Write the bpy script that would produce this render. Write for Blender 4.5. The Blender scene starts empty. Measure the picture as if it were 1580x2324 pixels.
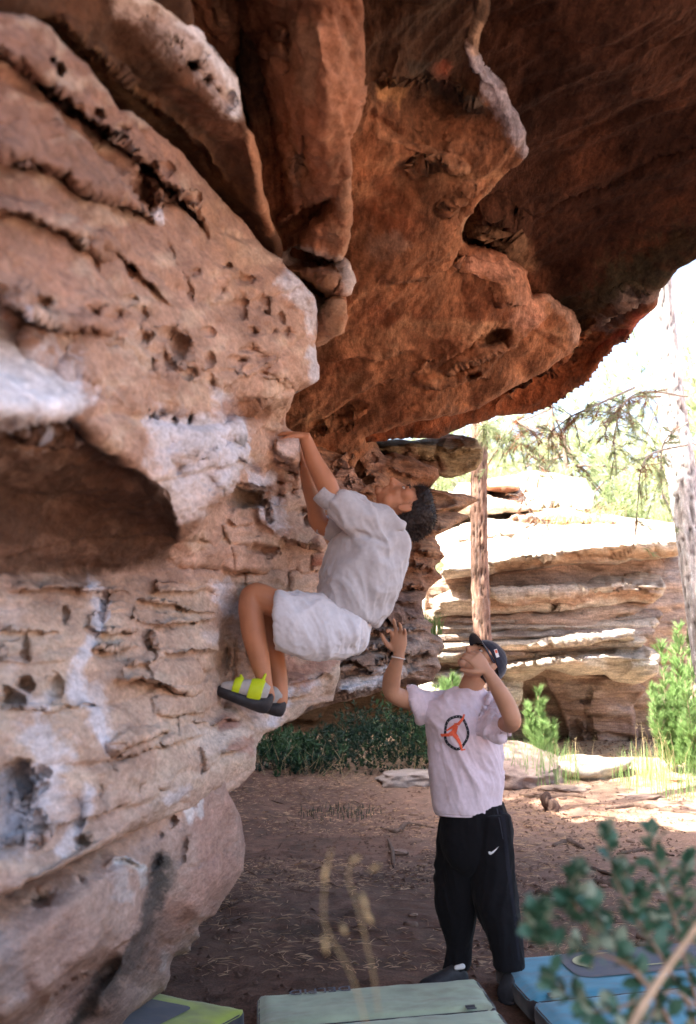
import bpy, bmesh, math, random
import numpy as np
from mathutils import Vector, Matrix, noise as mnoise

scene = bpy.context.scene
COL = scene.collection

# ------------------------------------------------------------------ camera, sky, sun, exposure
FPX, CX, CY, CAMZ = 2270.0, 790.0, 1162.3, 1.5
PITCH = math.atan(348.0 / 2270.0)
cam_data = bpy.data.cameras.new("camera")
cam = bpy.data.objects.new("camera", cam_data)
COL.objects.link(cam)
cam.location = (0, 0, CAMZ)
cam.rotation_euler = (math.radians(90) + PITCH, 0, 0)
cam_data.sensor_fit = 'VERTICAL'
cam_data.sensor_height = 36.0
cam_data.sensor_width = 24.0
cam_data.lens = 36.0 * FPX / 2324.6
cam_data.clip_start = 0.05
cam_data.clip_end = 2000
cam_data.dof.use_dof = True
cam_data.dof.focus_distance = 6.0
cam_data.dof.aperture_fstop = 3.1
scene.camera = cam

SUN_EL, SUN_AZ = math.radians(58), math.radians(-118)   # azimuth from +Y towards +X (negative: sun over the left rock)
world = bpy.data.worlds.new("World")
scene.world = world
world.use_nodes = True
wn, wl = world.node_tree.nodes, world.node_tree.links
wn.clear()
sky = wn.new('ShaderNodeTexSky')
sky.sky_type = 'NISHITA'
sky.sun_disc = False
sky.sun_elevation = SUN_EL
sky.sun_rotation = SUN_AZ
sky.air_density = 1.0
sky.dust_density = 6.0
sky.ozone_density = 1.0
bg = wn.new('ShaderNodeBackground')
bg.inputs['Strength'].default_value = 0.12
wo = wn.new('ShaderNodeOutputWorld')
wl.new(sky.outputs[0], bg.inputs['Color'])
wl.new(bg.outputs[0], wo.inputs['Surface'])

sun_data = bpy.data.lights.new("sun", 'SUN')
sun_data.energy = 4.4
sun_data.angle = math.radians(0.6)
sun_data.color = (1.0, 0.94, 0.84)
sun = bpy.data.objects.new("sun", sun_data)
COL.objects.link(sun)
sd = Vector((math.sin(SUN_AZ) * math.cos(SUN_EL), math.cos(SUN_AZ) * math.cos(SUN_EL), math.sin(SUN_EL)))
sun.rotation_euler = sd.to_track_quat('Z', 'Y').to_euler()
sun.location = sd * 30

scene.view_settings.view_transform = 'Standard'
scene.view_settings.look = 'None'
scene.view_settings.gamma = 1
scene.view_settings.use_curve_mapping = False
scene.view_settings.exposure = 2.72
scene.render.engine = 'CYCLES'
scene.cycles.use_denoising = True
scene.cycles.max_bounces = 7
scene.cycles.diffuse_bounces = 5
scene.cycles.sample_clamp_indirect = 6

# ------------------------------------------------------------------ geometry helpers
cp, sp = math.cos(PITCH), math.sin(PITCH)
def raydir(x, y):
    u = (x - CX) / FPX
    v = -(y - CY) / FPX
    dy = cp - v * sp
    return u / dy, (sp + v * cp) / dy
def PT(x, y, Y):
    """point of the place seen at (x, y) at the forward distance Y"""
    a, b = raydir(x, y)
    return Vector((a * Y, Y, CAMZ + b * Y))
def GY(y):
    """forward distance at which flat ground is seen at picture height y"""
    a, b = raydir(790, y)
    return -CAMZ / b

def tag(o, label=None, cat=None, group=None, kind=None):
    if label: o['label'] = label
    if cat: o['category'] = cat
    if group: o['group'] = group
    if kind: o['kind'] = kind
    return o
def empty(name, loc=(0, 0, 0), rz=0.0):
    o = bpy.data.objects.new(name, None)
    o.location = loc
    o.rotation_euler = (0, 0, rz)
    o.empty_display_size = 0.1
    COL.objects.link(o)
    return o
def link(name, me, mat=None, parent=None, smooth=True):
    o = bpy.data.objects.new(name, me)
    COL.objects.link(o)
    if mat is not None and not me.materials:
        me.materials.append(mat)
    if parent is not None:
        o.parent = parent
    if smooth and len(me.polygons):
        me.polygons.foreach_set('use_smooth', np.ones(len(me.polygons), bool))
    return o
def mesh_np(name, verts, quads=None, tris=None, color=None):
    me = bpy.data.meshes.new(name)
    verts = np.asarray(verts, np.float32)
    nq = 0 if quads is None else len(quads)
    nt = 0 if tris is None else len(tris)
    me.vertices.add(len(verts))
    me.vertices.foreach_set('co', verts.ravel())
    loops = []
    if nq: loops.append(np.asarray(quads, np.int32).ravel())
    if nt: loops.append(np.asarray(tris, np.int32).ravel())
    loops = np.concatenate(loops)
    me.loops.add(len(loops))
    me.loops.foreach_set('vertex_index', loops)
    me.polygons.add(nq + nt)
    starts = np.concatenate([np.arange(nq) * 4, nq * 4 + np.arange(nt) * 3]).astype(np.int32)
    me.polygons.foreach_set('loop_start', starts)
    try:
        me.polygons.foreach_set('loop_total', np.concatenate([np.full(nq, 4), np.full(nt, 3)]).astype(np.int32))
    except Exception:
        pass
    me.update(calc_edges=True)
    me.validate()
    if color is not None:
        at = me.color_attributes.new('tone', 'FLOAT_COLOR', 'POINT')
        c = np.ones((len(verts), 4), np.float32)
        c[:, :3] = color
        at.data.foreach_set('color', c.ravel())
    return me

# ------------------------------------------------------------------ numpy noise
def _hash(ix, iy, iz, seed):
    n = (ix * 374761393 + iy * 668265263 + iz * 2147483647 + seed * 1274126177).astype(np.uint64) & np.uint64(0xffffffff)
    n = (n ^ (n >> np.uint64(13))) * np.uint64(1274126177) & np.uint64(0xffffffff)
    n = (n ^ (n >> np.uint64(16))) * np.uint64(2654435761) & np.uint64(0xffffffff)
    n = n ^ (n >> np.uint64(15))
    return (n & np.uint64(0xffffff)).astype(np.float64) / 16777215.0
def vnoise(p, seed=0):
    f = np.floor(p)
    t = p - f
    t = t * t * t * (t * (t * 6 - 15) + 10)
    i = f.astype(np.int64)
    r = 0
    for a in (0, 1):
        wa = t[..., 0] if a else 1 - t[..., 0]
        for b in (0, 1):
            wb = t[..., 1] if b else 1 - t[..., 1]
            for c in (0, 1):
                wc = t[..., 2] if c else 1 - t[..., 2]
                r = r + wa * wb * wc * _hash(i[..., 0] + a, i[..., 1] + b, i[..., 2] + c, seed)
    return r * 2 - 1
def fbm(p, scale, octs=4, seed=0, gain=0.5, lac=2.03, ridged=False):
    s = np.asarray(scale, float)
    q = p * s
    amp, tot, r = 1.0, 0.0, 0.0
    for k in range(octs):
        n = vnoise(q + 17.3 * k, seed + k * 7)
        if ridged:
            n = 1 - 2 * np.abs(n)
        r = r + amp * n
        tot += amp
        amp *= gain
        q = q * lac
    return r / tot
def hash1(i, seed=0):
    i = i.astype(np.int64)
    return _hash(i, i * 0 + 3, i * 0 + 11, seed)
def sstep(a, b, x):
    t = np.clip((x - a) / (b - a), 0, 1)
    return t * t * (3 - 2 * t)

# ------------------------------------------------------------------ outlines and relief solids
def roughen(poly, amp=5.0, step=9.0, seed=0, closed=True):
    pts = []
    n = len(poly)
    for i in range(n if closed else n - 1):
        a = np.array(poly[i][:2], float)
        b = np.array(poly[(i + 1) % n][:2], float)
        L = np.hypot(*(b - a))
        k = max(1, int(L / step))
        for j in range(k):
            pts.append(a + (b - a) * j / k)
    pts = np.array(pts)
    p3 = np.column_stack([pts, np.zeros(len(pts))])
    dx = fbm(p3, 0.03, 3, seed) * amp
    dy = fbm(p3, 0.03, 3, seed + 50) * amp
    return pts + np.column_stack([dx, dy])
def inside(poly, X, Y):
    r = np.zeros(X.shape, bool)
    n = len(poly)
    for i in range(n):
        x0, y0 = poly[i]
        x1, y1 = poly[(i + 1) % n]
        if y0 == y1: continue
        c = ((y0 > Y) != (y1 > Y)) & (X < (x1 - x0) * (Y - y0) / (y1 - y0) + x0)
        r ^= c
    return r
def poly_near(poly, X, Y, closed=True):
    """distance and nearest point to a polyline, plus sign (negative above when drawn left to right), arc position"""
    n = len(poly)
    best = np.full(X.shape, 1e18)
    nx = np.zeros(X.shape); ny = np.zeros(X.shape); sg = np.ones(X.shape); arc = np.zeros(X.shape)
    acc = 0.0
    for i in range(n if closed else n - 1):
        x0, y0 = poly[i][:2]
        x1, y1 = poly[(i + 1) % n][:2]
        dx, dy = x1 - x0, y1 - y0
        L2 = dx * dx + dy * dy + 1e-9
        t = np.clip(((X - x0) * dx + (Y - y0) * dy) / L2, 0, 1)
        qx, qy = x0 + t * dx, y0 + t * dy
        d = (X - qx) ** 2 + (Y - qy) ** 2
        m = d < best
        best = np.where(m, d, best)
        nx = np.where(m, qx, nx); ny = np.where(m, qy, ny)
        sg = np.where(m, np.sign(dx * (Y - y0) - dy * (X - x0)), sg)
        arc = np.where(m, acc + t * math.sqrt(L2), arc)
        acc += math.sqrt(L2)
    return np.sqrt(best), nx, ny, sg, arc, acc

def diffuse(curves, x0, y0, w, h, step, smooth=1):
    """depth between depth curves: membrane over 1/depth, coarse to fine"""
    samples = []
    for c in curves:
        if len(c) == 1:
            samples.append(c[0]); continue
        for a, b in zip(c[:-1], c[1:]):
            L = math.hypot(b[0] - a[0], b[1] - a[1])
            k = max(1, int(L / (step * 0.6)))
            for j in range(k + 1):
                t = j / k
                inv = (1 - t) / a[2] + t / b[2]
                samples.append((a[0] + (b[0] - a[0]) * t, a[1] + (b[1] - a[1]) * t, 1 / inv))
    S = np.array(samples, float)
    levels = []
    f = 1
    while max(w, h) / f > 12:
        levels.append(f); f *= 2
    levels.append(f)
    cur = None
    for f in reversed(levels):
        gw, gh = int(math.ceil(w / f)) + 1, int(math.ceil(h / f)) + 1
        ix = np.clip(((S[:, 0] - x0) / (step * f)).round().astype(int), 0, gw - 1)
        iy = np.clip(((S[:, 1] - y0) / (step * f)).round().astype(int), 0, gh - 1)
        ok = (S[:, 0] > x0 - step * f) & (S[:, 0] < x0 + (w + 1) * step) & (S[:, 1] > y0 - step * f) & (S[:, 1] < y0 + (h + 1) * step)
        num = np.zeros((gh, gw)); cnt = np.zeros((gh, gw))
        np.add.at(num, (iy[ok], ix[ok]), 1 / S[ok, 2]); np.add.at(cnt, (iy[ok], ix[ok]), 1)
        m = cnt > 0
        val = np.where(m, num / np.maximum(cnt, 1), 0)
        if cur is None:
            cur = np.full((gh, gw), (1 / S[:, 2]).mean())
        else:
            yy = np.minimum(np.arange(gh) / 2, cur.shape[0] - 1.001)
            xx = np.minimum(np.arange(gw) / 2, cur.shape[1] - 1.001)
            a = np.floor(yy).astype(int); b = np.floor(xx).astype(int)
            ty = (yy - a)[:, None]; tx = (xx - b)[None, :]
            cur = ((cur[a][:, b] * (1 - tx) + cur[a][:, b + 1] * tx) * (1 - ty) + (cur[a + 1][:, b] * (1 - tx) + cur[a + 1][:, b + 1] * tx) * ty)
        for it in range(150 if f > 4 else 60):
            p = np.pad(cur, 1, mode='edge')
            cur = np.where(m, val, 0.25 * (p[:-2, 1:-1] + p[2:, 1:-1] + p[1:-1, :-2] + p[1:-1, 2:]))
    for _ in range(smooth):
        p = np.pad(cur, 1, mode='edge')
        cur = 0.2 * (p[:-2, 1:-1] + p[2:, 1:-1] + p[1:-1, :-2] + p[1:-1, 2:] + cur)
    return 1 / cur[:h + 1, :w + 1]

class Relief:
    lk = 1.45
    def __init__(s, poly, curves, step=4.0, rough=5.0, seed=0, smooth=3):
        s.poly = roughen(poly, rough, 9.0, seed) if rough > 0 else np.array([p[:2] for p in poly], float)
        s.step = step
        mn, mx = s.poly.min(0), s.poly.max(0)
        s.x0, s.y0 = mn[0] - step * 2, mn[1] - step * 2
        s.w = int((mx[0] - mn[0]) / step) + 5
        s.h = int((mx[1] - mn[1]) / step) + 5
        s.X, s.Y = np.meshgrid(s.x0 + np.arange(s.w + 1) * step, s.y0 + np.arange(s.h + 1) * step)
        s.D = diffuse(curves, s.x0, s.y0, s.w, s.h, step, smooth)
        s.C = np.zeros(s.X.shape + (3,))
        # distance to outline: only near band
        s.ins = inside(s.poly, s.X, s.Y)
        d = np.full(s.X.shape, 1e9); nx = s.X.copy(); ny = s.Y.copy()
        P = s.poly; R = 10
        n = len(P)
        for i in range(n):
            ax, ay = P[i]; bx, by = P[(i + 1) % n]
            pad = R * 6
            i0 = max(0, int((min(ax, bx) - pad - s.x0) / step)); i1 = min(s.w + 1, int((max(ax, bx) + pad - s.x0) / step) + 2)
            j0 = max(0, int((min(ay, by) - pad - s.y0) / step)); j1 = min(s.h + 1, int((max(ay, by) + pad - s.y0) / step) + 2)
            if i1 <= i0 or j1 <= j0: continue
            X, Y = s.X[j0:j1, i0:i1], s.Y[j0:j1, i0:i1]
            dx, dy = bx - ax, by - ay
            t = np.clip(((X - ax) * dx + (Y - ay) * dy) / (dx * dx + dy * dy + 1e-9), 0, 1)
            qx, qy = ax + t * dx, ay + t * dy
            dd = np.hypot(X - qx, Y - qy)
            m = dd < d[j0:j1, i0:i1]
            d[j0:j1, i0:i1][m] = dd[m]; nx[j0:j1, i0:i1][m] = qx[m]; ny[j0:j1, i0:i1][m] = qy[m]
        s.dist = d; s.nx = nx; s.ny = ny
        s.keepv = s.ins | (d < step * 1.05)
    def box(s, pts, pad):
        p = np.array([q[:2] for q in pts], float)
        mn, mx = p.min(0) - pad, p.max(0) + pad
        i0 = max(0, int((mn[0] - s.x0) / s.step)); i1 = min(s.w + 1, int((mx[0] - s.x0) / s.step) + 2)
        j0 = max(0, int((mn[1] - s.y0) / s.step)); j1 = min(s.h + 1, int((mx[1] - s.y0) / s.step) + 2)
        if i1 <= i0 or j1 <= j0: return None
        return slice(j0, j1), slice(i0, i1)
    def wob(s, sl, amp, seed=0):
        X, Y = s.X[sl], s.Y[sl]
        p = np.stack([X, Y, X * 0], -1)
        return X + fbm(p, 0.035, 3, seed) * amp, Y + fbm(p, 0.035, 3, seed + 9) * amp
    def crack(s, pts, width=5, depth=0.05, wob=9):
        depth *= 1.4; width *= 0.85
        sl = s.box(pts, width * 4 + wob)
        if sl is None: return
        X, Y = s.wob(sl, wob, 5)
        d, _, _, _, arc, L = poly_near(pts, X, Y, False)
        w = sstep(0, 0.12 * L + 4, arc) * sstep(0, 0.12 * L + 4, L - arc)
        s.D[sl] += depth * np.exp(-(d / width) ** 2) * (0.3 + 0.7 * w)
    def ledge(s, pts, amt=0.08, fall=40, soft=2.6, wob=10, under=0.45):
        amt *= s.lk
        sl = s.box(pts, fall * 3.0)
        if sl is None: return
        X, Y = s.wob(sl, wob, 3)
        d, _, _, sg, arc, L = poly_near(pts, X, Y, False)
        w = sstep(0, 0.18 * L + 4, arc) * sstep(0, 0.18 * L + 4, L - arc)
        sd = d * sg
        up = sstep(soft, -soft, sd)
        a = -amt * np.exp(-np.maximum(-sd, 0) / fall) * up + amt * under * np.exp(-np.maximum(sd, 0) / (fall * 0.45)) * (1 - up)
        s.D[sl] += a * w
    def pit(s, x, y, rx, ry=None, depth=0.08, ang=0, rim=0.15, wob=5):
        ry = ry or rx
        sl = s.box([(x, y)], max(rx, ry) * 2.6)
        if sl is None: return
        X, Y = s.wob(sl, wob, int(x) % 37)
        c, n = math.cos(math.radians(ang)), math.sin(math.radians(ang))
        u = ((X - x) * c + (Y - y) * n) / rx
        v = (-(X - x) * n + (Y - y) * c) / ry
        r = np.sqrt(u * u + v * v)
        k = 1 + 0.35 * fbm(np.stack([X * 2.2 / max(rx, 6), Y * 2.2 / max(ry, 6), X * 0 + x], -1), 1, 2, 3)
        r = r * k
        s.D[sl] += depth * 1.25 * (np.exp(-r ** 2.6 * 1.1) - rim * 0.7 * np.exp(-((r - 1.3) / 0.4) ** 2))
    def bump(s, x, y, rx, ry, h, ang=0, wob=8):
        sl = s.box([(x, y)], max(rx, ry) * 3)
        if sl is None: return
        X, Y = s.wob(sl, wob, int(x + y) % 31)
        c, n = math.cos(math.radians(ang)), math.sin(math.radians(ang))
        u = ((X - x) * c + (Y - y) * n) / rx
        v = (-(X - x) * n + (Y - y) * c) / ry
        s.D[sl] -= h * np.exp(-(u * u + v * v))
    def block(s, pts, h, soft=5, wob=4):
        """a raised (h>0) or sunk facet with a crisp edge"""
        sl = s.box(pts, soft * 3 + 8)
        if sl is None: return
        X, Y = s.wob(sl, wob, 8)
        d = poly_near(pts, X, Y, True)[0]
        ins = inside([q[:2] for q in pts], X, Y)
        s.D[sl] -= h * sstep(-soft * 0.5, soft, np.where(ins, d, -d))
    def region(s, pts, rgb, k=1.0, soft=7, wob=9, patch=.25):
        sl = s.box(pts, soft * 3 + 12)
        if sl is None: return
        X, Y = s.wob(sl, wob, 4)
        d = poly_near(pts, X, Y, True)[0]
        ins = inside([q[:2] for q in pts], X, Y)
        n = fbm(np.stack([s.X[sl], s.Y[sl], s.X[sl] * 0], -1), .02, 4, 77)
        m = sstep(-soft, soft, np.where(ins, d, -d)) * k * (1 - patch * sstep(0, .5, n))
        s.C[sl] += (np.asarray(rgb) - s.C[sl]) * m[..., None]
    def round_edge(s, r=14, R=0.08):
        d = np.clip(np.where(s.ins, s.dist, 0) / r, 0, 1)
        s.D += R * (1 - np.sqrt(np.maximum(0, 1 - (1 - d) ** 2)))
    def pos(s):
        X = np.where(s.ins, s.X, np.where(s.dist < s.step * 1.6, s.nx, s.X))
        Y = np.where(s.ins, s.Y, np.where(s.dist < s.step * 1.6, s.ny, s.Y))
        a, b = raydir(X, Y)
        return np.stack([a * s.D, s.D, CAMZ + b * s.D], -1)
    def normals(s, P):
        gy, gx = np.gradient(P, axis=(0, 1))
        n = np.cross(gy, gx)
        n /= np.linalg.norm(n, axis=-1, keepdims=True) + 1e-12
        # towards the camera
        v = P - np.array([0, 0, CAMZ])
        n *= -np.sign((n * v).sum(-1, keepdims=True) + 1e-12)
        return n
    def fill(s, rgb): s.C[:] = rgb
    def mixc(s, m, rgb): s.C += (np.asarray(rgb) - s.C) * np.clip(m, 0, 1)[..., None]
    def paint(s, pts, r, rgb, k=1.0, patch=0.8, seed=1, freq=0.05):
        """a stain along a line or round a point, ragged edges"""
        sl = s.box(pts, r * 2.4)
        if sl is None: return
        X, Y = s.X[sl], s.Y[sl]
        p = np.stack([X, Y, X * 0], -1)
        n = fbm(p, freq, 5, seed, gain=0.6)
        if len(pts) == 1: d = np.hypot(X - pts[0][0], Y - pts[0][1])
        else: d = poly_near(pts, X, Y, False)[0]
        n2 = fbm(p, freq * 6, 3, seed + 40, gain=0.7)
        m = sstep(1.25, 0.30, d / r + n * patch * 1.15 + n2 * 0.35) * k
        s.C[sl] += (np.asarray(rgb) - s.C[sl]) * np.clip(m, 0, 1)[..., None]
    def build(s, name, mat, parent=None, disp=None, back=1.0, edge_keep=True):
        P = s.pos()
        if disp is not None:
            N = s.normals(P)
            fade = np.clip(np.where(s.ins, s.dist, 0) / 14, 0.15, 1) if edge_keep else 1.0
            P = P + N * (disp(P, s) * fade)[..., None]
        keep = s.keepv
        q = keep[:-1, :-1] & keep[1:, :-1] & keep[1:, 1:] & keep[:-1, 1:] & (s.ins[:-1, :-1] | s.ins[1:, :-1] | s.ins[1:, 1:] | s.ins[:-1, 1:])
        idx = np.full(keep.shape, -1, np.int64)
        jj, ii = np.nonzero(q)
        used = np.zeros(keep.shape, bool)
        for dj, di in ((0, 0), (1, 0), (1, 1), (0, 1)): used[jj + dj, ii + di] = True
        idx[used] = np.arange(used.sum())
        V = P[used]; C = s.C[used]
        Q = np.stack([idx[jj, ii], idx[jj + 1, ii], idx[jj + 1, ii + 1], idx[jj, ii + 1]], -1)
        # outline edges -> side wall and back
        e = np.concatenate([Q[:, [0, 1]], Q[:, [1, 2]], Q[:, [2, 3]], Q[:, [3, 0]]])
        key = np.sort(e, 1); k1 = key[:, 0] * (len(V) + 1) + key[:, 1]
        u, first, cnt = np.unique(k1, return_index=True, return_counts=True)
        be = e[first[cnt == 1]]
        bv = np.unique(be)
        mp = np.full(len(V), -1, np.int64); mp[bv] = np.arange(len(bv))
        cen = V.mean(0)
        camp = np.array([0, 0, CAMZ])
        d = V[bv] - camp
        rg = (V[bv] + (V[bv] - camp) / np.maximum(np.linalg.norm(d, axis=1, keepdims=True), 1e-6) * back)
        rg = rg + (rg.mean(0) - rg) * 0.06
        ctr = rg.mean(0, keepdims=True) + (rg.mean(0) - camp) / np.linalg.norm(rg.mean(0) - camp) * back * 0.5
        V2 = np.concatenate([V, rg, ctr]); n0 = len(V)
        side = np.stack([be[:, 1], be[:, 0], n0 + mp[be[:, 0]], n0 + mp[be[:, 1]]], -1)
        tri = np.stack([n0 + mp[be[:, 1]], n0 + mp[be[:, 0]], np.full(len(be), n0 + len(bv))], -1)
        Cc = np.concatenate([C, C[bv], C[bv].mean(0, keepdims=True)])
        me = mesh_np(name, V2, np.concatenate([Q, side]), tri, np.clip(Cc, 0.01, 0.9))
        s.final = P
        return link(name, me, mat, parent)
# ------------------------------------------------------------------ materials
def new_mat(name):
    m = bpy.data.materials.new(name)
    m.use_nodes = True
    m.node_tree.nodes.clear()
    return m, m.node_tree.nodes, m.node_tree.links
def rock_mat(name, grain=22.0, bump=0.5, stretch=(1, 1, 3.0), rot=(0, 0, 0), contrast=0.35, speck=0.25, rough=0.9, dist=0.012):
    m, N, L = new_mat(name)
    out = N.new('ShaderNodeOutputMaterial')
    b = N.new('ShaderNodeBsdfPrincipled')
    b.inputs['Roughness'].default_value = rough
    b.inputs['Specular IOR Level'].default_value = 0.25
    at = N.new('ShaderNodeAttribute'); at.attribute_name = 'tone'
    geo = N.new('ShaderNodeNewGeometry')
    mp = N.new('ShaderNodeMapping'); mp.inputs['Scale'].default_value = stretch; mp.inputs['Rotation'].default_value = rot
    L.new(geo.outputs['Position'], mp.inputs['Vector'])
    def nz(scale, det, rgh, src=None):
        n = N.new('ShaderNodeTexNoise'); n.inputs['Scale'].default_value = scale; n.inputs['Detail'].default_value = det; n.inputs['Roughness'].default_value = rgh
        L.new((src or mp.outputs[0]), n.inputs['Vector'])
        return n
    n1 = nz(grain, 6, 0.65); n2 = nz(grain * 0.18, 4, 0.6); n3 = nz(grain * 5, 3, 0.7, geo.outputs['Position'])
    r1 = N.new('ShaderNodeMapRange'); r1.inputs[1].default_value = 0.3; r1.inputs[2].default_value = 0.7
    r1.inputs[3].default_value = 1 - contrast; r1.inputs[4].default_value = 1 + contrast
    L.new(n1.outputs[0], r1.inputs[0])
    r2 = N.new('ShaderNodeMapRange'); r2.inputs[1].default_value = 0.3; r2.inputs[2].default_value = 0.7
    r2.inputs[3].default_value = 1 - contrast * 0.8; r2.inputs[4].default_value = 1 + contrast * 0.6
    L.new(n2.outputs[0], r2.inputs[0])
    r3 = N.new('ShaderNodeMapRange'); r3.inputs[1].default_value = 0.35; r3.inputs[2].default_value = 0.65
    r3.inputs[3].default_value = 1 - speck; r3.inputs[4].default_value = 1 + speck
    L.new(n3.outputs[0], r3.inputs[0])
    m1 = N.new('ShaderNodeMath'); m1.operation = 'MULTIPLY'; L.new(r1.outputs[0], m1.inputs[0]); L.new(r2.outputs[0], m1.inputs[1])
    m2 = N.new('ShaderNodeMath'); m2.operation = 'MULTIPLY'; L.new(m1.outputs[0], m2.inputs[0]); L.new(r3.outputs[0], m2.inputs[1])
    vm = N.new('ShaderNodeVectorMath'); vm.operation = 'SCALE'
    L.new(at.outputs['Color'], vm.inputs[0]); L.new(m2.outputs[0], vm.inputs['Scale'])
    L.new(vm.outputs[0], b.inputs['Base Color'])
    bp = N.new('ShaderNodeBump'); bp.inputs['Strength'].default_value = bump; bp.inputs['Distance'].default_value = dist
    ad = N.new('ShaderNodeMath'); ad.operation = 'ADD'; L.new(n1.outputs[0], ad.inputs[0])
    ml = N.new('ShaderNodeMath'); ml.operation = 'MULTIPLY'; ml.inputs[1].default_value = 0.3; L.new(n3.outputs[0], ml.inputs[0]); L.new(ml.outputs[0], ad.inputs[1])
    L.new(ad.outputs[0], bp.inputs['Height']); L.new(bp.outputs[0], b.inputs['Normal'])
    L.new(b.outputs[0], out.inputs[0])
    return m
def plain_mat(name, rgb, rough=0.8, var=0.15, scale=30.0, bump=0.0, sheen=0.0, sss=0.0, spec=0.3, trans=0.0, detail=4, dist=0.003):
    m, N, L = new_mat(name)
    out = N.new('ShaderNodeOutputMaterial')
    b = N.new('ShaderNodeBsdfPrincipled')
    b.inputs['Roughness'].default_value = rough
    b.inputs['Specular IOR Level'].default_value = spec
    if sheen: b.inputs['Sheen Weight'].default_value = sheen
    if sss:
        b.inputs['Subsurface Weight'].default_value = sss
        b.inputs['Subsurface Radius'].default_value = (0.012, 0.005, 0.003)
        b.inputs['Subsurface Scale'].default_value = 1.0
    tc = N.new('ShaderNodeTexCoord')
    n = N.new('ShaderNodeTexNoise'); n.inputs['Scale'].default_value = scale; n.inputs['Detail'].default_value = detail
    L.new(tc.outputs['Object'], n.inputs['Vector'])
    r = N.new('ShaderNodeMapRange'); r.inputs[1].default_value = 0.3; r.inputs[2].default_value = 0.7
    r.inputs[3].default_value = 1 - var; r.inputs[4].default_value = 1 + var
    L.new(n.outputs[0], r.inputs[0])
    vm = N.new('ShaderNodeVectorMath'); vm.operation = 'SCALE'; vm.inputs[0].default_value = rgb[:3]
    L.new(r.outputs[0], vm.inputs['Scale']); L.new(vm.outputs[0], b.inputs['Base Color'])
    if bump:
        bp = N.new('ShaderNodeBump'); bp.inputs['Strength'].default_value = bump; bp.inputs['Distance'].default_value = dist
        L.new(n.outputs[0], bp.inputs['Height']); L.new(bp.outputs[0], b.inputs['Normal'])
    if trans:
        t = N.new('ShaderNodeBsdfTranslucent'); L.new(vm.outputs[0], t.inputs[0])
        mx = N.new('ShaderNodeMixShader'); mx.inputs[0].default_value = trans
        L.new(b.outputs[0], mx.inputs[1]); L.new(t.outputs[0], mx.inputs[2]); L.new(mx.outputs[0], out.inputs[0])
    else:
        L.new(b.outputs[0], out.inputs[0])
    return m
M = {}
M['rock_near'] = rock_mat('sandstone_near', 26, 0.9, (1, 1, 2.2), (0.15, 0.1, 0), 0.28, 0.14)
M['rock_roof'] = rock_mat('sandstone_roof', 14, 0.95, (2.6, 0.6, 2.0), (0, 0, 0.64), 0.55, 0.22, dist=0.016)
M['rock_back'] = rock_mat('sandstone_back', 9, 0.9, (0.7, 0.7, 4.5), (0, 0.03, 0), 0.38, 0.28, dist=0.04)
M['rock_loose'] = rock_mat('sandstone_loose', 16, 0.5, (1, 1, 2), (0, 0, 0), 0.25, 0.2)
BEIGE, PINK, ORANGE = (0.47, 0.34, 0.25), (0.36, 0.205, 0.15), (0.34, 0.135, 0.055)
VARN, GREY, CHALK, MOSS, TAN, RED = (0.085, 0.045, 0.028), (0.30, 0.29, 0.30), (0.74, 0.73, 0.77), (0.12, 0.115, 0.055), (0.42, 0.27, 0.16), (0.33, 0.11, 0.07)
# ------------------------------------------------------------------ the overhanging sandstone
def strata(P, freq, tilt=(0, 0), seed=0, warp=0.3, jag=0.5):
    """ledge profile of bedded rock, 0..1, and the id of each bed"""
    w = fbm(P, (0.8, 0.8, 0.8), 3, seed) * warp
    t = (P[..., 2] + P[..., 0] * tilt[0] + P[..., 1] * tilt[1] + w) * freq
    t = t + 0.5 * np.sin(t * 0.7 + seed) * jag
    k = np.floor(t); f = t - k
    return f, k
def bedded(P, freq, tilt, seed, warp=0.12, blocks=2.5):
    f, k = strata(P, freq, tilt, seed, warp)
    a = hash1(k, seed)
    h = P[..., 0] * 0.8 + P[..., 1] * 0.6
    bl = np.floor(h * (blocks * (0.5 + hash1(k, seed + 3))) + hash1(k, seed + 5) * 9 + fbm(P, 2, 2, seed + 8) * 0.3)
    j = hash1(bl + k * 131, seed + 9)
    prof = 0.55 * (a - 0.5) + 0.45 * (j - 0.5)
    edge = np.exp(-(np.minimum(f, 1 - f) / 0.07) ** 2)
    return prof - 0.45 * edge * (0.3 + a)

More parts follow.
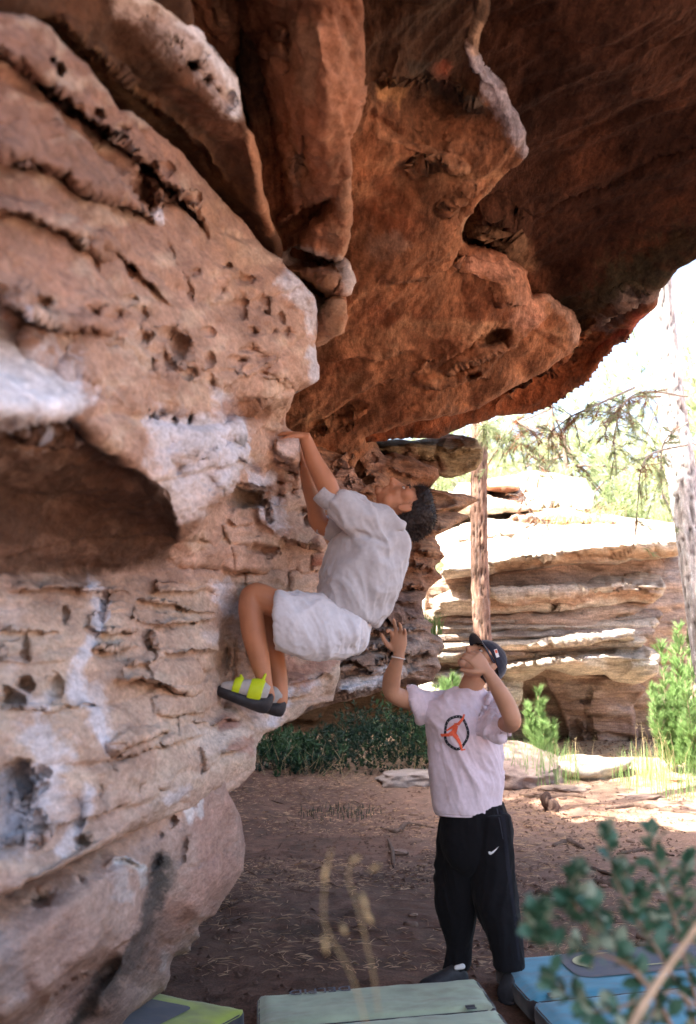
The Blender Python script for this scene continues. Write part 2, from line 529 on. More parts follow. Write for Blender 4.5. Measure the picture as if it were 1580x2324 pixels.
# roof (far, right) -- underside of the great block
roof_poly = [(560, -1400), (2300, -1400), (2300, 330), (1800, 480), (1660, 550), (1580, 583), (1543, 603), (1500, 648), (1489, 690), (1455, 725), (1415, 780),
             (1362, 826), (1335, 870), (1290, 898), (1250, 925), (1205, 942), (1130, 944), (1045, 976), (1000, 990), (930, 991), (845, 995), (740, 1010), (640, 1000), (560, 700)]
def zc(x, y, z):   # depth of a point at height z above the camera
    return (x, y, z / raydir(x, y)[1])
roof_curves = [
    [zc(560, -1400, 2.35), zc(1400, -1400, 2.5), zc(2300, -1400, 2.5)],
    [zc(600, -500, 2.3), zc(1400, -500, 2.35), zc(2300, -500, 2.3)],
    [zc(700, 50, 2.2), zc(1150, 50, 2.25), zc(1600, 50, 2.15), zc(2300, 50, 2.0)],
    [zc(1100, 350, 2.15), zc(1400, 350, 2.1), zc(1800, 350, 1.9)],
    [zc(1230, 600, 2.0), zc(1420, 560, 1.95), zc(1560, 520, 1.9)],
    [zc(2300, 330, 1.8), zc(1800, 480, 1.8), zc(1580, 583, 1.8), zc(1500, 650, 1.78), zc(1415, 780, 1.72), zc(1335, 870, 1.62), zc(1205, 942, 1.5), zc(1045, 976, 1.4), zc(845, 995, 1.35), zc(640, 1000, 1.35)],
    [zc(1350, 720, 1.86), zc(1250, 830, 1.7), zc(1050, 900, 1.52), zc(900, 930, 1.42)],
]
roof = Relief(roof_poly, roof_curves, 5.0, 7.0, 3)
roof.crack([(1200, 480), (1330, 420), (1480, 360), (1580, 330)], 7, 0.05)
roof.ledge([(1110, 950), (1200, 880), (1300, 800), (1400, 700), (1480, 620)], 0.10, 60)
roof.ledge([(1000, 930), (1120, 880), (1230, 850), (1330, 790)], 0.08, 40)
for a in ([(1060, 505), (1100, 500), (1150, 530), (1185, 570)], [(1060, 520), (1100, 530), (1140, 555), (1170, 590)], [(1070, 480), (1120, 480), (1170, 500), (1190, 530)]):
    roof.ledge(a, 0.12, 14, wob=4)
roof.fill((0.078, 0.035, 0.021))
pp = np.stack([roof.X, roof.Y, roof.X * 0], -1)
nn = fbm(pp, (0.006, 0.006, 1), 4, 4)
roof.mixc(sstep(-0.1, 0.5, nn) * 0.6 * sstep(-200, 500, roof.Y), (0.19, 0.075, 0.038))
roof.paint([(820, 930), (1050, 920), (1200, 900), (1340, 800), (1450, 700)], 85, (0.30, 0.095, 0.036), 0.85)
roof.paint([(1180, 800), (1300, 720), (1440, 620), (1560, 540)], 65, (0.075, 0.062, 0.035), 0.8)
roof.paint([(1400, 650), (1480, 600)], 50, (0.07, 0.065, 0.04), 0.8)
roof.paint([(1370, 740), (1440, 680), (1480, 655)], 26, (0.22, 0.17, 0.15), 0.8)
roof.paint([(1360, 800), (1420, 760), (1460, 700)], 12, (0.42, 0.10, 0.06), 0.9)
roof.paint([(1060, 505), (1120, 520), (1180, 580)], 34, (0.24, 0.15, 0.09), 0.9, 0.5)
roof.round_edge(20, 0.10)
RD = np.array([[0.8, 0.6], [-0.6, 0.8]])
def roof_disp(P, s):
    q = np.stack([P[..., 0] * 0.8 + P[..., 1] * 0.6, (-P[..., 0] * 0.6 + P[..., 1] * 0.8) * 0.22, P[..., 2]], -1)
    return fbm(q, 2.2, 5, 11, 0.55) * 0.085 + fbm(q, 8, 4, 21, .6, ridged=True) * 0.035 + fbm(P, 0.9, 3, 31) * 0.10
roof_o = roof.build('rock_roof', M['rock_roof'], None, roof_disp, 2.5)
tag(roof_o, 'great dark overhanging sandstone roof filling the top right, its lip against the white sky', 'rock overhang')

# hanging layer under the roof, orange underside with bright knobbly rim
hang_poly = [(560, -900), (1160, -900), (1125, -150), (1110, 20), (1090, 70), (1083, 118), (1100, 150), (1140, 190), (1165, 250), (1205, 350), (1160, 385), (1120, 420), (1090, 455),
             (1062, 500), (1050, 540), (1062, 560), (1110, 562), (1160, 590), (1195, 612), (1204, 655), (1207, 672), (1235, 668), (1270, 684), (1300, 715), (1317, 752), (1312, 786),
             (1260, 830), (1180, 880), (1080, 930), (960, 958), (850, 985), (830, 1000), (838, 1020), (760, 1100), (640, 1150), (560, 900)]
hang_curves = [
    [zc(560, -900, 1.7), zc(1160, -900, 1.9)],
    [zc(600, 0, 1.85), zc(900, 0, 1.9), zc(1110, 0, 1.85)],
    [zc(830, 240, 1.72), zc(1000, 240, 1.9), zc(1090, 170, 1.88)],
    [zc(860, 330, 1.70), zc(1000, 350, 1.72), zc(1190, 350, 1.78)],
    [zc(830, 560, 1.58), zc(950, 560, 1.6), zc(1050, 540, 1.66)],
    [zc(1110, 562, 1.75), zc(1195, 612, 1.75), zc(1207, 665, 1.72)],
    [zc(1050, 620, 1.60), zc(1130, 640, 1.62), zc(1190, 720, 1.6)],
    [zc(1235, 668, 1.75), zc(1300, 715, 1.76), zc(1317, 752, 1.72)],
    [zc(1200, 740, 1.60), zc(1260, 760, 1.60), zc(1300, 786, 1.62)],
    [zc(820, 780, 1.42), zc(950, 760, 1.47), zc(1100, 780, 1.5), zc(1200, 850, 1.50)],
    [zc(700, 900, 1.28), zc(850, 900, 1.32), zc(1000, 900, 1.36), zc(1080, 925, 1.4)],
    [zc(640, 1150, 1.00), zc(740, 1060, 1.12), zc(838, 1015, 1.25)],
]
hang = Relief(hang_poly, hang_curves, 4.0, 9.0, 8)
hang.ledge([(840, 190), (920, 205), (1000, 205), (1060, 240), (1120, 260)], 0.06, 60)
hang.ledge([(930, 430), (950, 400), (1000, 385), (1050, 390), (1070, 370)], 0.045, 30)
hang.ledge([(1000, 480), (1060, 440), (1100, 410)], 0.06, 20)
hang.crack([(1020, 500), (1035, 470), (1060, 440), (1100, 420)], 6, 0.03)
hang.ledge([(1100, 690), (1150, 680), (1200, 700)], 0.06, 22)
hang.pit(1120, 768, 36, 20, 0.16, -15)
hang.ledge([(1000, 850), (1060, 830), (1130, 800), (1155, 790)], 0.12, 30)
hang.pit(1050, 836, 30, 8, 0.10, -18); hang.pit(1075, 852, 16, 9, 0.12, 0)
hang.ledge([(930, 880), (1010, 870), (1090, 870), (1115, 855)], 0.09, 26)
hang.ledge([(800, 900), (880, 880), (960, 850), (1050, 790), (1140, 740)], 0.07, 40)
hang.ledge([(730, 830), (800, 820), (880, 815), (960, 800)], 0.06, 26)
hang.crack([(700, 960), (760, 950), (830, 930)], 5, 0.06); hang.crack([(700, 985), (760, 970), (800, 968)], 4, 0.05)
hang.ledge([(1160, 800), (1200, 745), (1250, 700)], 0.06, 24)
hang.ledge([(860, 640), (940, 620), (1040, 610), (1100, 600)], 0.05, 30)
hang.fill((0.31, 0.138, 0.068))
pp = np.stack([hang.X, hang.Y, hang.X * 0], -1)
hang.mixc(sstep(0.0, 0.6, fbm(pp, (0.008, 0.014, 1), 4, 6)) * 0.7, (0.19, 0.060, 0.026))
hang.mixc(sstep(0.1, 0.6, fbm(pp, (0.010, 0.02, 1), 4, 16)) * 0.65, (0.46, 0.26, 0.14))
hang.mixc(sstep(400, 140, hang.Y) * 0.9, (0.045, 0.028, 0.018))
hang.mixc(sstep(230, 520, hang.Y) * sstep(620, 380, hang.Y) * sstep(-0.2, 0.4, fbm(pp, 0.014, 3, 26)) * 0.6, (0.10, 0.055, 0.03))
hang.paint([(880, 205), (920, 215)], 22, (0.40, 0.22, 0.10), 0.8); hang.paint([(1010, 180), (1015, 195)], 22, (0.36, 0.11, 0.06), 0.9)
hang.paint([(960, 170), (1040, 230), (1090, 250)], 26, (0.05, 0.045, 0.035), 0.7)
hang.paint([(1090, 130), (1110, 190), (1140, 240), (1180, 300), (1200, 345)], 26, (0.34, 0.32, 0.36), 0.95, 0.4)
hang.paint([(1083, 120), (1095, 60)], 8, (0.36, 0.24, 0.16), 0.8)
hang.paint([(1195, 360), (1120, 420), (1070, 480), (1052, 540)], 12, (0.42, 0.27, 0.17), 0.75, 0.4)  # rim edge paled in colour for the light it catches
hang.paint([(1100, 600), (1160, 610), (1195, 680), (1190, 720)], 36, (0.46, 0.24, 0.16), 0.85, 0.5)
hang.paint([(1240, 680), (1290, 710), (1312, 760)], 18, (0.50, 0.33, 0.26), 0.9, 0.4)
hang.paint([(850, 560), (900, 540)], 26, (0.36, 0.22, 0.15), 0.8)
hang.paint([(860, 980), (800, 1000)], 30, (0.36, 0.16, 0.08), 0.7)
hang.round_edge(22, 0.16)
def hang_disp(P, s):
    q = np.stack([P[..., 0] * 0.85 + P[..., 1] * 0.5, (-P[..., 0] * 0.5 + P[..., 1] * 0.85) * 0.4, P[..., 2] * 1.3], -1)
    q2 = q * np.array([1.2, .45, 1.0])
    return fbm(q2, 2.4, 4, 41, 0.5) * 0.10 + fbm(q2, 9, 4, 51, .55, ridged=True) * 0.022 + bedded(P, 4.0, (.1, .12), 57, .35, .5) * .03
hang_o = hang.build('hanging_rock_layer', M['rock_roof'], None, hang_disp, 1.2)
tag(hang_o, 'orange brown sandstone layer hanging under the dark roof, with a knobbly pale pink rim', 'rock overhang')

# pillar like prow in the upper middle
prow_poly = [(380, -900), (840, -900), (826, -200), (825, 0), (825, 230), (815, 270), (797, 320), (800, 420), (797, 540), (778, 585), (795, 600), (806, 640), (800, 668), (785, 672), (790, 720), (778, 758),
             (740, 775), (700, 800), (640, 800), (560, 640), (500, 300), (400, 160), (380, -20)]
prow_curves = [
    [(380, -900, 1.9), (520, -900, 1.6), (840, -900, 1.5)], [(390, -60, 2.55), (440, 20, 2.6), (500, 90, 2.68), (530, 160, 2.8), (540, 230, 2.95)],
    [(560, -100, 2.45), (600, -100, 2.3), (720, -100, 2.1), (825, -100, 2.1)],
    [(545, 0, 2.55), (560, 110, 2.75), (568, 250, 3.05), (590, 330, 3.3), (600, 400, 3.6), (620, 480, 3.7)],
    [(610, 130, 2.6), (600, 200, 2.75), (640, 300, 2.85), (650, 400, 3.05), (660, 480, 3.3)],
    [(720, 60, 2.3), (740, 200, 2.45), (740, 330, 2.75), (750, 420, 3.0)],
    [(822, 0, 2.35), (822, 240, 2.65), (797, 330, 2.85), (797, 440, 3.05)],
    [(635, 505, 3.35), (700, 470, 3.25), (745, 435, 3.15)],
    [(640, 515, 3.60), (700, 482, 3.50), (748, 447, 3.40)],
    [(700, 520, 3.3), (790, 500, 3.25), (795, 545, 3.35)], [(640, 560, 3.75), (720, 590, 3.85), (778, 590, 3.9)],
    [(650, 565, 3.45), (700, 572, 3.42), (760, 580, 3.42), (800, 610, 3.42), (803, 660, 3.48)],
    [(640, 612, 3.52), (700, 620, 3.42), (750, 640, 3.40), (795, 668, 3.48)],
    [(650, 640, 3.75), (705, 655, 3.80), (770, 675, 3.75)],
    [(720, 700, 3.6), (760, 690, 3.5), (785, 715, 3.5), (775, 755, 3.6)], [(700, 800, 3.75), (740, 775, 3.7)],
]
prow = Relief(prow_poly, prow_curves, 4.0, 7.0, 17)
prow.crack([(800, 330), (805, 280), (815, 200), (820, 140)], 6, 0.10)
prow.crack([(660, 150), (640, 100), (600, 60)], 12, 0.08); prow.ledge([(590, 120), (640, 110), (650, 60)], 0.1, 20)
prow.crack([(680, 250), (690, 330), (680, 420)], 7, 0.04); prow.pit(655, 470, 16, 22, 0.06)
prow.pit(770, 640, 10, 8, 0.05); prow.pit(740, 690, 18, 12, 0.08)
prow.fill((0.38, 0.185, 0.11))
pp = np.stack([prow.X, prow.Y, prow.X * 0], -1)
prow.mixc(sstep(0.0, 0.55, fbm(pp, (0.022, 0.008, 1), 4, 61)) * 0.75, (0.16, 0.065, 0.035))
prow.mixc(sstep(0.05, 0.5, fbm(pp, (0.02, 0.01, 1), 4, 66)) * 0.5, (0.44, 0.30, 0.20))
prow.paint([(545, 0), (570, 80), (560, 200), (590, 330), (600, 380)], 34, (0.13, 0.065, 0.04), 0.8)
prow.paint([(720, 0), (620, 40)], 50, (0.17, 0.075, 0.045), 0.7)
prow.paint([(650, 575), (720, 580), (790, 610), (800, 650)], 20, (0.60, 0.55, 0.52), 0.9, 0.5)
prow.paint([(640, 620), (700, 640), (740, 650)], 16, (0.45, 0.25, 0.13), 0.8)
prow.paint([(740, 690), (700, 700)], 26, (0.16, 0.14, 0.09), 0.7)
prow.paint([(770, 700), (770, 750)], 16, (0.46, 0.28, 0.17), 0.8)
prow.round_edge(16, 0.10)
def prow_disp(P, s):
    q = np.stack([P[..., 0] * 1.3, P[..., 1] * 0.8, P[..., 2] * 0.7], -1)
    return fbm(q, 3.5, 5, 71, 0.6) * 0.065 + fbm(q, 10, 4, 75, .6, ridged=True) * 0.020
prow_o = prow.build('rock_prow', M['rock_near'], None, prow_disp, 0.9)
tag(prow_o, 'pinkish brown vertical sandstone prow at the top centre ending in a small chalky nose', 'rock')

# slanting ledge with chalk white holey rim, top left
shelf_poly = [(-500, -900), (560, -900), (420, -60), (440, 60), (500, 125), (540, 180), (548, 235), (560, 285), (578, 310), (595, 370), (598, 430), (612, 500), (640, 545), (642, 580), (610, 640),
              (480, 600), (300, 400), (-500, 200)]
shelf_curves = [
    [(-500, -900, 1.0), (560, -900, 1.2)],
    [(150, -80, 1.75), (230, 0, 1.85), (340, 100, 2.0), (400, 170, 2.1), (500, 250, 2.28), (545, 275, 2.42)],
    [(330, -20, 1.95), (440, 60, 2.1), (500, 125, 2.22), (540, 180, 2.36), (548, 235, 2.42)],
    [(578, 310, 2.55), (595, 370, 2.7), (598, 440, 2.85), (612, 500, 3.05), (640, 560, 3.3)],
    [(560, 330, 2.55), (575, 400, 2.72), (585, 470, 2.95)],
    [(-500, 0, 1.25), (0, -60, 1.45), (60, 0, 1.6), (130, 40, 1.75), (200, 110, 1.95), (270, 210, 2.2), (330, 265, 2.4), (400, 310, 2.6), (480, 390, 2.85), (560, 480, 3.1), (600, 560, 3.35)],
    [(100, 60, 1.95), (200, 160, 2.15), (270, 262, 2.4), (420, 370, 2.85), (560, 540, 3.35), (610, 620, 3.6)],
]
shelf = Relief(shelf_poly, shelf_curves, 4.0, 6.0, 27)
for x, y, r, d in ((380, 102, 16, .09), (432, 145, 24, .14), (405, 125, 10, .08), (468, 182, 14, .1), (492, 203, 8, .06), (518, 228, 22, .07), (466, 125, 7, .06), (325, 42, 14, .08)):
    shelf.pit(x, y, r, r * 0.85, d, 30, 0.1, 2)
shelf.ledge([(60, 20), (150, 60), (220, 140), (330, 230), (430, 320), (540, 430)], 0.06, 16)
shelf.ledge([(100, 30), (180, 80), (260, 165), (350, 240), (450, 330), (560, 450)], 0.05, 12)
shelf.fill((0.085, 0.042, 0.024))
pp = np.stack([shelf.X, shelf.Y, shelf.X * 0], -1)
shelf.mixc(sstep(0.0, 0.5, fbm(pp, (0.012, 0.012, 1), 4, 81)) * 0.6, (0.15, 0.066, 0.034))
shelf.paint([(90, 40), (200, 130), (320, 245), (420, 330), (540, 450)], 26, (0.20, 0.11, 0.055), 0.8, 0.6)
shelf.paint([(420, 215), (470, 250), (520, 300), (555, 340)], 40, (0.17, 0.07, 0.04), 0.6)
shelf.paint([(280, 0), (360, 50), (430, 120), (500, 180), (530, 240)], 36, (0.50, 0.40, 0.36), 0.95, 0.5)
shelf.paint([(300, -20), (370, 30), (440, 85), (490, 135), (530, 185), (535, 265)], 17, (0.68, 0.67, 0.70), 1.0, 0.5)
shelf.paint([(570, 300), (590, 380), (592, 440), (615, 520)], 12, (0.42, 0.22, 0.13), 0.9, 0.3)
shelf.round_edge(12, 0.07)
def shelf_disp(P, s):
    return fbm(P, 3.0, 5, 91, 0.5) * 0.04 + fbm(P, 12, 3, 95) * 0.010
shelf_o = shelf.build('rock_shelf', M['rock_near'], None, shelf_disp, 0.9)
tag(shelf_o, 'slanting dark sandstone shelf at the top left whose rim is chalk white with round holes', 'rock')

# the big near face: pocketed nose above, blocky wall below
face_poly = [(-520, -60), (0, 25), (60, 35), (110, 60), (200, 150), (270, 252), (300, 250), (360, 300), (420, 350), (480, 425), (540, 490), (600, 560), (640, 600), (655, 615),
             (690, 640), (715, 680), (724, 735), (712, 780), (722, 830), (724, 860), (708, 872), (680, 876), (668, 900), (650, 940), (652, 972), (684, 992), (683, 1040), (690, 1090), (715, 1180),
             (740, 1230), (765, 1300), (780, 1400), (775, 1500), (760, 1590), (700, 1608), (640, 1650), (600, 1668), (582, 1700), (580, 1745), (540, 1790), (300, 1890), (-520, 2300)]
face_curves = [
    [(-520, -60, 1.0), (0, 30, 1.38), (100, 60, 1.55), (200, 152, 1.78), (270, 255, 2.05), (420, 352, 2.5), (480, 427, 2.72), (560, 512, 3.0), (640, 600, 3.3)],
    [(-520, 360, 0.98), (0, 350, 1.52), (100, 375, 1.7), (250, 440, 2.05), (345, 500, 2.35), (450, 560, 2.65)],
    [(-520, 640, 0.98), (0, 640, 1.52), (150, 690, 1.80), (300, 720, 2.10), (450, 720, 2.55), (560, 720, 2.95), (650, 700, 3.3), (700, 700, 3.45)],
    [(720, 740, 3.6), (722, 850, 3.66)], [(690, 780, 3.45), (690, 850, 3.5)],
    [(200, 900, 1.93), (300, 850, 2.1), (450, 830, 2.5), (560, 850, 2.95), (650, 860, 3.35)],
    [(525, 915, 2.98), (580, 905, 3.1), (640, 900, 3.35), (665, 890, 3.55)],
    [(530, 945, 3.25), (590, 962, 3.45), (640, 930, 3.7)],
    [(625, 990, 3.92), (683, 992, 3.98)], [(625, 1050, 3.98), (680, 1050, 4.02)], [(648, 930, 3.9), (630, 960, 3.95)],
    # white block and brow on the left
    [(-520, 700, 1.2), (0, 716, 1.68), (55, 814, 1.72), (90, 827, 1.75), (150, 892, 1.80)],
    [(-520, 925, 1.0), (0, 930, 1.46), (160, 930, 1.72)], [(165, 935, 1.76), (220, 985, 1.92), (300, 1050, 2.15), (370, 1115, 2.42), (405, 1195, 2.6)],
    [(350, 960, 2.35), (450, 950, 2.6), (530, 960, 2.85)], [(540, 985, 2.95), (528, 1050, 2.92), (515, 1110, 2.85), (470, 1150, 2.72), (425, 1190, 2.62)],
    # underside
    [(-520, 1290, 1.55), (0, 1300, 2.35), (150, 1300, 2.7), (300, 1285, 3.0), (400, 1275, 3.25), (480, 1215, 3.55), (500, 1150, 3.6), (545, 1090, 3.7), (556, 1060, 3.75)],
    [(-520, 940, 1.2), (0, 948, 1.68), (160, 946, 1.92), (215, 1000, 2.12), (295, 1066, 2.38), (362, 1132, 2.66), (396, 1205, 2.88)],
    [(0, 1120, 2.12), (200, 1160, 2.55)],
    # wall below
    [(-520, 1320, 1.5), (0, 1325, 2.30), (200, 1320, 2.72), (400, 1310, 3.3), (480, 1300, 3.7), (560, 1300, 4.08), (640, 1290, 4.4), (760, 1300, 4.95)],
    [(570, 1060, 3.9), (600, 1100, 4.0), (690, 1100, 4.35), (700, 1180, 4.5), (620, 1180, 4.1), (540, 1180, 3.85)],
    [(-520, 1500, 1.45), (0, 1500, 2.20), (200, 1500, 2.58), (350, 1480, 3.05), (478, 1470, 3.66)],
    [(480, 1560, 3.72), (478, 1600, 3.72)], [(508, 1360, 4.0), (512, 1440, 4.15), (512, 1500, 4.18), (508, 1560, 4.15), (505, 1610, 4.1)], [(560, 1440, 4.25), (640, 1440, 4.5), (775, 1450, 5.05)],
    [(-520, 1700, 1.40), (0, 1700, 2.10), (200, 1690, 2.45), (350, 1650, 2.95), (478, 1635, 3.72), (560, 1625, 4.12), (640, 1605, 4.35), (760, 1580, 4.9)],
    [(-520, 2150, 1.45), (0, 2060, 2.05), (110, 1990, 2.22), (210, 1925, 2.45), (300, 1870, 2.7), (400, 1790, 3.05), (500, 1745, 3.6), (575, 1700, 4.0)],
    [(590, 1680, 4.15), (640, 1648, 4.35), (700, 1606, 4.6)],
    [(-520, 2300, 1.7), (0, 2120, 2.4), (300, 1920, 3.0), (540, 1790, 3.9), (580, 1740, 4.1)],
]
face = Relief(face_poly, face_curves, 3.6, 7.0, 37)
F_ = face
# upper face: bedding cracks
F_.crack([(0, 355), (50, 360), (100, 378), (140, 395), (190, 425), (250, 440), (290, 470), (345, 503)], 6, 0.05)
F_.ledge([(-60, 350), (0, 352), (100, 375), (190, 422), (250, 438), (345, 500), (380, 520)], 0.10, 80)
F_.crack([(0, 120), (50, 150), (100, 190), (150, 230), (190, 265), (230, 300), (280, 335), (350, 400), (410, 450), (440, 480), (470, 530)], 9, 0.09)
F_.ledge([(-60, 80), (0, 118), (100, 188), (190, 262), (280, 332), (410, 447), (470, 530)], 0.10, 60)
F_.pit(146, 403, 15, 15, 0.16, 0, 0.1, 1)
for x, y, r in ((135, 162, 13), (222, 260, 13), (118, 140, 8), (282, 290, 10), (445, 450, 12), (380, 385, 14), (240, 300, 16)): F_.pit(x, y, r, r, 0.06)
F_.pit(335, 385, 22, 26, 0.08); F_.pit(328, 432, 25, 40, 0.17, -15, 0.25); F_.pit(350, 470, 14, 18, 0.08)
F_.ledge([(330, 490), (400, 440), (430, 470), (470, 530)], 0.05, 20)
F_.crack([(150, 530), (190, 545), (215, 580), (225, 610)], 7, 0.05); F_.ledge([(-60, 470), (0, 480), (60, 488), (150, 528), (210, 575), (260, 600)], 0.07, 60)
F_.ledge([(200, 530), (270, 575), (330, 640), (400, 700)], 0.035, 30)
F_.crack([(380, 540), (400, 600), (430, 660), (440, 700)], 5, 0.025)
F_.crack([(290, 600), (330, 640), (345, 650)], 5, 0.05)
for x, y, rx, ry, d in ((298, 612, 13, 15, .05), (105, 682, 14, 10, .06), (215, 705, 17, 16, .08), (265, 718, 20, 16, .05), (320, 712, 18, 16, .05), (325, 768, 17, 14, .06), (385, 762, 24, 16, .06), (408, 785, 20, 30, .10),
                        (345, 828, 11, 17, .06), (382, 830, 20, 22, .07), (430, 847, 17, 14, .05), (478, 815, 11, 15, .05), (480, 868, 10, 14, .05), (543, 700, 18, 30, .05), (590, 690, 20, 22, .06), (600, 712, 12, 10, .06), (637, 722, 10, 14, .05),
                        (575, 755, 14, 11, .07), (618, 752, 9, 11, .05), (652, 754, 15, 11, .06), (565, 792, 20, 10, .06), (540, 818, 20, 12, .07), (595, 808, 26, 12, .05), (550, 635, 25, 13, .06), (515, 607, 13, 10, .05), (475, 752, 14, 10, .04),
                        (340, 945, 12, 18, .08), (365, 935, 14, 12, .05), (395, 942, 10, 18, .06), (430, 943, 9, 12, .09), (230, 905, 20, 12, .03), (300, 680, 14, 10, .04), (440, 620, 16, 12, .04), (500, 660, 14, 18, .04), (260, 770, 12, 9, .04)):
    F_.pit(x, y, rx, ry, d, 0, 0.25, 5)
F_.crack([(225, 782), (270, 792), (320, 825)], 5, 0.04); F_.ledge([(220, 860), (180, 855), (125, 842)][::-1], 0.04, 22)
F_.ledge([(0, 668), (40, 698), (90, 722), (126, 736), (200, 740), (250, 760)], 0.14, 45)
F_.block([(48, 748), (122, 742), (128, 780), (112, 820), (80, 818), (55, 810)], 0.05)
F_.ledge([(590, 850), (630, 860), (665, 885)], 0.05, 24); F_.crack([(590, 845), (640, 860), (668, 890)], 5, 0.04)
F_.ledge([(500, 880), (540, 870), (600, 830), (640, 800)], 0.04, 24)
F_.pit(590, 935, 60, 24, 0.08, 5, 0.05)
F_.ledge([(0, 968), (60, 985), (130, 1000), (190, 990)], 0.07, 20)
for x, y, r, d in ((540, 1010, 13, .14), (535, 1040, 10, .06), (555, 1000, 9, .05), (430, 1040, 18, .03), (480, 1060, 20, .03), (400, 1060, 14, .04), (460, 1020, 12, .03), (510, 1000, 13, .03), (380, 1010, 16, .03), (480, 1100, 14, .03)): F_.pit(x, y, r, r * 1.2, d)
# middle part by the hands and knee
for x, y, rx, ry, d in ((660, 1073, 14, 9, .10), (632, 1096, 10, 8, .10), (633, 1121, 12, 10, .10), (661, 1113, 12, 16, .08), (680, 1105, 6, 14, .06), (553, 1130, 48, 18, .22), (592, 1248, 34, 11, .14), (688, 1160, 12, 10, .08), (700, 1180, 12, 14, .07), (520, 1150, 20, 14, .06)):
    F_.pit(x, y, rx, ry, d, 8, 0.1, 4)
F_.block([(626, 992), (682, 990), (683, 1042), (672, 1050), (640, 1035), (622, 1020)], 0.10, 4, 2)
F_.ledge([(615, 1040), (640, 1045), (670, 1058)], 0.05, 14); F_.ledge([(620, 1055), (650, 1060), (672, 1070)], 0.04, 10)
F_.ledge([(520, 1092), (560, 1100), (600, 1108), (622, 1100)], 0.12, 34); F_.block([(580, 1140), (600, 1128), (650, 1140), (655, 1200), (620, 1215), (590, 1190)], 0.06)
F_.crack([(605, 1140), (605, 1175), (618, 1192)], 4, 0.05)
F_.ledge([(510, 1180), (540, 1190), (575, 1186)], 0.05, 20); F_.ledge([(635, 1215), (660, 1232), (700, 1242), (740, 1240)], 0.10, 26)
F_.ledge([(505, 1296), (560, 1298), (600, 1296), (625, 1288)], 0.09, 30); F_.crack([(505, 1300), (560, 1300), (625, 1290)], 5, 0.05)
F_.block([(525, 1240), (556, 1238), (560, 1290), (535, 1292)], 0.04)
F_.block([(706, 1258), (738, 1256), (736, 1296), (710, 1298)], 0.03); F_.ledge([(670, 1300), (740, 1298)], 0.05, 20)
F_.crack([(470, 1180), (455, 1220), (430, 1230)], 6, 0.04); F_.ledge([(455, 1222), (480, 1232)], 0.07, 12)
F_.crack([(400, 1285), (440, 1295), (500, 1292)], 8, 0.07)
# lower wall: split blocks
for pts, amt, fall in (
    ([(340, 1345), (370, 1350), (440, 1345), (485, 1335)], .05, 30), ([(300, 1362), (400, 1380), (480, 1395), (512, 1385)], .06, 30), ([(345, 1426), (400, 1417), (470, 1412), (500, 1405)], .09, 26),
    ([(195, 1427), (260, 1440), (335, 1437)], .04, 30), ([(205, 1477), (270, 1474), (335, 1465)], .035, 24), ([(290, 1512), (345, 1502), (390, 1486)], .05, 30), ([(380, 1492), (460, 1480), (510, 1487)], .07, 34),
    ([(258, 1552), (350, 1540), (390, 1560), (452, 1574)], .12, 44), ([(350, 1626), (420, 1618), (485, 1612)], .07, 34), ([(245, 1722), (290, 1692), (370, 1662), (395, 1668)], .07, 36),
    ([(250, 1734), (320, 1702), (400, 1682), (475, 1674)], .07, 24), ([(475, 1652), (520, 1636), (550, 1624)], .08, 24), ([(0, 1338), (100, 1342), (200, 1338), (310, 1350)], .05, 40), ([(0, 1440), (60, 1432), (150, 1436)], .03, 40),
    ([(0, 1600), (120, 1610), (260, 1600)], .03, 40), ([(440, 1640), (480, 1636)], .04, 16), ([(0, 1930), (100, 1900), (210, 1850), (300, 1800)], .03, 30), ([(500, 1710), (540, 1700), (572, 1690)], .06, 20),
    ([(520, 1470), (560, 1475), (600, 1465)], .05, 20), ([(560, 1520), (600, 1515), (660, 1520)], .05, 20), ([(640, 1560), (700, 1545), (760, 1530)], .08, 26), ([(620, 1610), (660, 1590), (720, 1570)], .07, 22),
    ([(600, 1400), (660, 1395), (740, 1400)], .05, 24), ([(500, 1560), (540, 1570), (580, 1560)], .05, 20), ([(0, 2055), (60, 2030), (110, 2005), (210, 1940), (300, 1885)], .06, 30)):
    F_.ledge(pts, amt, fall)
for pts in ([(155, 1375), (145, 1415)], [(335, 1430), (345, 1460), (350, 1500)], [(58, 1435), (62, 1500)], [(480, 1520), (482, 1560), (470, 1600)], [(440, 1490), (470, 1530), (450, 1572)], [(530, 1440), (535, 1500), (528, 1560)], [(562, 1440), (560, 1480)], [(470, 1750), (450, 1700)], [(240, 1720), (245, 1760)], [(245, 1350), (235, 1400)]):
    F_.crack(pts, 5, 0.04)
for pts, h in (([(340, 1430), (400, 1420), (468, 1413), (500, 1425), (508, 1478), (460, 1482), (395, 1492), (352, 1470)], .05), ([(345, 1494), (400, 1494), (452, 1502), (474, 1545), (455, 1572), (395, 1562), (352, 1542), (330, 1515)], .045),
               ([(312, 1366), (400, 1382), (478, 1397), (482, 1410), (400, 1416), (345, 1424), (300, 1400)], .03), ([(345, 1312), (480, 1312), (488, 1336), (440, 1344), (352, 1346)], .04), ([(205, 1382), (300, 1372), (330, 1430), (260, 1436), (198, 1424)], .02),
               ([(0, 1445), (140, 1440), (150, 1500), (60, 1510), (0, 1505)], .02), ([(345, 1580), (450, 1578), (478, 1608), (420, 1616), (352, 1622)], .03), ([(250, 1688), (300, 1652), (390, 1640), (395, 1660), (370, 1660), (290, 1690)], .03),
               ([(400, 1630), (474, 1618), (480, 1670), (405, 1678)], .035), ([(560, 1300), (640, 1296), (650, 1340), (600, 1350), (560, 1345)], .04), ([(655, 1300), (735, 1304), (730, 1350), (660, 1345)], .05), ([(500, 1190), (560, 1196), (600, 1215), (590, 1236), (520, 1232)], .04)):
    F_.block(pts, h, 4, 6)
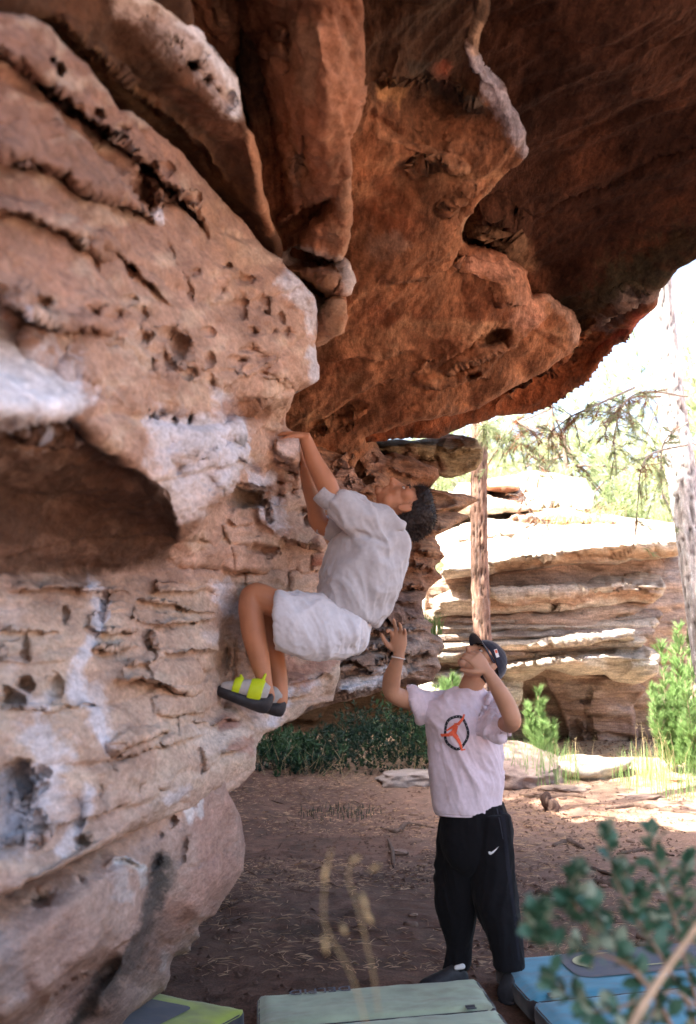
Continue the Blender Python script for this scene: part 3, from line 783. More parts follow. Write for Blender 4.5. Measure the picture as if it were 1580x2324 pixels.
F_.pit(508, 1490, 16, 30, 0.10); F_.pit(478, 1345, 10, 12, .05); F_.block([(555, 1472), (570, 1470), (572, 1492), (556, 1494)], -0.05, 3, 1)
for x, y, rx, ry, d in ((60, 1555, 16, 14, .08), (35, 1588, 26, 13, .08), (125, 1562, 16, 26, .05), (18, 1570, 10, 10, .05), (40, 1775, 45, 40, .09), (28, 1850, 40, 50, .05), (190, 1910, 14, 9, .07), (90, 1880, 16, 30, .05), (178, 1850, 14, 40, .04), (370, 1795, 12, 6, .05), (225, 1800, 12, 20, .03), (100, 1755, 14, 10, .05), (300, 1790, 14, 24, .03)):
    F_.pit(x, y, rx, ry, d)
F_.fill((0.51, 0.335, 0.25))
pp = np.stack([F_.X, F_.Y, F_.X * 0], -1)
n1 = fbm(pp, (0.008, 0.012, 1), 5, 101, 0.55); n2 = fbm(pp, (0.016, 0.022, 1), 5, 111, 0.55)
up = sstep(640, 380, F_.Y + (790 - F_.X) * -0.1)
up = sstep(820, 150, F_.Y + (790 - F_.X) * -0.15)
F_.mixc(up * 0.9, (0.255, 0.14, 0.10))  # upper face darkened in colour, painting in the weaker light up there
F_.mixc(sstep(0.0, 0.5, n1) * 0.6, (0.42, 0.235, 0.165)); F_.mixc(sstep(0.1, 0.5, n2) * 0.5, (0.64, 0.50, 0.38)); F_.mixc(sstep(0.1, 0.5, -n2) * 0.5, (0.34, 0.195, 0.14))
low = sstep(1280, 1360, F_.Y)
F_.mixc(low * (0.35 + 0.4 * sstep(-0.4, 0.4, n2)), (0.56, 0.46, 0.37)); F_.mixc(low * sstep(.15, .6, n1) * .5, (0.62, 0.58, 0.56))
F_.mixc(sstep(1660, 1900, F_.Y) * 0.35, (0.34, 0.26, 0.25))
# underside of the brow, darkened in colour to stand in for its shade
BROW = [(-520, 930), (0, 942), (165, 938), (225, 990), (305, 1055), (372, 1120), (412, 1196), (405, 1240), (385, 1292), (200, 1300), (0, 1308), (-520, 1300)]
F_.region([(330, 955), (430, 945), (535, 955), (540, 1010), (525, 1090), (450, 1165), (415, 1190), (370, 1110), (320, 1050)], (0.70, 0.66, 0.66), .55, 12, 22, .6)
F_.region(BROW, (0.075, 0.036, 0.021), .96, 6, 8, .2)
F_.region([(0, 1000), (60, 990), (135, 1000), (140, 1018), (60, 1012), (0, 1006)], (0.30, 0.18, 0.12), .7, 6)
F_.paint([(350, 1340), (410, 1370)], 30, (0.40, 0.27, 0.18), 0.5)
F_.paint([(380, 1310), (250, 1330), (60, 1340)], 40, (0.30, 0.19, 0.14), 0.7, 0.5)
F_.paint([(540, 620), (470, 480)], 50, (0.43, 0.26, 0.16), 0.5)
CW = (0.66, 0.65, 0.70)
for pts, r, k in (([(-60, 780), (30, 850), (90, 890)], 92, 1.0), ([(350, 965), (440, 975), (525, 985)], 34, .95), ([(400, 1010), (480, 1000), (530, 1020)], 30, .7), ([(660, 640), (700, 690), (718, 740)], 26, .95), ([(708, 800), (716, 860)], 18, 1.0), ([(645, 640), (690, 680), (712, 730)], 24, .9), ([(705, 800), (712, 850)], 16, 1.0), ([(500, 900), (525, 940), (540, 965)], 22, .95), ([(360, 960), (430, 985), (510, 1000)], 38, .8), ([(370, 1040), (380, 1000)], 30, .6), ([(520, 1040), (515, 1100)], 24, .7),
                  ([(430, 1100), (470, 1070), (500, 1050)], 40, .45), ([(570, 1060), (585, 1100), (610, 1090)], 22, .9), ([(625, 1150), (635, 1190)], 22, .85), ([(590, 1140), (597, 1170)], 10, .8), ([(215, 1325), (235, 1390), (205, 1460), (172, 1520), (180, 1570), (215, 1640), (240, 1700)], 20, .85),
                  ([(175, 1560), (215, 1600), (230, 1670)], 30, .5), ([(80, 1670), (120, 1720), (100, 1800), (60, 1880)], 45, .75), ([(190, 1790), (190, 1860), (150, 1930)], 16, .7), ([(505, 1335), (510, 1380), (535, 1385)], 24, .85), ([(40, 1580), (70, 1600), (110, 1590)], 20, .6), ([(225, 1560), (240, 1600)], 18, .4),
                  ([(560, 1600), (580, 1630), (600, 1640)], 22, .5), ([(655, 1570), (640, 1610), (625, 1640)], 18, .95), ([(690, 1560), (720, 1545)], 16, .8), ([(380, 1815), (410, 1800), (430, 1790)], 14, .8), ([(535, 1430), (560, 1500), (545, 1560)], 14, .4), ([(60, 700), (115, 790)], 8, .5), ([(355, 480), (362, 495)], 12, .9), ([(650, 1020), (670, 1000)], 22, .35), ([(478, 1440), (490, 1450)], 14, .5)):
    F_.paint(pts, r, CW, k, 0.75, int(r))
for pts, r, k in (([(10, 1800), (40, 1850), (30, 1920)], 42, .8), ([(180, 1820), (185, 1860)], 14, .6), ([(30, 1760), (60, 1770)], 28, .9)):
    F_.paint(pts, r, (0.27, 0.28, 0.32), k, 0.6)
F_.paint([(40, 1745), (60, 1790)], 26, (0.10, 0.095, 0.10), 0.7)
F_.region([(-520, 690), (0, 716), (28, 772), (56, 812), (86, 822), (122, 858), (150, 890), (172, 928), (0, 932), (-520, 925)], (0.80, 0.79, 0.82), .97, 7, 8, .12)
F_.paint([(720, 1275)], 18, (0.42, 0.16, 0.11), 0.9, 0.2); F_.paint([(500, 1640), (530, 1645)], 16, (0.30, 0.15, 0.12), 0.8); F_.paint([(540, 1690), (570, 1700)], 22, (0.34, 0.17, 0.13), 0.7)
F_.paint([(600, 1480), (680, 1530), (740, 1500)], 30, (0.33, 0.17, 0.13), 0.7); F_.paint([(560, 1130)], 40, (0.16, 0.13, 0.08), 0.5); F_.paint([(540, 1000)], 16, (0.14, 0.14, 0.13), 0.7)
F_.paint([(520, 930), (600, 935)], 30, (0.30, 0.14, 0.075), 0.8, 0.4)
F_.paint([(700, 1400), (740, 1360)], 26, (0.34, 0.30, 0.27), 0.7)
F_.round_edge(13, 0.07)
def face_disp(P, s):
    lo = sstep(1240, 1340, s.Y)
    b = bedded(P, 9.0, (0.02, -0.03), 121, 0.16, 3.0)
    ridg = fbm(P * np.array([1, 1, 2.2]), 3.2, 5, 131, 0.5) + (1 - lo) * (bedded(P, 6.0, (0, -.3), 127, .3, 1.6) * .9 + .5 * fbm(P, 7, 4, 133, .6, ridged=True))
    return ridg * 0.03 + fbm(P, 14, 3, 141) * 0.007 + b * 0.045 * lo * (0.5 + 0.5 * fbm(P, 1.1, 2, 151))
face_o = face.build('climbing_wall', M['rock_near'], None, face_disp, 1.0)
tag(face_o, 'near pocketed sandstone face on the left with chalk marks and a blocky beige wall below', 'rock face')

# rounded foot below the wall
foot_poly = [(-520, 2000), (0, 2020), (110, 1950), (210, 1890), (300, 1830), (400, 1770), (500, 1745), (508, 1768), (520, 1800), (545, 1850), (561, 1920), (556, 1975), (520, 2030), (485, 2078),
             (450, 2105), (452, 2125), (434, 2142), (432, 2160), (395, 2172), (388, 2190), (386, 2215), (372, 2250), (340, 2272), (300, 2300), (270, 2335), (240, 2420), (-520, 2700)]
foot_curves = [
    [(-520, 2000, 1.7), (0, 2030, 2.35), (110, 1970, 2.55), (210, 1905, 2.75), (300, 1850, 2.95), (400, 1785, 3.3), (500, 1748, 3.75)],
    [(-520, 2200, 1.55), (0, 2180, 2.15), (150, 2060, 2.35), (260, 1980, 2.6), (350, 1930, 2.95), (440, 1860, 3.4)],
    [(545, 1850, 3.95), (561, 1920, 4.0), (556, 1975, 4.0), (485, 2078, 3.95)],
    [(480, 1900, 3.55), (490, 1980, 3.55), (430, 2060, 3.45)],
    [(350, 2000, 3.0), (330, 2090, 2.98), (280, 2190, 2.95), (220, 2280, 2.95)],
    [(250, 2040, 2.55), (200, 2160, 2.5), (130, 2215, 2.45), (0, 2300, 2.2)],
    [(-520, 2600, 2.1), (60, 2330, 2.8), (180, 2250, 3.0), (260, 2190, 3.1)],
    [(452, 2120, 4.15), (434, 2150, 4.2), (388, 2185, 4.2)], [(400, 2120, 3.7), (350, 2180, 3.75), (300, 2240, 3.7)], [(372, 2250, 4.2), (270, 2335, 4.0), (240, 2420, 3.9)],
]
foot = Relief(foot_poly, foot_curves, 4.0, 5.0, 47)
foot.crack([(430, 1902), (420, 1930), (408, 1965)], 5, 0.05); foot.crack([(338, 1972), (360, 1955), (378, 1942)], 4, 0.04)
foot.ledge([(240, 1972), (275, 1945), (300, 1955), (335, 1968)], 0.04, 16)
foot.ledge([(90, 2300), (150, 2245), (205, 2212), (260, 2160), (330, 2110)], 0.10, 60); foot.pit(395, 1862, 9, 9, 0.08); foot.pit(365, 1895, 6, 6, .04)
foot.crack([(420, 1975), (480, 1950), (550, 1910)], 4, 0.015); foot.ledge([(370, 2150), (420, 2110), (480, 2075)], 0.05, 26)
foot.pit(90, 2050, 30, 16, 0.06, -30); foot.pit(180, 2005, 10, 8, .04)
foot.fill((0.36, 0.255, 0.215))
pp = np.stack([foot.X, foot.Y, foot.X * 0], -1)
n1 = fbm(pp, (0.012, 0.007, 1), 5, 161, 0.55)
foot.mixc(sstep(0, .5, n1) * .6, (0.42, 0.32, 0.27)); foot.mixc(sstep(0, .5, -n1) * .5, (0.25, 0.165, 0.15))
foot.paint([(0, 2080), (110, 2010), (210, 1945), (320, 1870), (420, 1820)], 36, (0.44, 0.27, 0.18), 0.8, 0.5)
foot.paint([(480, 1850), (500, 1980), (430, 2060)], 60, (0.42, 0.25, 0.20), 0.6)
foot.paint([(370, 1955), (360, 2040), (335, 2110), (290, 2190), (210, 2270), (150, 2330)], 24, (0.055, 0.052, 0.05), 0.92, 0.55)
foot.paint([(390, 1965), (385, 2010)], 20, (0.075, 0.07, 0.06), 0.7, 0.5)
foot.paint([(265, 1955), (285, 1950), (330, 1972)], 10, (0.62, 0.66, 0.68), 0.95, 0.5); foot.paint([(270, 1975), (280, 2030)], 22, (0.42, 0.43, 0.45), 0.5); foot.paint([(325, 1985), (330, 2010)], 12, (0.5, 0.5, 0.5), 0.6)
foot.paint([(435, 1790), (432, 1860)], 13, (0.68, 0.66, 0.66), 0.85); foot.paint([(458, 1790), (455, 1850)], 7, (0.66, 0.64, 0.64), 0.8); foot.paint([(385, 1820), (405, 1800)], 14, (0.66, 0.64, 0.64), 0.8)
foot.paint([(370, 2160), (362, 2195)], 8, (0.5, 0.45, 0.44), 0.6); foot.paint([(0, 2150), (20, 2230)], 40, (0.22, 0.22, 0.24), 0.5); foot.paint([(350, 2100), (300, 2230), (240, 2320)], 30, (0.16, 0.12, 0.11), 0.5)
foot.round_edge(18, 0.16)
foot_o = foot.build('rounded_boulder', M['rock_near'], None, lambda P, s: fbm(P, 2.6, 5, 171, 0.5) * 0.035 + fbm(P, 13, 3, 175) * 0.006, 1.1)
tag(foot_o, 'smooth rounded boulder under the left wall with a black water streak down its side', 'boulder')
# ------------------------------------------------------------------ layered rock behind the climber, added shade blocks, far outcrop
stack_poly = [(600, 1000), (740, 985), (828, 975), (850, 1000), (872, 1036), (890, 1030), (940, 1040), (998, 1068), (998, 1086), (945, 1104), (975, 1110), (1040, 1118), (1086, 1135), (1060, 1150), (1000, 1158),
              (1066, 1170), (1030, 1195), (985, 1215), (1000, 1235), (1012, 1268), (985, 1290), (1008, 1313), (975, 1340), (955, 1366), (962, 1400), (985, 1420), (975, 1436), (1005, 1450), (1012, 1470), (988, 1490), (1000, 1515),
              (985, 1545), (930, 1560), (870, 1572), (800, 1588), (740, 1602), (690, 1620), (600, 1660), (560, 1500), (560, 1100)]
stack_curves = [
    [(600, 1000, 5.2), (740, 990, 5.5), (828, 985, 5.9)], [(690, 1100, 4.9), (760, 1080, 5.3), (800, 1040, 5.5)],
    [(850, 1010, 6.3), (890, 1045, 6.4), (990, 1076, 6.5)], [(800, 1120, 5.7), (870, 1090, 6.0)],
    [(870, 1130, 6.5), (960, 1140, 6.9), (1080, 1136, 7.1)], [(980, 1180, 6.6), (1060, 1172, 7.0)],
    [(760, 1300, 5.2), (860, 1300, 5.9), (960, 1250, 6.3), (1008, 1265, 6.5)], [(900, 1350, 6.2), (1000, 1315, 6.6)],
    [(760, 1420, 5.3), (880, 1400, 5.8), (955, 1400, 6.2)], [(760, 1500, 5.2), (880, 1480, 5.7), (1005, 1465, 6.4)],
    [(700, 1606, 4.6), (740, 1590, 4.9), (850, 1555, 5.6), (985, 1530, 6.3)], [(600, 1500, 4.6), (650, 1250, 4.8)],
    [(930, 1558, 6.9), (870, 1572, 6.7), (740, 1602, 5.7)],
]
stack = Relief(stack_poly, stack_curves, 3.6, 7.0, 57)
for x, y, rx, ry, d in ((818, 1065, 12, 18, .16), (835, 1085, 12, 10, .14), (800, 1050, 12, 12, .12), (845, 1040, 12, 9, .10), (775, 1060, 9, 9, .08), (855, 1062, 14, 10, .08), (790, 1090, 10, 8, .06), (830, 1130, 20, 14, .12), (850, 1110, 10, 8, .08), (820, 1150, 12, 12, .08)):
    stack.pit(x, y, rx, ry, d, 10, 0.3, 6)
for pts, a, f in (([(740, 1115), (800, 1120), (880, 1118), (960, 1100)], .15, 24), ([(870, 1060), (940, 1085), (990, 1085)], .1, 16), ([(930, 1155), (1000, 1158), (1060, 1150)], .2, 14), ([(900, 1215), (985, 1212), (1030, 1195)], .2, 20), ([(930, 1290), (985, 1288)], .2, 16),
                  ([(940, 1250), (1010, 1262)], .12, 12), ([(900, 1336), (975, 1338)], .2, 14), ([(830, 1370), (880, 1366), (955, 1368)], .15, 14), ([(800, 1402), (870, 1408), (960, 1400)], .16, 14), ([(780, 1440), (860, 1436), (975, 1436)], .16, 16), ([(760, 1478), (860, 1472), (990, 1488)], .22, 18),
                  ([(740, 1500), (860, 1506), (960, 1500)], .12, 16), ([(700, 1540), (800, 1520), (900, 1530)], .14, 24), ([(850, 1560), (900, 1540), (980, 1520)], .1, 20)):
    stack.ledge(pts, a, f, 2.5, 6)
stack.fill((0.33, 0.17, 0.10))
pp = np.stack([stack.X, stack.Y, stack.X * 0], -1)
n1 = fbm(pp, (0.012, 0.03, 1), 5, 201, 0.55)
stack.mixc(sstep(1320, 1380, stack.Y) * 0.85, (0.33, 0.245, 0.20))
stack.mixc(sstep(0, .5, n1) * .5, (0.17, 0.09, 0.06)); stack.mixc(sstep(0, .5, -n1) * .4 * sstep(1330, 1420, stack.Y), (0.46, 0.40, 0.36))
stack.mixc(sstep(1110, 1130, stack.Y) * sstep(1260, 1200, stack.Y) * sstep(960, 1000, stack.X) * 0.5, (0.42, 0.30, 0.20))
stack.paint([(750, 1090), (800, 1090), (790, 1070)], 22, (0.40, 0.24, 0.18), 0.8); stack.paint([(860, 1050), (850, 1030)], 16, (0.34, 0.22, 0.18), 0.6)
stack.paint([(800, 1560), (860, 1545), (890, 1530)], 24, (0.66, 0.65, 0.68), 0.85, 0.6); stack.paint([(870, 1480), (800, 1482), (740, 1500)], 10, (0.55, 0.52, 0.52), 0.8); stack.paint([(690, 1590), (650, 1600)], 22, (0.6, 0.58, 0.6), 0.8)
stack.paint([(900, 1350), (940, 1390), (880, 1370)], 30, (0.20, 0.12, 0.10), 0.7); stack.paint([(960, 1230), (990, 1260)], 20, (0.44, 0.26, 0.15), 0.7)
stack.round_edge(10, 0.12)
def stack_disp(P, s):
    return bedded(P, 11.0, (0.03, -0.05), 211, 0.25, 3.5) * 0.075 * (0.3 + 0.7 * sstep(1120, 1300, s.Y)) + fbm(P, 3.5, 5, 221, 0.55) * 0.075
stack_o = stack.build('layered_rock_stack', M['rock_back'], None, stack_disp, 2.0)
tag(stack_o, 'stack of thin jagged reddish rock beds directly behind the climber', 'rock')

slab_poly = [(790, 1010), (850, 1000), (930, 997), (990, 992), (1000, 984), (1050, 990), (1085, 1000), (1098, 1018), (1096, 1042), (1080, 1066), (1050, 1078), (1010, 1086), (985, 1078), (930, 1056), (860, 1050), (790, 1050)]
slab = Relief(slab_poly, [[(790, 1008, 7.9), (930, 1000, 8.0), (1050, 993, 8.0)], [(800, 1018, 7.0), (900, 1012, 7.1), (1000, 1010, 7.2), (1090, 1015, 7.3)], [(860, 1045, 7.3), (960, 1060, 7.3), (1050, 1070, 7.4)]], 3.0, 5.0, 67)
slab.crack([(995, 1005), (985, 1030), (1000, 1070)], 4, 0.03); slab.bump(1050, 1002, 30, 14, .12); slab.pit(960, 1035, 26, 12, .12); slab.ledge([(1000, 1030), (1050, 1022), (1098, 1030)], .10, 14); slab.ledge([(860, 1030), (930, 1035), (990, 1045)], 0.1, 16)
slab.fill((0.34, 0.27, 0.16)); slab.paint([(930, 1040), (970, 1050), (1000, 1060)], 22, (0.16, 0.07, 0.045), .8); slab.paint([(850, 1003), (930, 1000), (1000, 990), (1060, 996)], 7, (0.5, 0.46, 0.36), 0.9, .3)  # the pale strip paints the light along the top edge
slab.paint([(1040, 1000), (1010, 992)], 14, (0.42, 0.30, 0.22), .7); slab.paint([(1040, 1040)], 36, (0.32, 0.25, 0.13), .6)
slab.round_edge(8, 0.1)
tag(slab.build('rock_slab', M['rock_back'], None, lambda P, s: fbm(P, 4, 4, 231) * 0.06, 1.0), 'mossy olive brown rock slab jutting out under the roof lip, above the far outcrop', 'rock slab')

# backdrop behind the undergrowth, its dark colour painting the shade of the hollow
cave_poly = [(480, 1560), (700, 1480), (1010, 1440), (1080, 1560), (1090, 1680), (1075, 1745), (900, 1745), (700, 1755), (480, 1790)]
cave = Relief(cave_poly, [[(480, 1560, 15.5), (1010, 1450, 16.5)], [(480, 1790, 14), (800, 1750, 15.5), (1075, 1745, 15.8)], [(620, 1650, 17), (900, 1640, 17.5), (1060, 1640, 16.5)]], 6.0, 8.0, 71)
cave.fill((0.12, 0.08, 0.055)); cave.paint([(880, 1625), (960, 1640)], 34, (0.30, 0.18, 0.11), .8)
tag(cave.build('shade_backdrop', M['rock_back'], None, lambda P, s: bedded(P, 3.0, (0, 0), 241) * .3 + fbm(P, 1.2, 4, 245) * 0.3, 1.0), 'rock backdrop behind the green undergrowth, coloured dark for the shaded hollow', 'rock')

# unseen cliff blocks above and behind, added and sized to cast the shade
def rough_block(name, x0, x1, y0, y1, z0, z1, mat, seed, n=14, amp=0.5, color=(0.36, 0.22, 0.15)):
    bm = bmesh.new()
    bmesh.ops.create_cube(bm, size=1.0)
    bmesh.ops.subdivide_edges(bm, edges=bm.edges[:], cuts=n, use_grid_fill=True)
    for v in bm.verts:
        v.co = Vector((x0 + (v.co.x + .5) * (x1 - x0), y0 + (v.co.y + .5) * (y1 - y0), z0 + (v.co.z + .5) * (z1 - z0)))
        o = mnoise.noise_vector(v.co * 0.35 + Vector((seed, 0, 0))) * amp + mnoise.noise_vector(v.co * 1.1 + Vector((0, seed, 0))) * amp * .4
        v.co += o
    me = bpy.data.meshes.new(name)
    bm.to_mesh(me); bm.free()
    at = me.color_attributes.new('tone', 'FLOAT_COLOR', 'POINT')
    c = np.ones((len(me.vertices), 4), np.float32); c[:, :3] = color
    at.data.foreach_set('color', c.ravel())
    return link(name, me, mat)
cliff = empty('shade_cliff', (-6, 4, 0)); tag(cliff, kind='structure')
for nm, b in (('cliff_body', (-13, -2.6, -4, 9, -1, 8.6)), ('cliff_cap', (-12, 1.0, -1.8, 7.0, 4.9, 9.2)), ('cliff_back', (-12, -1.5, 7.4, 15.5, -1, 5.4)), ('cliff_brow', (-12, -0.6, -1.2, 2.4, 3.6, 6.0))):
    o = rough_block(nm, *b, M['rock_back'], len(nm), 12, 0.4)
    o.parent = cliff; o.matrix_parent_inverse = Matrix.Translation((6, -4, 0))

# far outcrop
out = empty('rock_outcrop', PT(1260, 1735, 14.0)); tag(out, 'big sunlit layered sandstone outcrop with a wide pale top slab beyond the clearing', 'rock outcrop')
OI = Matrix.Translation(-out.location)
def jslab(name, poly, curves, cols, seed, step=3.0, rough=4.0, feats=None, edge=(7, .15), beds=(5.0, .12), fb=.12, back=2.0):
    r = Relief(poly, curves, step, rough, seed, 2)
    r.fill(cols[0])
    q = np.stack([r.X, r.Y, r.X * 0], -1)
    n = fbm(q, (0.012, 0.05, 1), 5, seed + 3, .6)
    r.mixc(sstep(0, .45, n) * .7, cols[1]); r.mixc(sstep(0.05, .5, -n) * .6, cols[2])
    if feats: feats(r)
    r.round_edge(*edge)
    o = r.build(name, M['rock_back'], out, lambda P, s: bedded(P, beds[0], (0.02, 0.03), seed + 5, .2, 1.2) * beds[1] * 1.5 + bedded(P, beds[0] * 2.7, (0.02, 0.03), seed + 15, .15, 1.5) * beds[1] * .5 + fbm(P * np.array([.6, .6, 1.6]), 1.8, 5, seed + 7, .55) * fb, back)
    o.matrix_parent_inverse = OI
    return o
PALE, PALE2, GR2 = (0.56, 0.47, 0.38), (0.62, 0.56, 0.48), (0.38, 0.31, 0.26)
BR, RD_, DK = (0.47, 0.33, 0.25), (0.42, 0.18, 0.10), (0.28, 0.19, 0.14)
jslab('backing_rock', [(960, 1310), (1100, 1285), (1300, 1262), (1535, 1240), (1560, 1300), (1560, 1500), (1500, 1745), (1000, 1745), (940, 1500)], [[(960, 1310, 13.9), (1250, 1290, 13.9), (1540, 1260, 15.4)], [(960, 1400, 13.7), (1200, 1400, 13.65), (1440, 1392, 13.75), (1500, 1385, 14.6)], [(960, 1495, 13.7), (1200, 1490, 13.65), (1420, 1480, 13.75), (1480, 1475, 14.6)], [(1000, 1740, 15.4), (1500, 1740, 15.6)], [(1200, 1580, 16.0)]], (BR, DK, GR2), 301, 6, 5)
jslab('top_mound', [(1040, 1098), (1130, 1086), (1200, 1068), (1330, 1085), (1350, 1120), (1340, 1165), (1450, 1178), (1535, 1188), (1560, 1270), (980, 1270), (985, 1180)],
      [[(1040, 1098, 21), (1200, 1068, 22), (1340, 1090, 21), (1535, 1188, 20)], [(985, 1180, 17.5), (1180, 1150, 18), (1340, 1160, 18), (1560, 1240, 17.5)], [(980, 1270, 17), (1560, 1270, 17)]], (PALE, PALE2, BR), 311, 4, 4,
      lambda r: (r.ledge([(1060, 1120), (1110, 1112), (1180, 1100)], .5, 16), r.ledge([(1200, 1150), (1300, 1150), (1400, 1175)], .5, 20), r.paint([(1120, 1106), (1165, 1103)], 14, RD_, .9, .3)))
jslab('boulder', [(1090, 1112), (1105, 1098), (1140, 1086), (1172, 1089), (1182, 1102), (1178, 1114), (1150, 1120), (1110, 1118)], [[(1090, 1110, 18.5), (1140, 1087, 18.8), (1182, 1102, 18.6)], [(1100, 1104, 17.9), (1175, 1104, 17.9)], [(1110, 1118, 18.6), (1170, 1116, 18.6)]], (RD_, BR, RD_), 315, 2.5, 2)
jslab('upper_ledge', [(985, 1120), (1080, 1112), (1090, 1122), (1120, 1128), (1200, 1142), (1235, 1158), (1150, 1165), (1060, 1178), (980, 1190)], [[(985, 1120, 18.5), (1080, 1114, 18.5), (1200, 1142, 18)], [(985, 1150, 17), (1100, 1148, 17), (1230, 1158, 17)], [(980, 1188, 17.4), (1150, 1165, 17.4)]], (PALE, PALE2, BR), 321, 3, 3)
jslab('middle_ledge', [(1150, 1186), (1165, 1168), (1230, 1158), (1290, 1152), (1340, 1166), (1395, 1184), (1400, 1200), (1150, 1205)], [[(1150, 1186, 17), (1230, 1158, 17.5), (1340, 1166, 17.5)], [(1165, 1176, 16.3), (1300, 1172, 16.3), (1395, 1188, 16.3)], [(1160, 1200, 16.8), (1395, 1200, 16.8)]], (BR, RD_, PALE), 325, 3, 3)
jslab('top_slab', [(970, 1218), (1050, 1190), (1110, 1178), (1200, 1180), (1260, 1178), (1330, 1180), (1400, 1186), (1460, 1196), (1530, 1206), (1540, 1225), (1541, 1262), (1500, 1264), (1440, 1270), (1400, 1280), (1340, 1275), (1290, 1282), (1220, 1292), (1150, 1298), (1110, 1304), (1060, 1309), (1010, 1318), (998, 1302), (1010, 1285), (975, 1250)],
      [[(970, 1218, 16.5), (1110, 1178, 17), (1330, 1180, 17), (1530, 1206, 16.8)], [(1000, 1292, 13.0), (1080, 1288, 12.9), (1150, 1270, 12.9), (1250, 1258, 13.0), (1330, 1244, 13.1), (1450, 1233, 13.3), (1540, 1228, 13.5)],
       [(1010, 1318, 13.4), (1110, 1304, 13.4), (1220, 1292, 13.5), (1340, 1274, 13.6), (1440, 1270, 13.9), (1541, 1262, 14.3)], [(1120, 1292, 13.3), (1250, 1274, 13.4), (1400, 1256, 13.6)]], (PALE, PALE2, BR), 331, 3, 4,
      lambda r: (r.ledge([(1120, 1276), (1200, 1264), (1260, 1262)], .15, 12), r.paint([(1130, 1290), (1250, 1275), (1350, 1262), (1440, 1252), (1530, 1248)], 13, (0.36, 0.22, 0.13), .85, .4), r.ledge([(1000, 1240), (1100, 1225), (1250, 1215)], .15, 20)))
jslab('second_slab', [(985, 1345), (1000, 1330), (1040, 1322), (1110, 1314), (1150, 1308), (1250, 1292), (1350, 1287), (1440, 1287), (1500, 1305), (1514, 1330), (1505, 1352), (1480, 1370), (1420, 1368), (1380, 1377), (1300, 1387), (1200, 1390), (1110, 1396), (980, 1402)],
      [[(1000, 1330, 15), (1150, 1308, 15), (1350, 1287, 15.2), (1500, 1305, 15)], [(1000, 1366, 13.2), (1110, 1350, 13.2), (1300, 1337, 13.3), (1420, 1322, 13.4), (1508, 1332, 13.6)], [(985, 1400, 13.55), (1110, 1396, 13.5), (1300, 1386, 13.6), (1480, 1368, 13.9)]], (PALE, GR2, BR), 341, 3, 4,
      lambda r: (r.paint([(1120, 1375), (1200, 1365), (1300, 1360), (1380, 1352), (1480, 1350)], 17, (0.34, 0.20, 0.13), .85, .5), r.crack([(1240, 1340), (1260, 1360), (1250, 1385)], 4, .15), r.ledge([(1380, 1362), (1420, 1340), (1500, 1350)], .12, 12)))
for k, (ya, yb, xl, xr, Y0) in enumerate(((1394, 1421, 965, 1500, 13.7), (1410, 1440, 990, 1490, 13.6), (1428, 1460, 960, 1480, 13.5), (1448, 1480, 985, 1462, 13.4), (1468, 1500, 970, 1330, 13.45))):
    sl = -0.035
    jslab('thin_bed', [(xl, ya + (1200 - xl) * -sl), (1200, ya), (xr, ya + (xr - 1200) * sl), (xr + 8, (ya + yb) / 2 + (xr - 1200) * sl), (xr - 4, yb + (xr - 1200) * sl), (1200, yb + 3), (xl, yb + (1200 - xl) * -sl), (xl - 8, (ya + yb) / 2 + 8)],
          [[(xl, ya + 3, Y0 + .16), (1200, ya, Y0 + .16), (xr, ya - 6, Y0 + .3)], [(xl, (ya + yb) / 2 + 6, Y0 - .1), (1200, (ya + yb) / 2, Y0 - .1), (xr, (ya + yb) / 2 - 6, Y0 + .2)], [(xl, yb + 8, Y0 + .12), (1200, yb, Y0 + .12), (xr, yb - 8, Y0 + .25)]],
          (((0.36, 0.27, 0.22), PALE2, BR), (PALE, BR, GR2))[k % 2], 350 + k * 9, 3, 4, None, (5, .12), (7.0, .10), .09, 1.5)
jslab('lower_lobe', [(1140, 1492), (1220, 1478), (1300, 1462), (1400, 1456), (1460, 1462), (1502, 1484), (1492, 1530), (1440, 1556), (1400, 1548), (1370, 1532), (1300, 1534), (1240, 1520), (1200, 1542), (1160, 1556), (1130, 1530)],
      [[(1140, 1492, 14.2), (1300, 1462, 14.2), (1460, 1462, 14.2)], [(1150, 1515, 13.2), (1300, 1495, 13.1), (1400, 1490, 13.1), (1490, 1495, 13.5)], [(1160, 1550, 13.9), (1300, 1532, 13.9), (1440, 1552, 13.8)]], (PALE, GR2, BR), 401, 3, 4,
      lambda r: (r.paint([(1340, 1500), (1370, 1510)], 16, (0.6, 0.58, 0.6), .9, .5), r.ledge([(1150, 1512), (1250, 1500), (1300, 1480)], .15, 12)))
jslab('side_lobe', [(1190, 1448), (1300, 1430), (1400, 1424), (1442, 1430), (1440, 1452), (1400, 1462), (1300, 1470), (1200, 1482)], [[(1190, 1448, 14), (1400, 1424, 14)], [(1200, 1464, 13.0), (1420, 1440, 13.1)], [(1200, 1480, 13.7), (1400, 1460, 13.7)]], (PALE, PALE2, GR2), 405, 3, 3,
      lambda r: r.paint([(1370, 1440), (1400, 1438)], 10, (0.6, 0.58, 0.62), .9, .4))
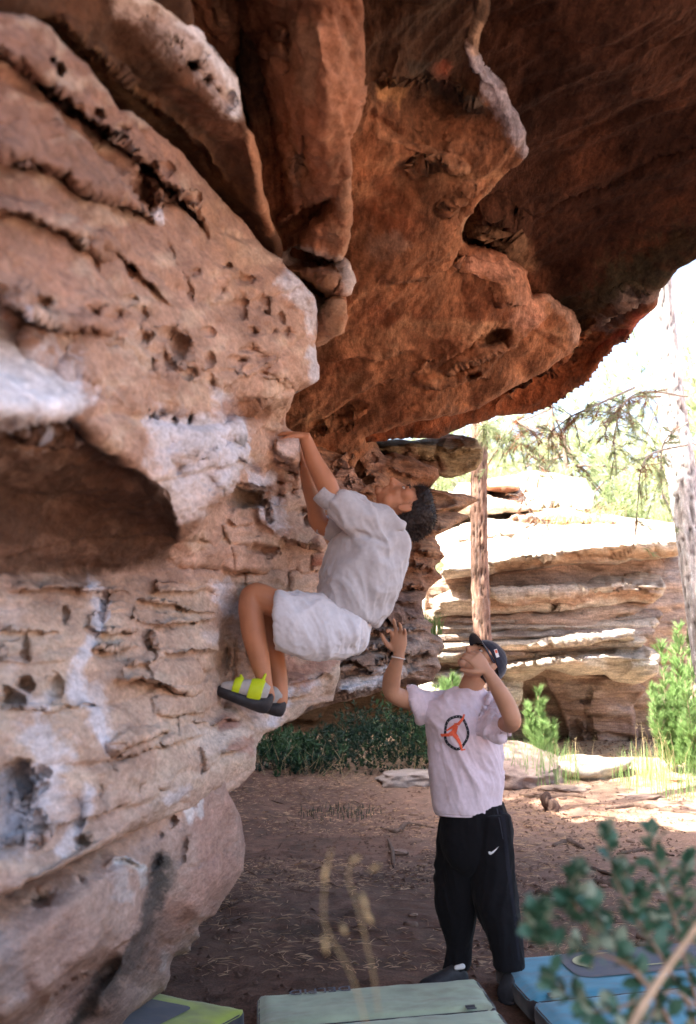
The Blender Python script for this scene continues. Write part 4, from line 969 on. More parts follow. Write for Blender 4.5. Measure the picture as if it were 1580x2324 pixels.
jslab('lower_pillar', [(1230, 1515), (1300, 1522), (1380, 1528), (1440, 1540), (1470, 1560), (1440, 1610), (1450, 1700), (1455, 1760), (1270, 1760), (1290, 1680), (1270, 1600), (1240, 1560)],
      [[(1240, 1520, 14.3), (1440, 1545, 14.2)], [(1260, 1590, 14.6), (1350, 1580, 14.2), (1440, 1600, 14.7)], [(1280, 1700, 15.0), (1360, 1700, 14.5), (1450, 1700, 15)], [(1270, 1755, 14.6), (1450, 1755, 14.6)]], ((0.34, 0.22, 0.17), (0.42, 0.32, 0.27), (0.22, 0.13, 0.10)), 411, 3.5, 4,
      lambda r: (r.crack([(1340, 1560), (1330, 1620), (1340, 1700)], 6, .12), r.pit(1310, 1660, 14, 20, .2), r.pit(1300, 1700, 12, 14, .2)), (8, .2), (3, .12), .16)
jslab('left_face', [(960, 1492), (1080, 1482), (1150, 1490), (1190, 1530), (1180, 1600), (1120, 1660), (980, 1650), (950, 1560)], [[(960, 1495, 14.2), (1150, 1492, 14.2)], [(970, 1530, 13.6), (1100, 1540, 13.5), (1180, 1560, 13.9)], [(960, 1650, 14.2), (1120, 1655, 14.3)]], (PALE2, PALE, BR), 421, 3.5, 4,
      lambda r: (r.crack([(980, 1560), (1030, 1540), (1050, 1520)], 5, .15), r.ledge([(960, 1590), (1060, 1600), (1180, 1570)], .25, 20)))

# ------------------------------------------------------------------ ground
def ground_h(x, y):
    p = np.stack([x, y, x * 0], -1)
    h = fbm(p, 0.35, 3, 501) * 0.05 + fbm(p, 1.6, 4, 511) * 0.028 * sstep(2.5, 5, y)
    h = h + fbm(p, 7, 3, 521, ridged=True) * 0.010 + np.maximum(0, fbm(p, 3.2, 4, 525) - .12) * 0.05
    return h - 0.02 + 0.42 * sstep(11, 15, y) + 6 * sstep(24, 90, y)
def gh(x, y): return float(ground_h(np.array([x]), np.array([y]))[0])
def ground_sheet(x0, x1, y0, y1, nx, ny, zoff=0.0):
    X, Y = np.meshgrid(np.linspace(x0, x1, nx), np.linspace(y0, y1, ny))
    Z = ground_h(X, Y) + zoff
    V = np.stack([X, Y, Z], -1).reshape(-1, 3)
    i = np.arange(nx * ny).reshape(ny, nx)
    Q = np.stack([i[:-1, :-1], i[:-1, 1:], i[1:, 1:], i[1:, :-1]], -1).reshape(-1, 4)
    return V, Q
gx = np.concatenate([np.linspace(-300, -12, 24)[:-1], np.linspace(-12, -3, 20)[:-1], np.linspace(-3, 7, 330)[:-1], np.linspace(7, 14, 24)[:-1], np.linspace(14, 300, 24)])
gy_ = np.concatenate([np.linspace(-120, -2, 20)[:-1], np.linspace(-2, 3.4, 12)[:-1], np.linspace(3.4, 9, 240)[:-1], np.linspace(9, 20, 240)[:-1], np.linspace(20, 400, 70)])
GXm, GYm = np.meshgrid(gx, gy_)
GZ = ground_h(GXm, GYm)
V = np.stack([GXm, GYm, GZ], -1).reshape(-1, 3)
i = np.arange(len(V)).reshape(GXm.shape)
Q = np.stack([i[:-1, :-1], i[:-1, 1:], i[1:, 1:], i[1:, :-1]], -1).reshape(-1, 4)
pq = np.stack([GXm, GYm, GXm * 0], -1)
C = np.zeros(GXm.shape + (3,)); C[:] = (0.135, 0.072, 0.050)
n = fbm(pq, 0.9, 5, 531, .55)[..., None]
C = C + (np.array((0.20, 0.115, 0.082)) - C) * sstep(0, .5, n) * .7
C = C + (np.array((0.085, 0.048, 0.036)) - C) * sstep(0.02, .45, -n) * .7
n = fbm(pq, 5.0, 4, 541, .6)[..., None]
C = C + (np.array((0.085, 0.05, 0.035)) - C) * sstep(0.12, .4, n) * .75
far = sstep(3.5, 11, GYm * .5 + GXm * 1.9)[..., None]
C = C + (np.array((0.36, 0.225, 0.165)) - C) * far * .7  # soil paler towards the right, partly painting in the brighter light there
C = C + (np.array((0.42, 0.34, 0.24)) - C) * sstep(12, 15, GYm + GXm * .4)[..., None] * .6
gmat = rock_mat('red_sandy_soil', 18, 0.6, (1, 1, 1), (0, 0, 0), 0.25, 0.3, 0.95, dist=0.01)
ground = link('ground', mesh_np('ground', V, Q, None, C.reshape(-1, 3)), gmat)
tag(ground, kind='structure')

# needles, chips and twigs lying on the soil
def litter(name, n, x0, x1, y0, y1, L, Wd, mat, seed, dens=None, zo=0.004):
    rng = np.random.RandomState(seed)
    x = rng.uniform(x0, x1, n * 3); y = rng.uniform(y0, y1, n * 3)
    m = fbm(np.stack([x, y, x * 0], -1), 0.9, 4, seed) + rng.uniform(-.25, .25, n * 3) > (dens if dens is not None else -.1)
    x, y = x[m][:n], y[m][:n]; n = len(x)
    a = rng.uniform(0, np.pi, n); l = L * rng.uniform(.4, 1.2, n); w = Wd * rng.uniform(.6, 1.4, n)
    dx, dy = np.cos(a) * l, np.sin(a) * l
    z = ground_h(x, y) + zo + rng.uniform(0, .008, n)
    A = np.stack([x - dx - dy / l * w, y - dy + dx / l * w, z], -1); B = np.stack([x - dx + dy / l * w, y - dy - dx / l * w, z], -1)
    Cc = np.stack([x + dx, y + dy, ground_h(x + dx, y + dy) + zo + rng.uniform(0, .015, n)], -1)
    D = np.stack([x, y, z + w * 1.5], -1)
    V = np.stack([A, B, Cc, D], 1).reshape(-1, 3)
    k = np.arange(n)[:, None] * 4
    T = np.concatenate([k + [0, 3, 2], k + [1, 2, 3], k + [0, 1, 3]])
    o = link(name, mesh_np(name, V, None, T), mat, None, False)
    tag(o, kind='stuff'); return o
M['needle_dry'] = plain_mat('dry_needles', (0.44, 0.27, 0.16), 0.8, 0.3, 3)
M['chip'] = plain_mat('bark_chips', (0.12, 0.065, 0.045), 0.9, 0.3, 3)
M['straw'] = plain_mat('straw', (0.55, 0.43, 0.24), 0.8, 0.2, 3, trans=.3)
M['needle_green'] = plain_mat('green_needles', (0.22, 0.29, 0.12), 0.6, 0.3, 2, trans=.35)
M['needle_pale'] = plain_mat('young_needles', (0.26, 0.40, 0.15), 0.6, 0.25, 4, trans=.4)
M['leaf_dark'] = plain_mat('dark_leaves', (0.018, 0.052, 0.034), 0.5, 0.35, 6, trans=.2)
M['bark'] = rock_mat('pine_bark', 30, .8, (1, 1, .3), (0, 0, 0), .35, .25, .95)
tag(litter('pine_needle_litter', 22000, -1.5, 6.5, 5.2, 16, .04, .0026, M['needle_dry'], 5), 'dry pine needles strewn over the clearing', 'litter')
tag(litter('twig_litter', 700, -1.5, 6.5, 4.6, 15, .11, .0045, M['chip'], 19, -.05, .006), 'dark twigs scattered over the clearing', 'litter')
tag(litter('bark_litter', 5200, -1.0, 6.5, 4.6, 15, .022, .009, M['chip'], 9, .0), 'dark bark chips strewn over the clearing', 'litter')
# ------------------------------------------------------------------ tubes, trunks, foliage
def tube_np(pts, rad, seg=8, cap=True, rough=0.0, seed=0, flat=None):
    """vertices and quads of one tapered tube; flat = (axis vector, factor) squashes the section"""
    pts = [Vector(p) for p in pts]
    n = len(pts)
    V, Q, T = [], [], []
    up = Vector((0, 0, 1))
    t0 = (pts[1] - pts[0]).normalized()
    a = t0.orthogonal().normalized()
    if flat is not None:
        f = Vector(flat[0]); a = (f - t0 * f.dot(t0)).normalized()
    for i in range(n):
        t = (pts[min(i + 1, n - 1)] - pts[max(i - 1, 0)])
        t = t.normalized() if t.length > 1e-9 else t0
        a = (a - t * a.dot(t))
        a = a.normalized() if a.length > 1e-6 else t.orthogonal().normalized()
        b = t.cross(a)
        r = rad[i] if hasattr(rad, '__len__') else rad
        for k in range(seg):
            th = 2 * math.pi * k / seg
            rr = r
            if rough: rr *= 1 + rough * mnoise.noise(Vector((math.cos(th) * 2.2, math.sin(th) * 2.2, i * .8 + seed)))
            fa = flat[1] if flat is not None else 1.0
            V.append(pts[i] + a * math.cos(th) * rr * fa + b * math.sin(th) * rr)
    for i in range(n - 1):
        for k in range(seg):
            k2 = (k + 1) % seg
            Q.append((i * seg + k, i * seg + k2, (i + 1) * seg + k2, (i + 1) * seg + k))
    if cap:
        V.append(pts[0]); V.append(pts[-1])
        for k in range(seg):
            T.append((len(V) - 2, (k + 1) % seg, k)); T.append((len(V) - 1, (n - 1) * seg + k, (n - 1) * seg + (k + 1) % seg))
    return V, Q, T
class MB:
    def __init__(s): s.V, s.Q, s.T = [], [], []
    def add(s, V, Q=(), T=()):
        o = len(s.V); s.V += [tuple(v) for v in V]
        s.Q += [tuple(i + o for i in q) for q in Q]; s.T += [tuple(i + o for i in t) for t in T]
    def tube(s, *a, **k): s.add(*tube_np(*a, **k))
    def build(s, name, mat, parent=None, smooth=True, color=None):
        me = mesh_np(name, s.V, s.Q or None, s.T or None, None if color is None else np.tile(color, (len(s.V), 1)))
        o = link(name, me, mat, parent, smooth)
        if parent is not None: o.matrix_parent_inverse = Matrix.Translation(-parent.location)
        return o
def path(pts, k=6):
    """smooth curve through points (x,y,z) with optional radius as 4th"""
    P = [np.array(p, float) for p in pts]
    P = [2 * P[0] - P[1]] + P + [2 * P[-1] - P[-2]]
    r = []
    for i in range(1, len(P) - 2):
        for j in range(k):
            t = j / k
            r.append(0.5 * ((2 * P[i]) + (-P[i - 1] + P[i + 1]) * t + (2 * P[i - 1] - 5 * P[i] + 4 * P[i + 1] - P[i + 2]) * t * t + (-P[i - 1] + 3 * P[i] - 3 * P[i + 1] + P[i + 2]) * t ** 3))
    r.append(P[-2])
    return r
def GP(x, y, dz=0.0):
    """point of the ground seen at (x, y)"""
    lo, hi = 2.0, 60.0
    for _ in range(28):
        m = (lo + hi) / 2; q = PT(x, y, m)
        if q.z > gh(q.x, q.y): lo = m
        else: hi = m
    return (q.x, q.y, gh(q.x, q.y) + dz)
def bark_trunk(name, pts, parent, mat, seg=40, dens=0.05, plate=0.012, color=(0.30, 0.18, 0.13), seed=0):
    """trunk with plated bark; pts = (x, y, z, r)"""
    P = path(pts, 12)
    L = sum(np.linalg.norm(b[:3] - a[:3]) for a, b in zip(P[:-1], P[1:]))
    n = max(8, int(L / dens))
    idx = np.linspace(0, len(P) - 1.001, n)
    R = np.array([P[int(i)] * (1 - i % 1) + P[int(i) + 1] * (i % 1) for i in idx])
    th = np.linspace(0, 2 * np.pi, seg, endpoint=False)
    A, B = np.meshgrid(th, np.arange(n))
    cen = R[B, :3]; r = R[B, 3]
    q = np.stack([np.cos(A) * 2.6, np.sin(A) * 2.6, cen[..., 2] * 2.4], -1)
    ridge = np.abs(fbm(q, 1.6, 3, seed)) * 2
    fis = np.exp(-(ridge / 0.17) ** 2)
    rr = r + plate * (0.8 * fbm(q, 4, 3, seed + 5) - 1.6 * fis)
    Vv = cen + np.stack([np.cos(A) * rr, np.sin(A) * rr, A * 0], -1)
    i = np.arange(n * seg).reshape(n, seg)
    Q = np.stack([i[:-1], np.roll(i[:-1], -1, 1), np.roll(i[1:], -1, 1), i[1:]], -1).reshape(-1, 4)
    base = np.array(color)
    C = base * (0.85 + 0.5 * fbm(q, 2.5, 3, seed + 9)[..., None]) * (1 - 0.72 * fis[..., None])
    C = C + (np.array((0.40, 0.33, 0.30)) - C) * (sstep(0.1, .5, fbm(q, 5, 3, seed + 11)) * .5)[..., None]
    o = link(name, mesh_np(name, Vv.reshape(-1, 3), Q, None, np.clip(C.reshape(-1, 3), .02, .8)), mat, parent)
    if parent is not None: o.matrix_parent_inverse = Matrix.Translation(-parent.location)
    return o
def needles(centres, dirs, nper, length, width, spread, seed):
    """tufts of needle triangles"""
    rng = np.random.RandomState(seed)
    n = len(centres)
    c = np.repeat(np.asarray(centres, float), nper, 0); d = np.repeat(np.asarray(dirs, float), nper, 0)
    k = len(c)
    v = rng.normal(size=(k, 3)); v /= np.linalg.norm(v, axis=1, keepdims=True)
    dd = d + v * spread; dd /= np.linalg.norm(dd, axis=1, keepdims=True)
    base = c - d * length * rng.uniform(0, .9, (k, 1))
    l = length * rng.uniform(.6, 1.15, (k, 1))
    tip = base + dd * l
    s = np.cross(dd, rng.normal(size=(k, 3))); s /= np.linalg.norm(s, axis=1, keepdims=True) + 1e-9
    V = np.stack([base + s * width, base - s * width, tip], 1).reshape(-1, 3)
    return V, np.arange(k * 3).reshape(-1, 3)
def needle_mesh(name, cd, nper, length, width, spread, mat, parent, seed=0):
    V, T = needles([a for a, b in cd], [b for a, b in cd], nper, length, width, spread, seed)
    o = link(name, mesh_np(name, V, None, T), mat, parent, False)
    if parent is not None: o.matrix_parent_inverse = Matrix.Translation(-parent.location)
    return o
def crown_points(center, rad, n, seed, clumps=26, cr=0.28):
    rng = np.random.RandomState(seed)
    c = rng.normal(size=(clumps, 3)); c /= np.linalg.norm(c, axis=1, keepdims=True)
    c = c * rng.uniform(.45, 1.0, (clumps, 1)) * np.array(rad) + np.array(center)
    res = []
    for i in range(n):
        k = rng.randint(clumps)
        o = rng.normal(size=3) * np.array(rad) * cr * .55
        p = c[k] + o
        d = o / (np.linalg.norm(o) + 1e-6) + np.array([0, 0, .5]); d /= np.linalg.norm(d)
        res.append((p, d))
    return res, c
def big_pine(name, trunk_pts, crown_c, crown_r, label, ntuft, seed, bark_col=(0.30, 0.18, 0.13), nl=.16, nw=.006, nper=18, hi=True, group=None, mat=None, clumps=26):
    t = empty(name, (trunk_pts[0][0], trunk_pts[0][1], trunk_pts[0][2])); tag(t, label, 'pine tree', group)
    bark_trunk('trunk', trunk_pts, t, M['bark'], 44 if hi else 14, .03 if hi else .25, .014, bark_col, seed)
    pts, cl = crown_points(crown_c, crown_r, ntuft, seed, clumps)
    mb = MB(); rng = random.Random(seed)
    top = trunk_pts[-1]
    for c in cl:
        f = rng.uniform(.35, .95); a = trunk_pts[max(0, len(trunk_pts) - 2)]
        s = np.array([a[j] + (top[j] - a[j]) * f for j in range(3)])
        m = (s + c) / 2 + np.array([0, 0, .15])
        P = path([tuple(s), tuple(m), tuple(c)], 4)
        mb.tube(P, [.035 * (1 - .8 * i / len(P)) for i in range(len(P))], 5)
    mb.build('branches', M['bark'], t, color=(0.22, 0.15, 0.12))
    needle_mesh('crown', pts, nper, nl, nw, .75, mat or M['needle_green'], t, seed)
    return t
# the two trunks in the clearing
big_pine('pine_tree', [(1.42, 10.6, -.05, .125), (1.43, 10.6, 1.2, .10), (1.40, 10.6, 3.0, .092), (1.50, 10.7, 5.5, .08), (1.6, 10.8, 9.5, .05)], (2.2, 9.8, 9.6), (3.4, 3.2, 2.2),
         'tall straight pine with plated reddish bark rising right behind the man in the cap', 1500, 3, (0.39, 0.235, 0.175))
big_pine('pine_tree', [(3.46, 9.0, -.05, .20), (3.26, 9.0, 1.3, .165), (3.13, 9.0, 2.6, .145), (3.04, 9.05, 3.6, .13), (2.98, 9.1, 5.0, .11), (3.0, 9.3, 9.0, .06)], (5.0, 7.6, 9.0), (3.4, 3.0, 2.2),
         'pale leaning pine trunk at the right edge, bark whitened to look overexposed', 1700, 7, (0.88, 0.83, 0.80))  # white bark colour stands in for overexposure
big_pine('pine_tree', [(-3.5, 8.7, 8.4, .12), (-3.5, 8.7, 9.6, .1), (-3.5, 8.7, 11.2, .05)], (-3.5, 8.7, 10.4), (1.5, 1.5, 1.1), 'unseen pine added on top of the cliff to shade the flat boulder', 900, 91, hi=False)  # out of view, added to cast dappled shade on the flat boulder
# distant pines
M['needle_far'] = plain_mat('overexposed_needles', (0.38, 0.44, 0.24), 0.6, 0.3, 2, trans=.4)  # needle colour paled to imitate overexposed foliage
bgp = [(5.4, 24, 5.2, (2.6, 2.2, 3.0)), (8.5, 21, 5.0, (2.6, 2.2, 3.4)), (2.8, 27, 6.0, (2.4, 2, 3.0)), (10.5, 28, 7.0, (3.4, 3, 4.4)), (7.0, 33, 7.5, (3.5, 3, 4.5)), (13.5, 24, 5.0, (3, 2.5, 4)), (3.5, 38, 8, (4, 3, 4)), (0.5, 33, 6.4, (3, 3, 3)), (11.6, 36, 8.5, (4, 3, 5)), (15, 34, 7, (4, 3, 6)), (-3, 30, 5, (3, 3, 4)), (7.6, 26, 3.6, (2.6, 2, 2.4)), (5.2, 29, 4.2, (2.6, 2, 2.4)), (9.6, 24.5, 3.4, (2.4, 2, 2.4)), (12.6, 30, 4.5, (3, 2, 3)), (3.9, 23, 4.6, (1.6, 1.6, 1.6))]
bgl = ['round crowned pine beyond the right end of the outcrop', 'bushy pine behind the leaning trunk, right of the outcrop', 'small pale pine showing just above the outcrop behind the straight trunk', 'larger pine behind the bushy ones on the right', 'tall pale pine in the second row above the outcrop',
       'pine at the far right edge behind the leaning trunk', 'faint tall pine at the back above the rocks', 'distant pine hidden mostly by the mossy slab', 'tall pine at the back right against the white sky', 'farthest pine in the right corner of the wood', 'distant pine behind the layered stack', 'low spreading pine filling the gap left of the leaning trunk', 'low pine directly behind the middle of the outcrop', 'low dense pine just left of the leaning trunk base', 'low pine behind the leaning trunk in the second row', 'small pine above the knobbly rocks on the outcrop']
for k, (x, y, z, r) in enumerate(bgp):
    z0 = gh(x, y)
    big_pine('pine_tree', [(x, y, z0 - .2, .16), (x + .1, y, z0 + z * .5, .12), (x - .1, y, z0 + z + r[2] * .5, .05)], (x, y, z0 + z * .82), r, bgl[k], 1050, 20 + k, (0.36, 0.27, 0.22),   .27, .012, 20, False, 'pines beyond the outcrop', M['needle_far'], 34)
# low scrub behind the outcrop, right
def bush(name, c, r, n, nper, nl, nw, mat, label, cat, seed, spread=.8, stem=True, group=None, kind=None):
    t = empty(name, (c[0], c[1], gh(c[0], c[1]))); tag(t, label, cat, group, kind)
    pts, cl = crown_points((c[0], c[1], c[2]), r, n, seed, 16, .45)
    mb = MB()
    for q in cl:
        mb.tube(path([(c[0], c[1], t.location.z - .03), ((c[0] + q[0]) / 2, (c[1] + q[1]) / 2, (t.location.z + q[2]) / 2), tuple(q)], 3), [.014, .012, .011, .01, .008, .006, .004], 5)
    mb.build('stem', M['bark'], t, color=(0.25, 0.17, 0.13))
    needle_mesh('foliage', pts, nper, nl, nw, spread, mat, t, seed)
    return t
for k, (x, y, r, h) in enumerate(((6.2, 19.0, 1.1, 1.6), (4.6, 20.5, 1.2, 1.9), (7.4, 17.2, 1.0, 1.5), (5.6, 22, 1.6, 3.2), (8.8, 18.5, 1.4, 2.4), (3.2, 22, 1.1, 3.2))):
    z = gh(x, y)
    bush('green_bush', (x, y, z + h), (r, r * .8, h * .8), 700, 12, .14, .008, M['needle_green'], ['rounded green bush behind the right end of the outcrop', 'green bush rising over the top slab of the outcrop', 'green bush just right of the outcrop beside the leaning trunk', 'taller bush behind the outcrop under the pines', 'bush behind the leaning trunk at the right edge', 'bush peeping over the outcrop near the straight trunk'][k], 'bush', 60 + k)

# young pines in front of the outcrop
def young_pine(base, h, w, label, seed, n=230):
    t = empty('young_pine', base); tag(t, label, 'young pine'); n = int(n * 1.8)
    rng = random.Random(seed); mb = MB(); cd = []
    lean = rng.uniform(-.08, .08)
    mb.tube([Vector(base) + Vector((lean * i / 8 * h, 0, h * .93 * i / 8)) for i in range(9)], [.022 * (1 - i / 10) for i in range(9)], 6)
    plumes = [(rng.uniform(-1, 1) * w * .33, rng.uniform(-1, 1) * w * .33, h * rng.uniform(.45, .92), w * rng.uniform(.13, .22)) for _ in range(int(6 + h * 3))] + [(lean * h, 0, h, w * .2)]
    for (ox, oy, ph, pr) in plumes:
        mb.tube([(base[0], base[1], base[2] + ph * .15), (base[0] + ox * .7, base[1] + oy * .7, base[2] + ph * .55), (base[0] + ox, base[1] + oy, base[2] + ph * .95)], [.010, .007, .003], 5)
        for i in range(n // len(plumes)):
            f = rng.random(); z = ph * (.12 + .88 * f); k = .3 + .7 * f
            a = rng.uniform(0, 2 * math.pi); rad = pr * (1.05 - f) ** .4 * rng.uniform(.2, 1.1)
            p = np.array([base[0] + ox * k + math.cos(a) * rad, base[1] + oy * k + math.sin(a) * rad, base[2] + z])
            d = np.array([math.cos(a) * .6, math.sin(a) * .6, .9]); d /= np.linalg.norm(d)
            cd.append((p, d))
    mb.build('stem', M['bark'], t, color=(0.25, 0.18, 0.12))
    needle_mesh('needles', cd, 34, .10, .0038, .5, M['needle_pale'], t, seed)
young_pine(GP(1235, 1735), .98, .62, 'small bright green young pine in front of the middle of the outcrop', 1)
young_pine(GP(1530, 1750), 1.85, .78, 'tall bright green young pine at the right edge below the leaning trunk', 2, 420)
young_pine(GP(1592, 1762), 1.45, .8, 'lower young pine cut by the right edge of the photo', 3, 300)
young_pine(tuple(PT(1030, 1600, 12.8)), .38, .5, 'low green sprig behind the shoulder of the man in the cap', 4, 90)

def grass(name, x, y, n, h, r, mat, label, seed, bend=.35, w=.004, z=None, heads=False):
    rng = random.Random(seed); mb = MB()
    for i in range(n):
        a = rng.uniform(0, 6.283); rr = r * math.sqrt(rng.random())
        bx, by = x + math.cos(a) * rr, y + math.sin(a) * rr
        bz = gh(bx, by) if z is None else z
        l = h * rng.uniform(.5, 1.1); b = rng.uniform(0, 6.283); k = bend * l * rng.uniform(.2, 1.2)
        s = Vector((math.cos(b + 1.57), math.sin(b + 1.57), 0)) * w
        q = [Vector((bx, by, bz - .01)), Vector((bx + math.cos(b) * k * .3, by + math.sin(b) * k * .3, bz + l * .6)), Vector((bx + math.cos(b) * k, by + math.sin(b) * k, bz + l))]
        mb.add([q[0] + s, q[0] - s, q[1] + s * .7, q[1] - s * .7, q[2]], [(0, 1, 3, 2)], [(2, 3, 4)])
        if heads and rng.random() < .5:
            d = Vector((math.cos(b), math.sin(b), .3))
            for j in range(7):
                c = q[2].lerp(q[1], j * .05); e = Vector((rng.uniform(-1, 1), rng.uniform(-1, 1), rng.uniform(-.6, .9))) * .022
                mb.add([c, c + e + s, c + e * 1.4], [], [(0, 1, 2)])
    o = mb.build(name, mat, None, False); tag(o, label, 'grass', kind='stuff'); return o
p = PT(1225, 1725, 12.6); grass('green_grass', p.x, 12.6, 420, .42, .5, M['needle_pale'], 'green grass round the small young pine', 1)
grass('dry_grass', p.x + .35, 12.6, 22, .5, .3, M['straw'], 'dry grass stalks in front of the outcrop foot', 2, heads=True)
p = PT(1500, 1745, 12.2); grass('dry_grass', p.x, 12.3, 40, .7, .3, M['straw'], 'tall dry grass stalks at the foot of the right young pine', 3, heads=True)
grass('green_grass', p.x + .2, 12.2, 420, .4, .75, M['needle_pale'], 'green grass at the right edge of the clearing', 4)
p = PT(975, 1425, 6.5); grass('green_grass', p.x, p.y + .2, 170, .16, .10, M['needle_pale'], 'green grass tuft growing from a ledge of the layered stack', 5, .7, .003, p.z - .03)
p = PT(1300, 1190, 16.6); grass('dry_grass', p.x, p.y, 420, .32, .75, M['straw'], 'straw coloured dry twigs on top of the outcrop', 6, 1.4, .007, p.z - .05)
p = PT(1030, 1590, 12.9); grass('green_grass', p.x, p.y, 240, .35, .35, M['needle_pale'], 'green grass against the outcrop behind the raised hand', 8, .5, .005, p.z - .1)
p = PT(750, 1800, 11); grass('green_grass', p.x + .1, 10.9, 150, .08, .45, M['leaf_dark'], 'low dark grass tuft on the soil under the rock', 7, .6)
# undergrowth in the hollow
rng = np.random.RandomState(5)
M['leaf_mid'] = plain_mat('mid_green_leaves', (0.05, 0.11, 0.05), 0.5, 0.35, 6, trans=.2)
def under(name, n, mat, label, seed, ln, wd, x0, x1, y0, y1, hk, spread=1.1, nper=7):
    rg = np.random.RandomState(seed)
    x = rg.uniform(x0, x1, n * 2); y = rg.uniform(y0, y1, n * 2)
    q = np.stack([x, y, x * 0], -1)
    m = fbm(q, 1.6, 3, seed) + .5 * fbm(q, 5, 2, seed + 3) > -.12
    x, y = x[m][:n], y[m][:n]; n = len(x); q = np.stack([x, y, x * 0], -1)
    hm = hk * (.25 + .55 * sstep(-1.2, .9, x) + .9 * np.maximum(0, fbm(q, 2.2, 3, seed + 5)))
    z = rg.uniform(0.02, 1, n) ** .8 * hm
    V, T = needles(np.stack([x, y, z + ground_h(x, y)], -1), np.tile([0, -.2, .8], (n, 1)), nper, ln, wd, spread, seed)
    tag(link(name, mesh_np(name, V, None, T), mat, None, False), label, 'undergrowth', kind='stuff')
under('undergrowth', 2600, M['leaf_dark'], 'dark green leafy undergrowth filling the hollow behind the climbing wall', 5, .07, .009, -2.2, 1.45, 12.8, 14.8, .55)
under('undergrowth', 900, M['leaf_mid'], 'lighter green sprigs standing out of the dark undergrowth', 6, .09, .013, -1.4, 1.45, 12.7, 14.4, .7, 1.0, 5)
under('dry_grass', 420, M['straw'], 'dry straw mixed into the dark undergrowth', 7, .34, .003, -1.6, 1.4, 12.6, 14.2, .5, .7, 1)
# hanging pine sprays at the upper right
def spray(name, pts, label, seed, n=30, brown=.25, nl=.07):
    b = empty(name, pts[0]); tag(b, label, 'branch')
    P = path(pts, 8); mb = MB(); rng = random.Random(seed)
    mb.tube([p[:3] for p in P], [.010 * (1 - .75 * i / len(P)) for i in range(len(P))], 6)
    g, d = [], []
    for i in range(n):
        k = int(len(P) * (.2 + .8 * rng.random())) % len(P)
        s = P[k][:3]; v = np.array([rng.uniform(-1, 1), rng.uniform(-.8, .8), rng.uniform(-1.2, .4)]) * rng.uniform(.1, .34)
        e = s + v; m = s + v * .5 + np.array([0, 0, .03])
        mb.tube([s, m, e], [.004, .003, .0015], 4)
        vn = v / np.linalg.norm(v)
        for j in range(3):
            (d if rng.random() < brown else g).append((s + v * (.5 + .25 * j), vn))
    mb.build('branch_wood', M['bark'], b, color=(0.42, 0.35, 0.30))
    if g: needle_mesh('needles', g, 30, nl, .0022, .8, M['needle_far'], b, seed)
    if d: needle_mesh('dry_needles', d, 18, nl, .0018, .9, M['needle_rust'], b, seed + 1)
M['needle_rust'] = plain_mat('rusty_needles', (0.30, 0.13, 0.06), 0.7, 0.2, 4, trans=.3)
def V3(x, y, Y): return tuple(PT(x, y, Y))
spray('pine_branch', [V3(1560, 1010, 8.9), V3(1480, 1030, 8.6), V3(1455, 1070, 8.5), V3(1448, 1140, 8.5), V3(1440, 1230, 8.6)], 'bare curved pine branch drooping left from the leaning trunk', 1, 14, .6)
spray('pine_branch', [V3(1560, 900, 8.9), V3(1460, 890, 8.3), V3(1400, 930, 8.0), V3(1370, 990, 8.0)], 'pine branch with rusty and green needles left of the leaning trunk', 2, 26, .5)
spray('pine_branch', [V3(1500, 900, 8.6), V3(1430, 905, 8.2), V3(1400, 960, 8.2), V3(1395, 1040, 8.2)], 'thin hanging pine spray above the right end of the outcrop', 3, 22, .3)
spray('pine_branch', [V3(1440, 880, 8.2), V3(1330, 930, 7.8), V3(1290, 950, 7.8), V3(1240, 990, 8.0)], 'pine spray with rusty tips hanging just under the roof lip', 4, 30, .7)
spray('pine_branch', [V3(1120, 930, 10.3), V3(1090, 960, 10.0), V3(1130, 990, 9.9), V3(1190, 1010, 9.8)], 'green pine tuft beside the straight trunk just under the lip', 5, 44, .05, .11)
spray('pine_branch', [V3(1140, 940, 10.2), V3(1180, 960, 9.6), V3(1220, 1000, 9.6), V3(1225, 1080, 9.6)], 'drooping rusty pine twig right of the straight trunk', 6, 34, .75)
spray('pine_branch', [V3(1560, 960, 8.9), V3(1510, 1000, 8.7), V3(1500, 1060, 8.7), V3(1505, 1130, 8.7)], 'green pine spray hanging close to the leaning trunk', 8, 18, .2)
spray('pine_branch', [V3(1200, 1080, 10.5), V3(1190, 1130, 10.5), V3(1215, 1170, 10.5), V3(1250, 1190, 10.8)], 'tangle of thin bare twigs over the outcrop right of the straight trunk', 9, 30, 1.0, .05)

# ------------------------------------------------------------------ roots and stones on the clearing
def root(pts, label, seed, r=.03):
    P = path(pts, 8); n = len(P)
    V, Q, T = tube_np([Vector(p[:3]) + Vector((0, 0, .012 * mnoise.noise(Vector((i * .4, seed, 0))))) for i, p in enumerate(P)], [r * (.35 + .65 * math.sin(math.pi * (i + .5) / n)) * (1 + .25 * mnoise.noise(Vector((i * .7, 0, seed)))) for i in range(n)], 9, True, .25, seed)
    me = mesh_np('tree_root', V, Q, T, np.tile((0.13, 0.085, 0.065), (len(V), 1)))
    o = link('tree_root', me, M['bark']); tag(o, label, 'root', 'roots on the clearing'); return o

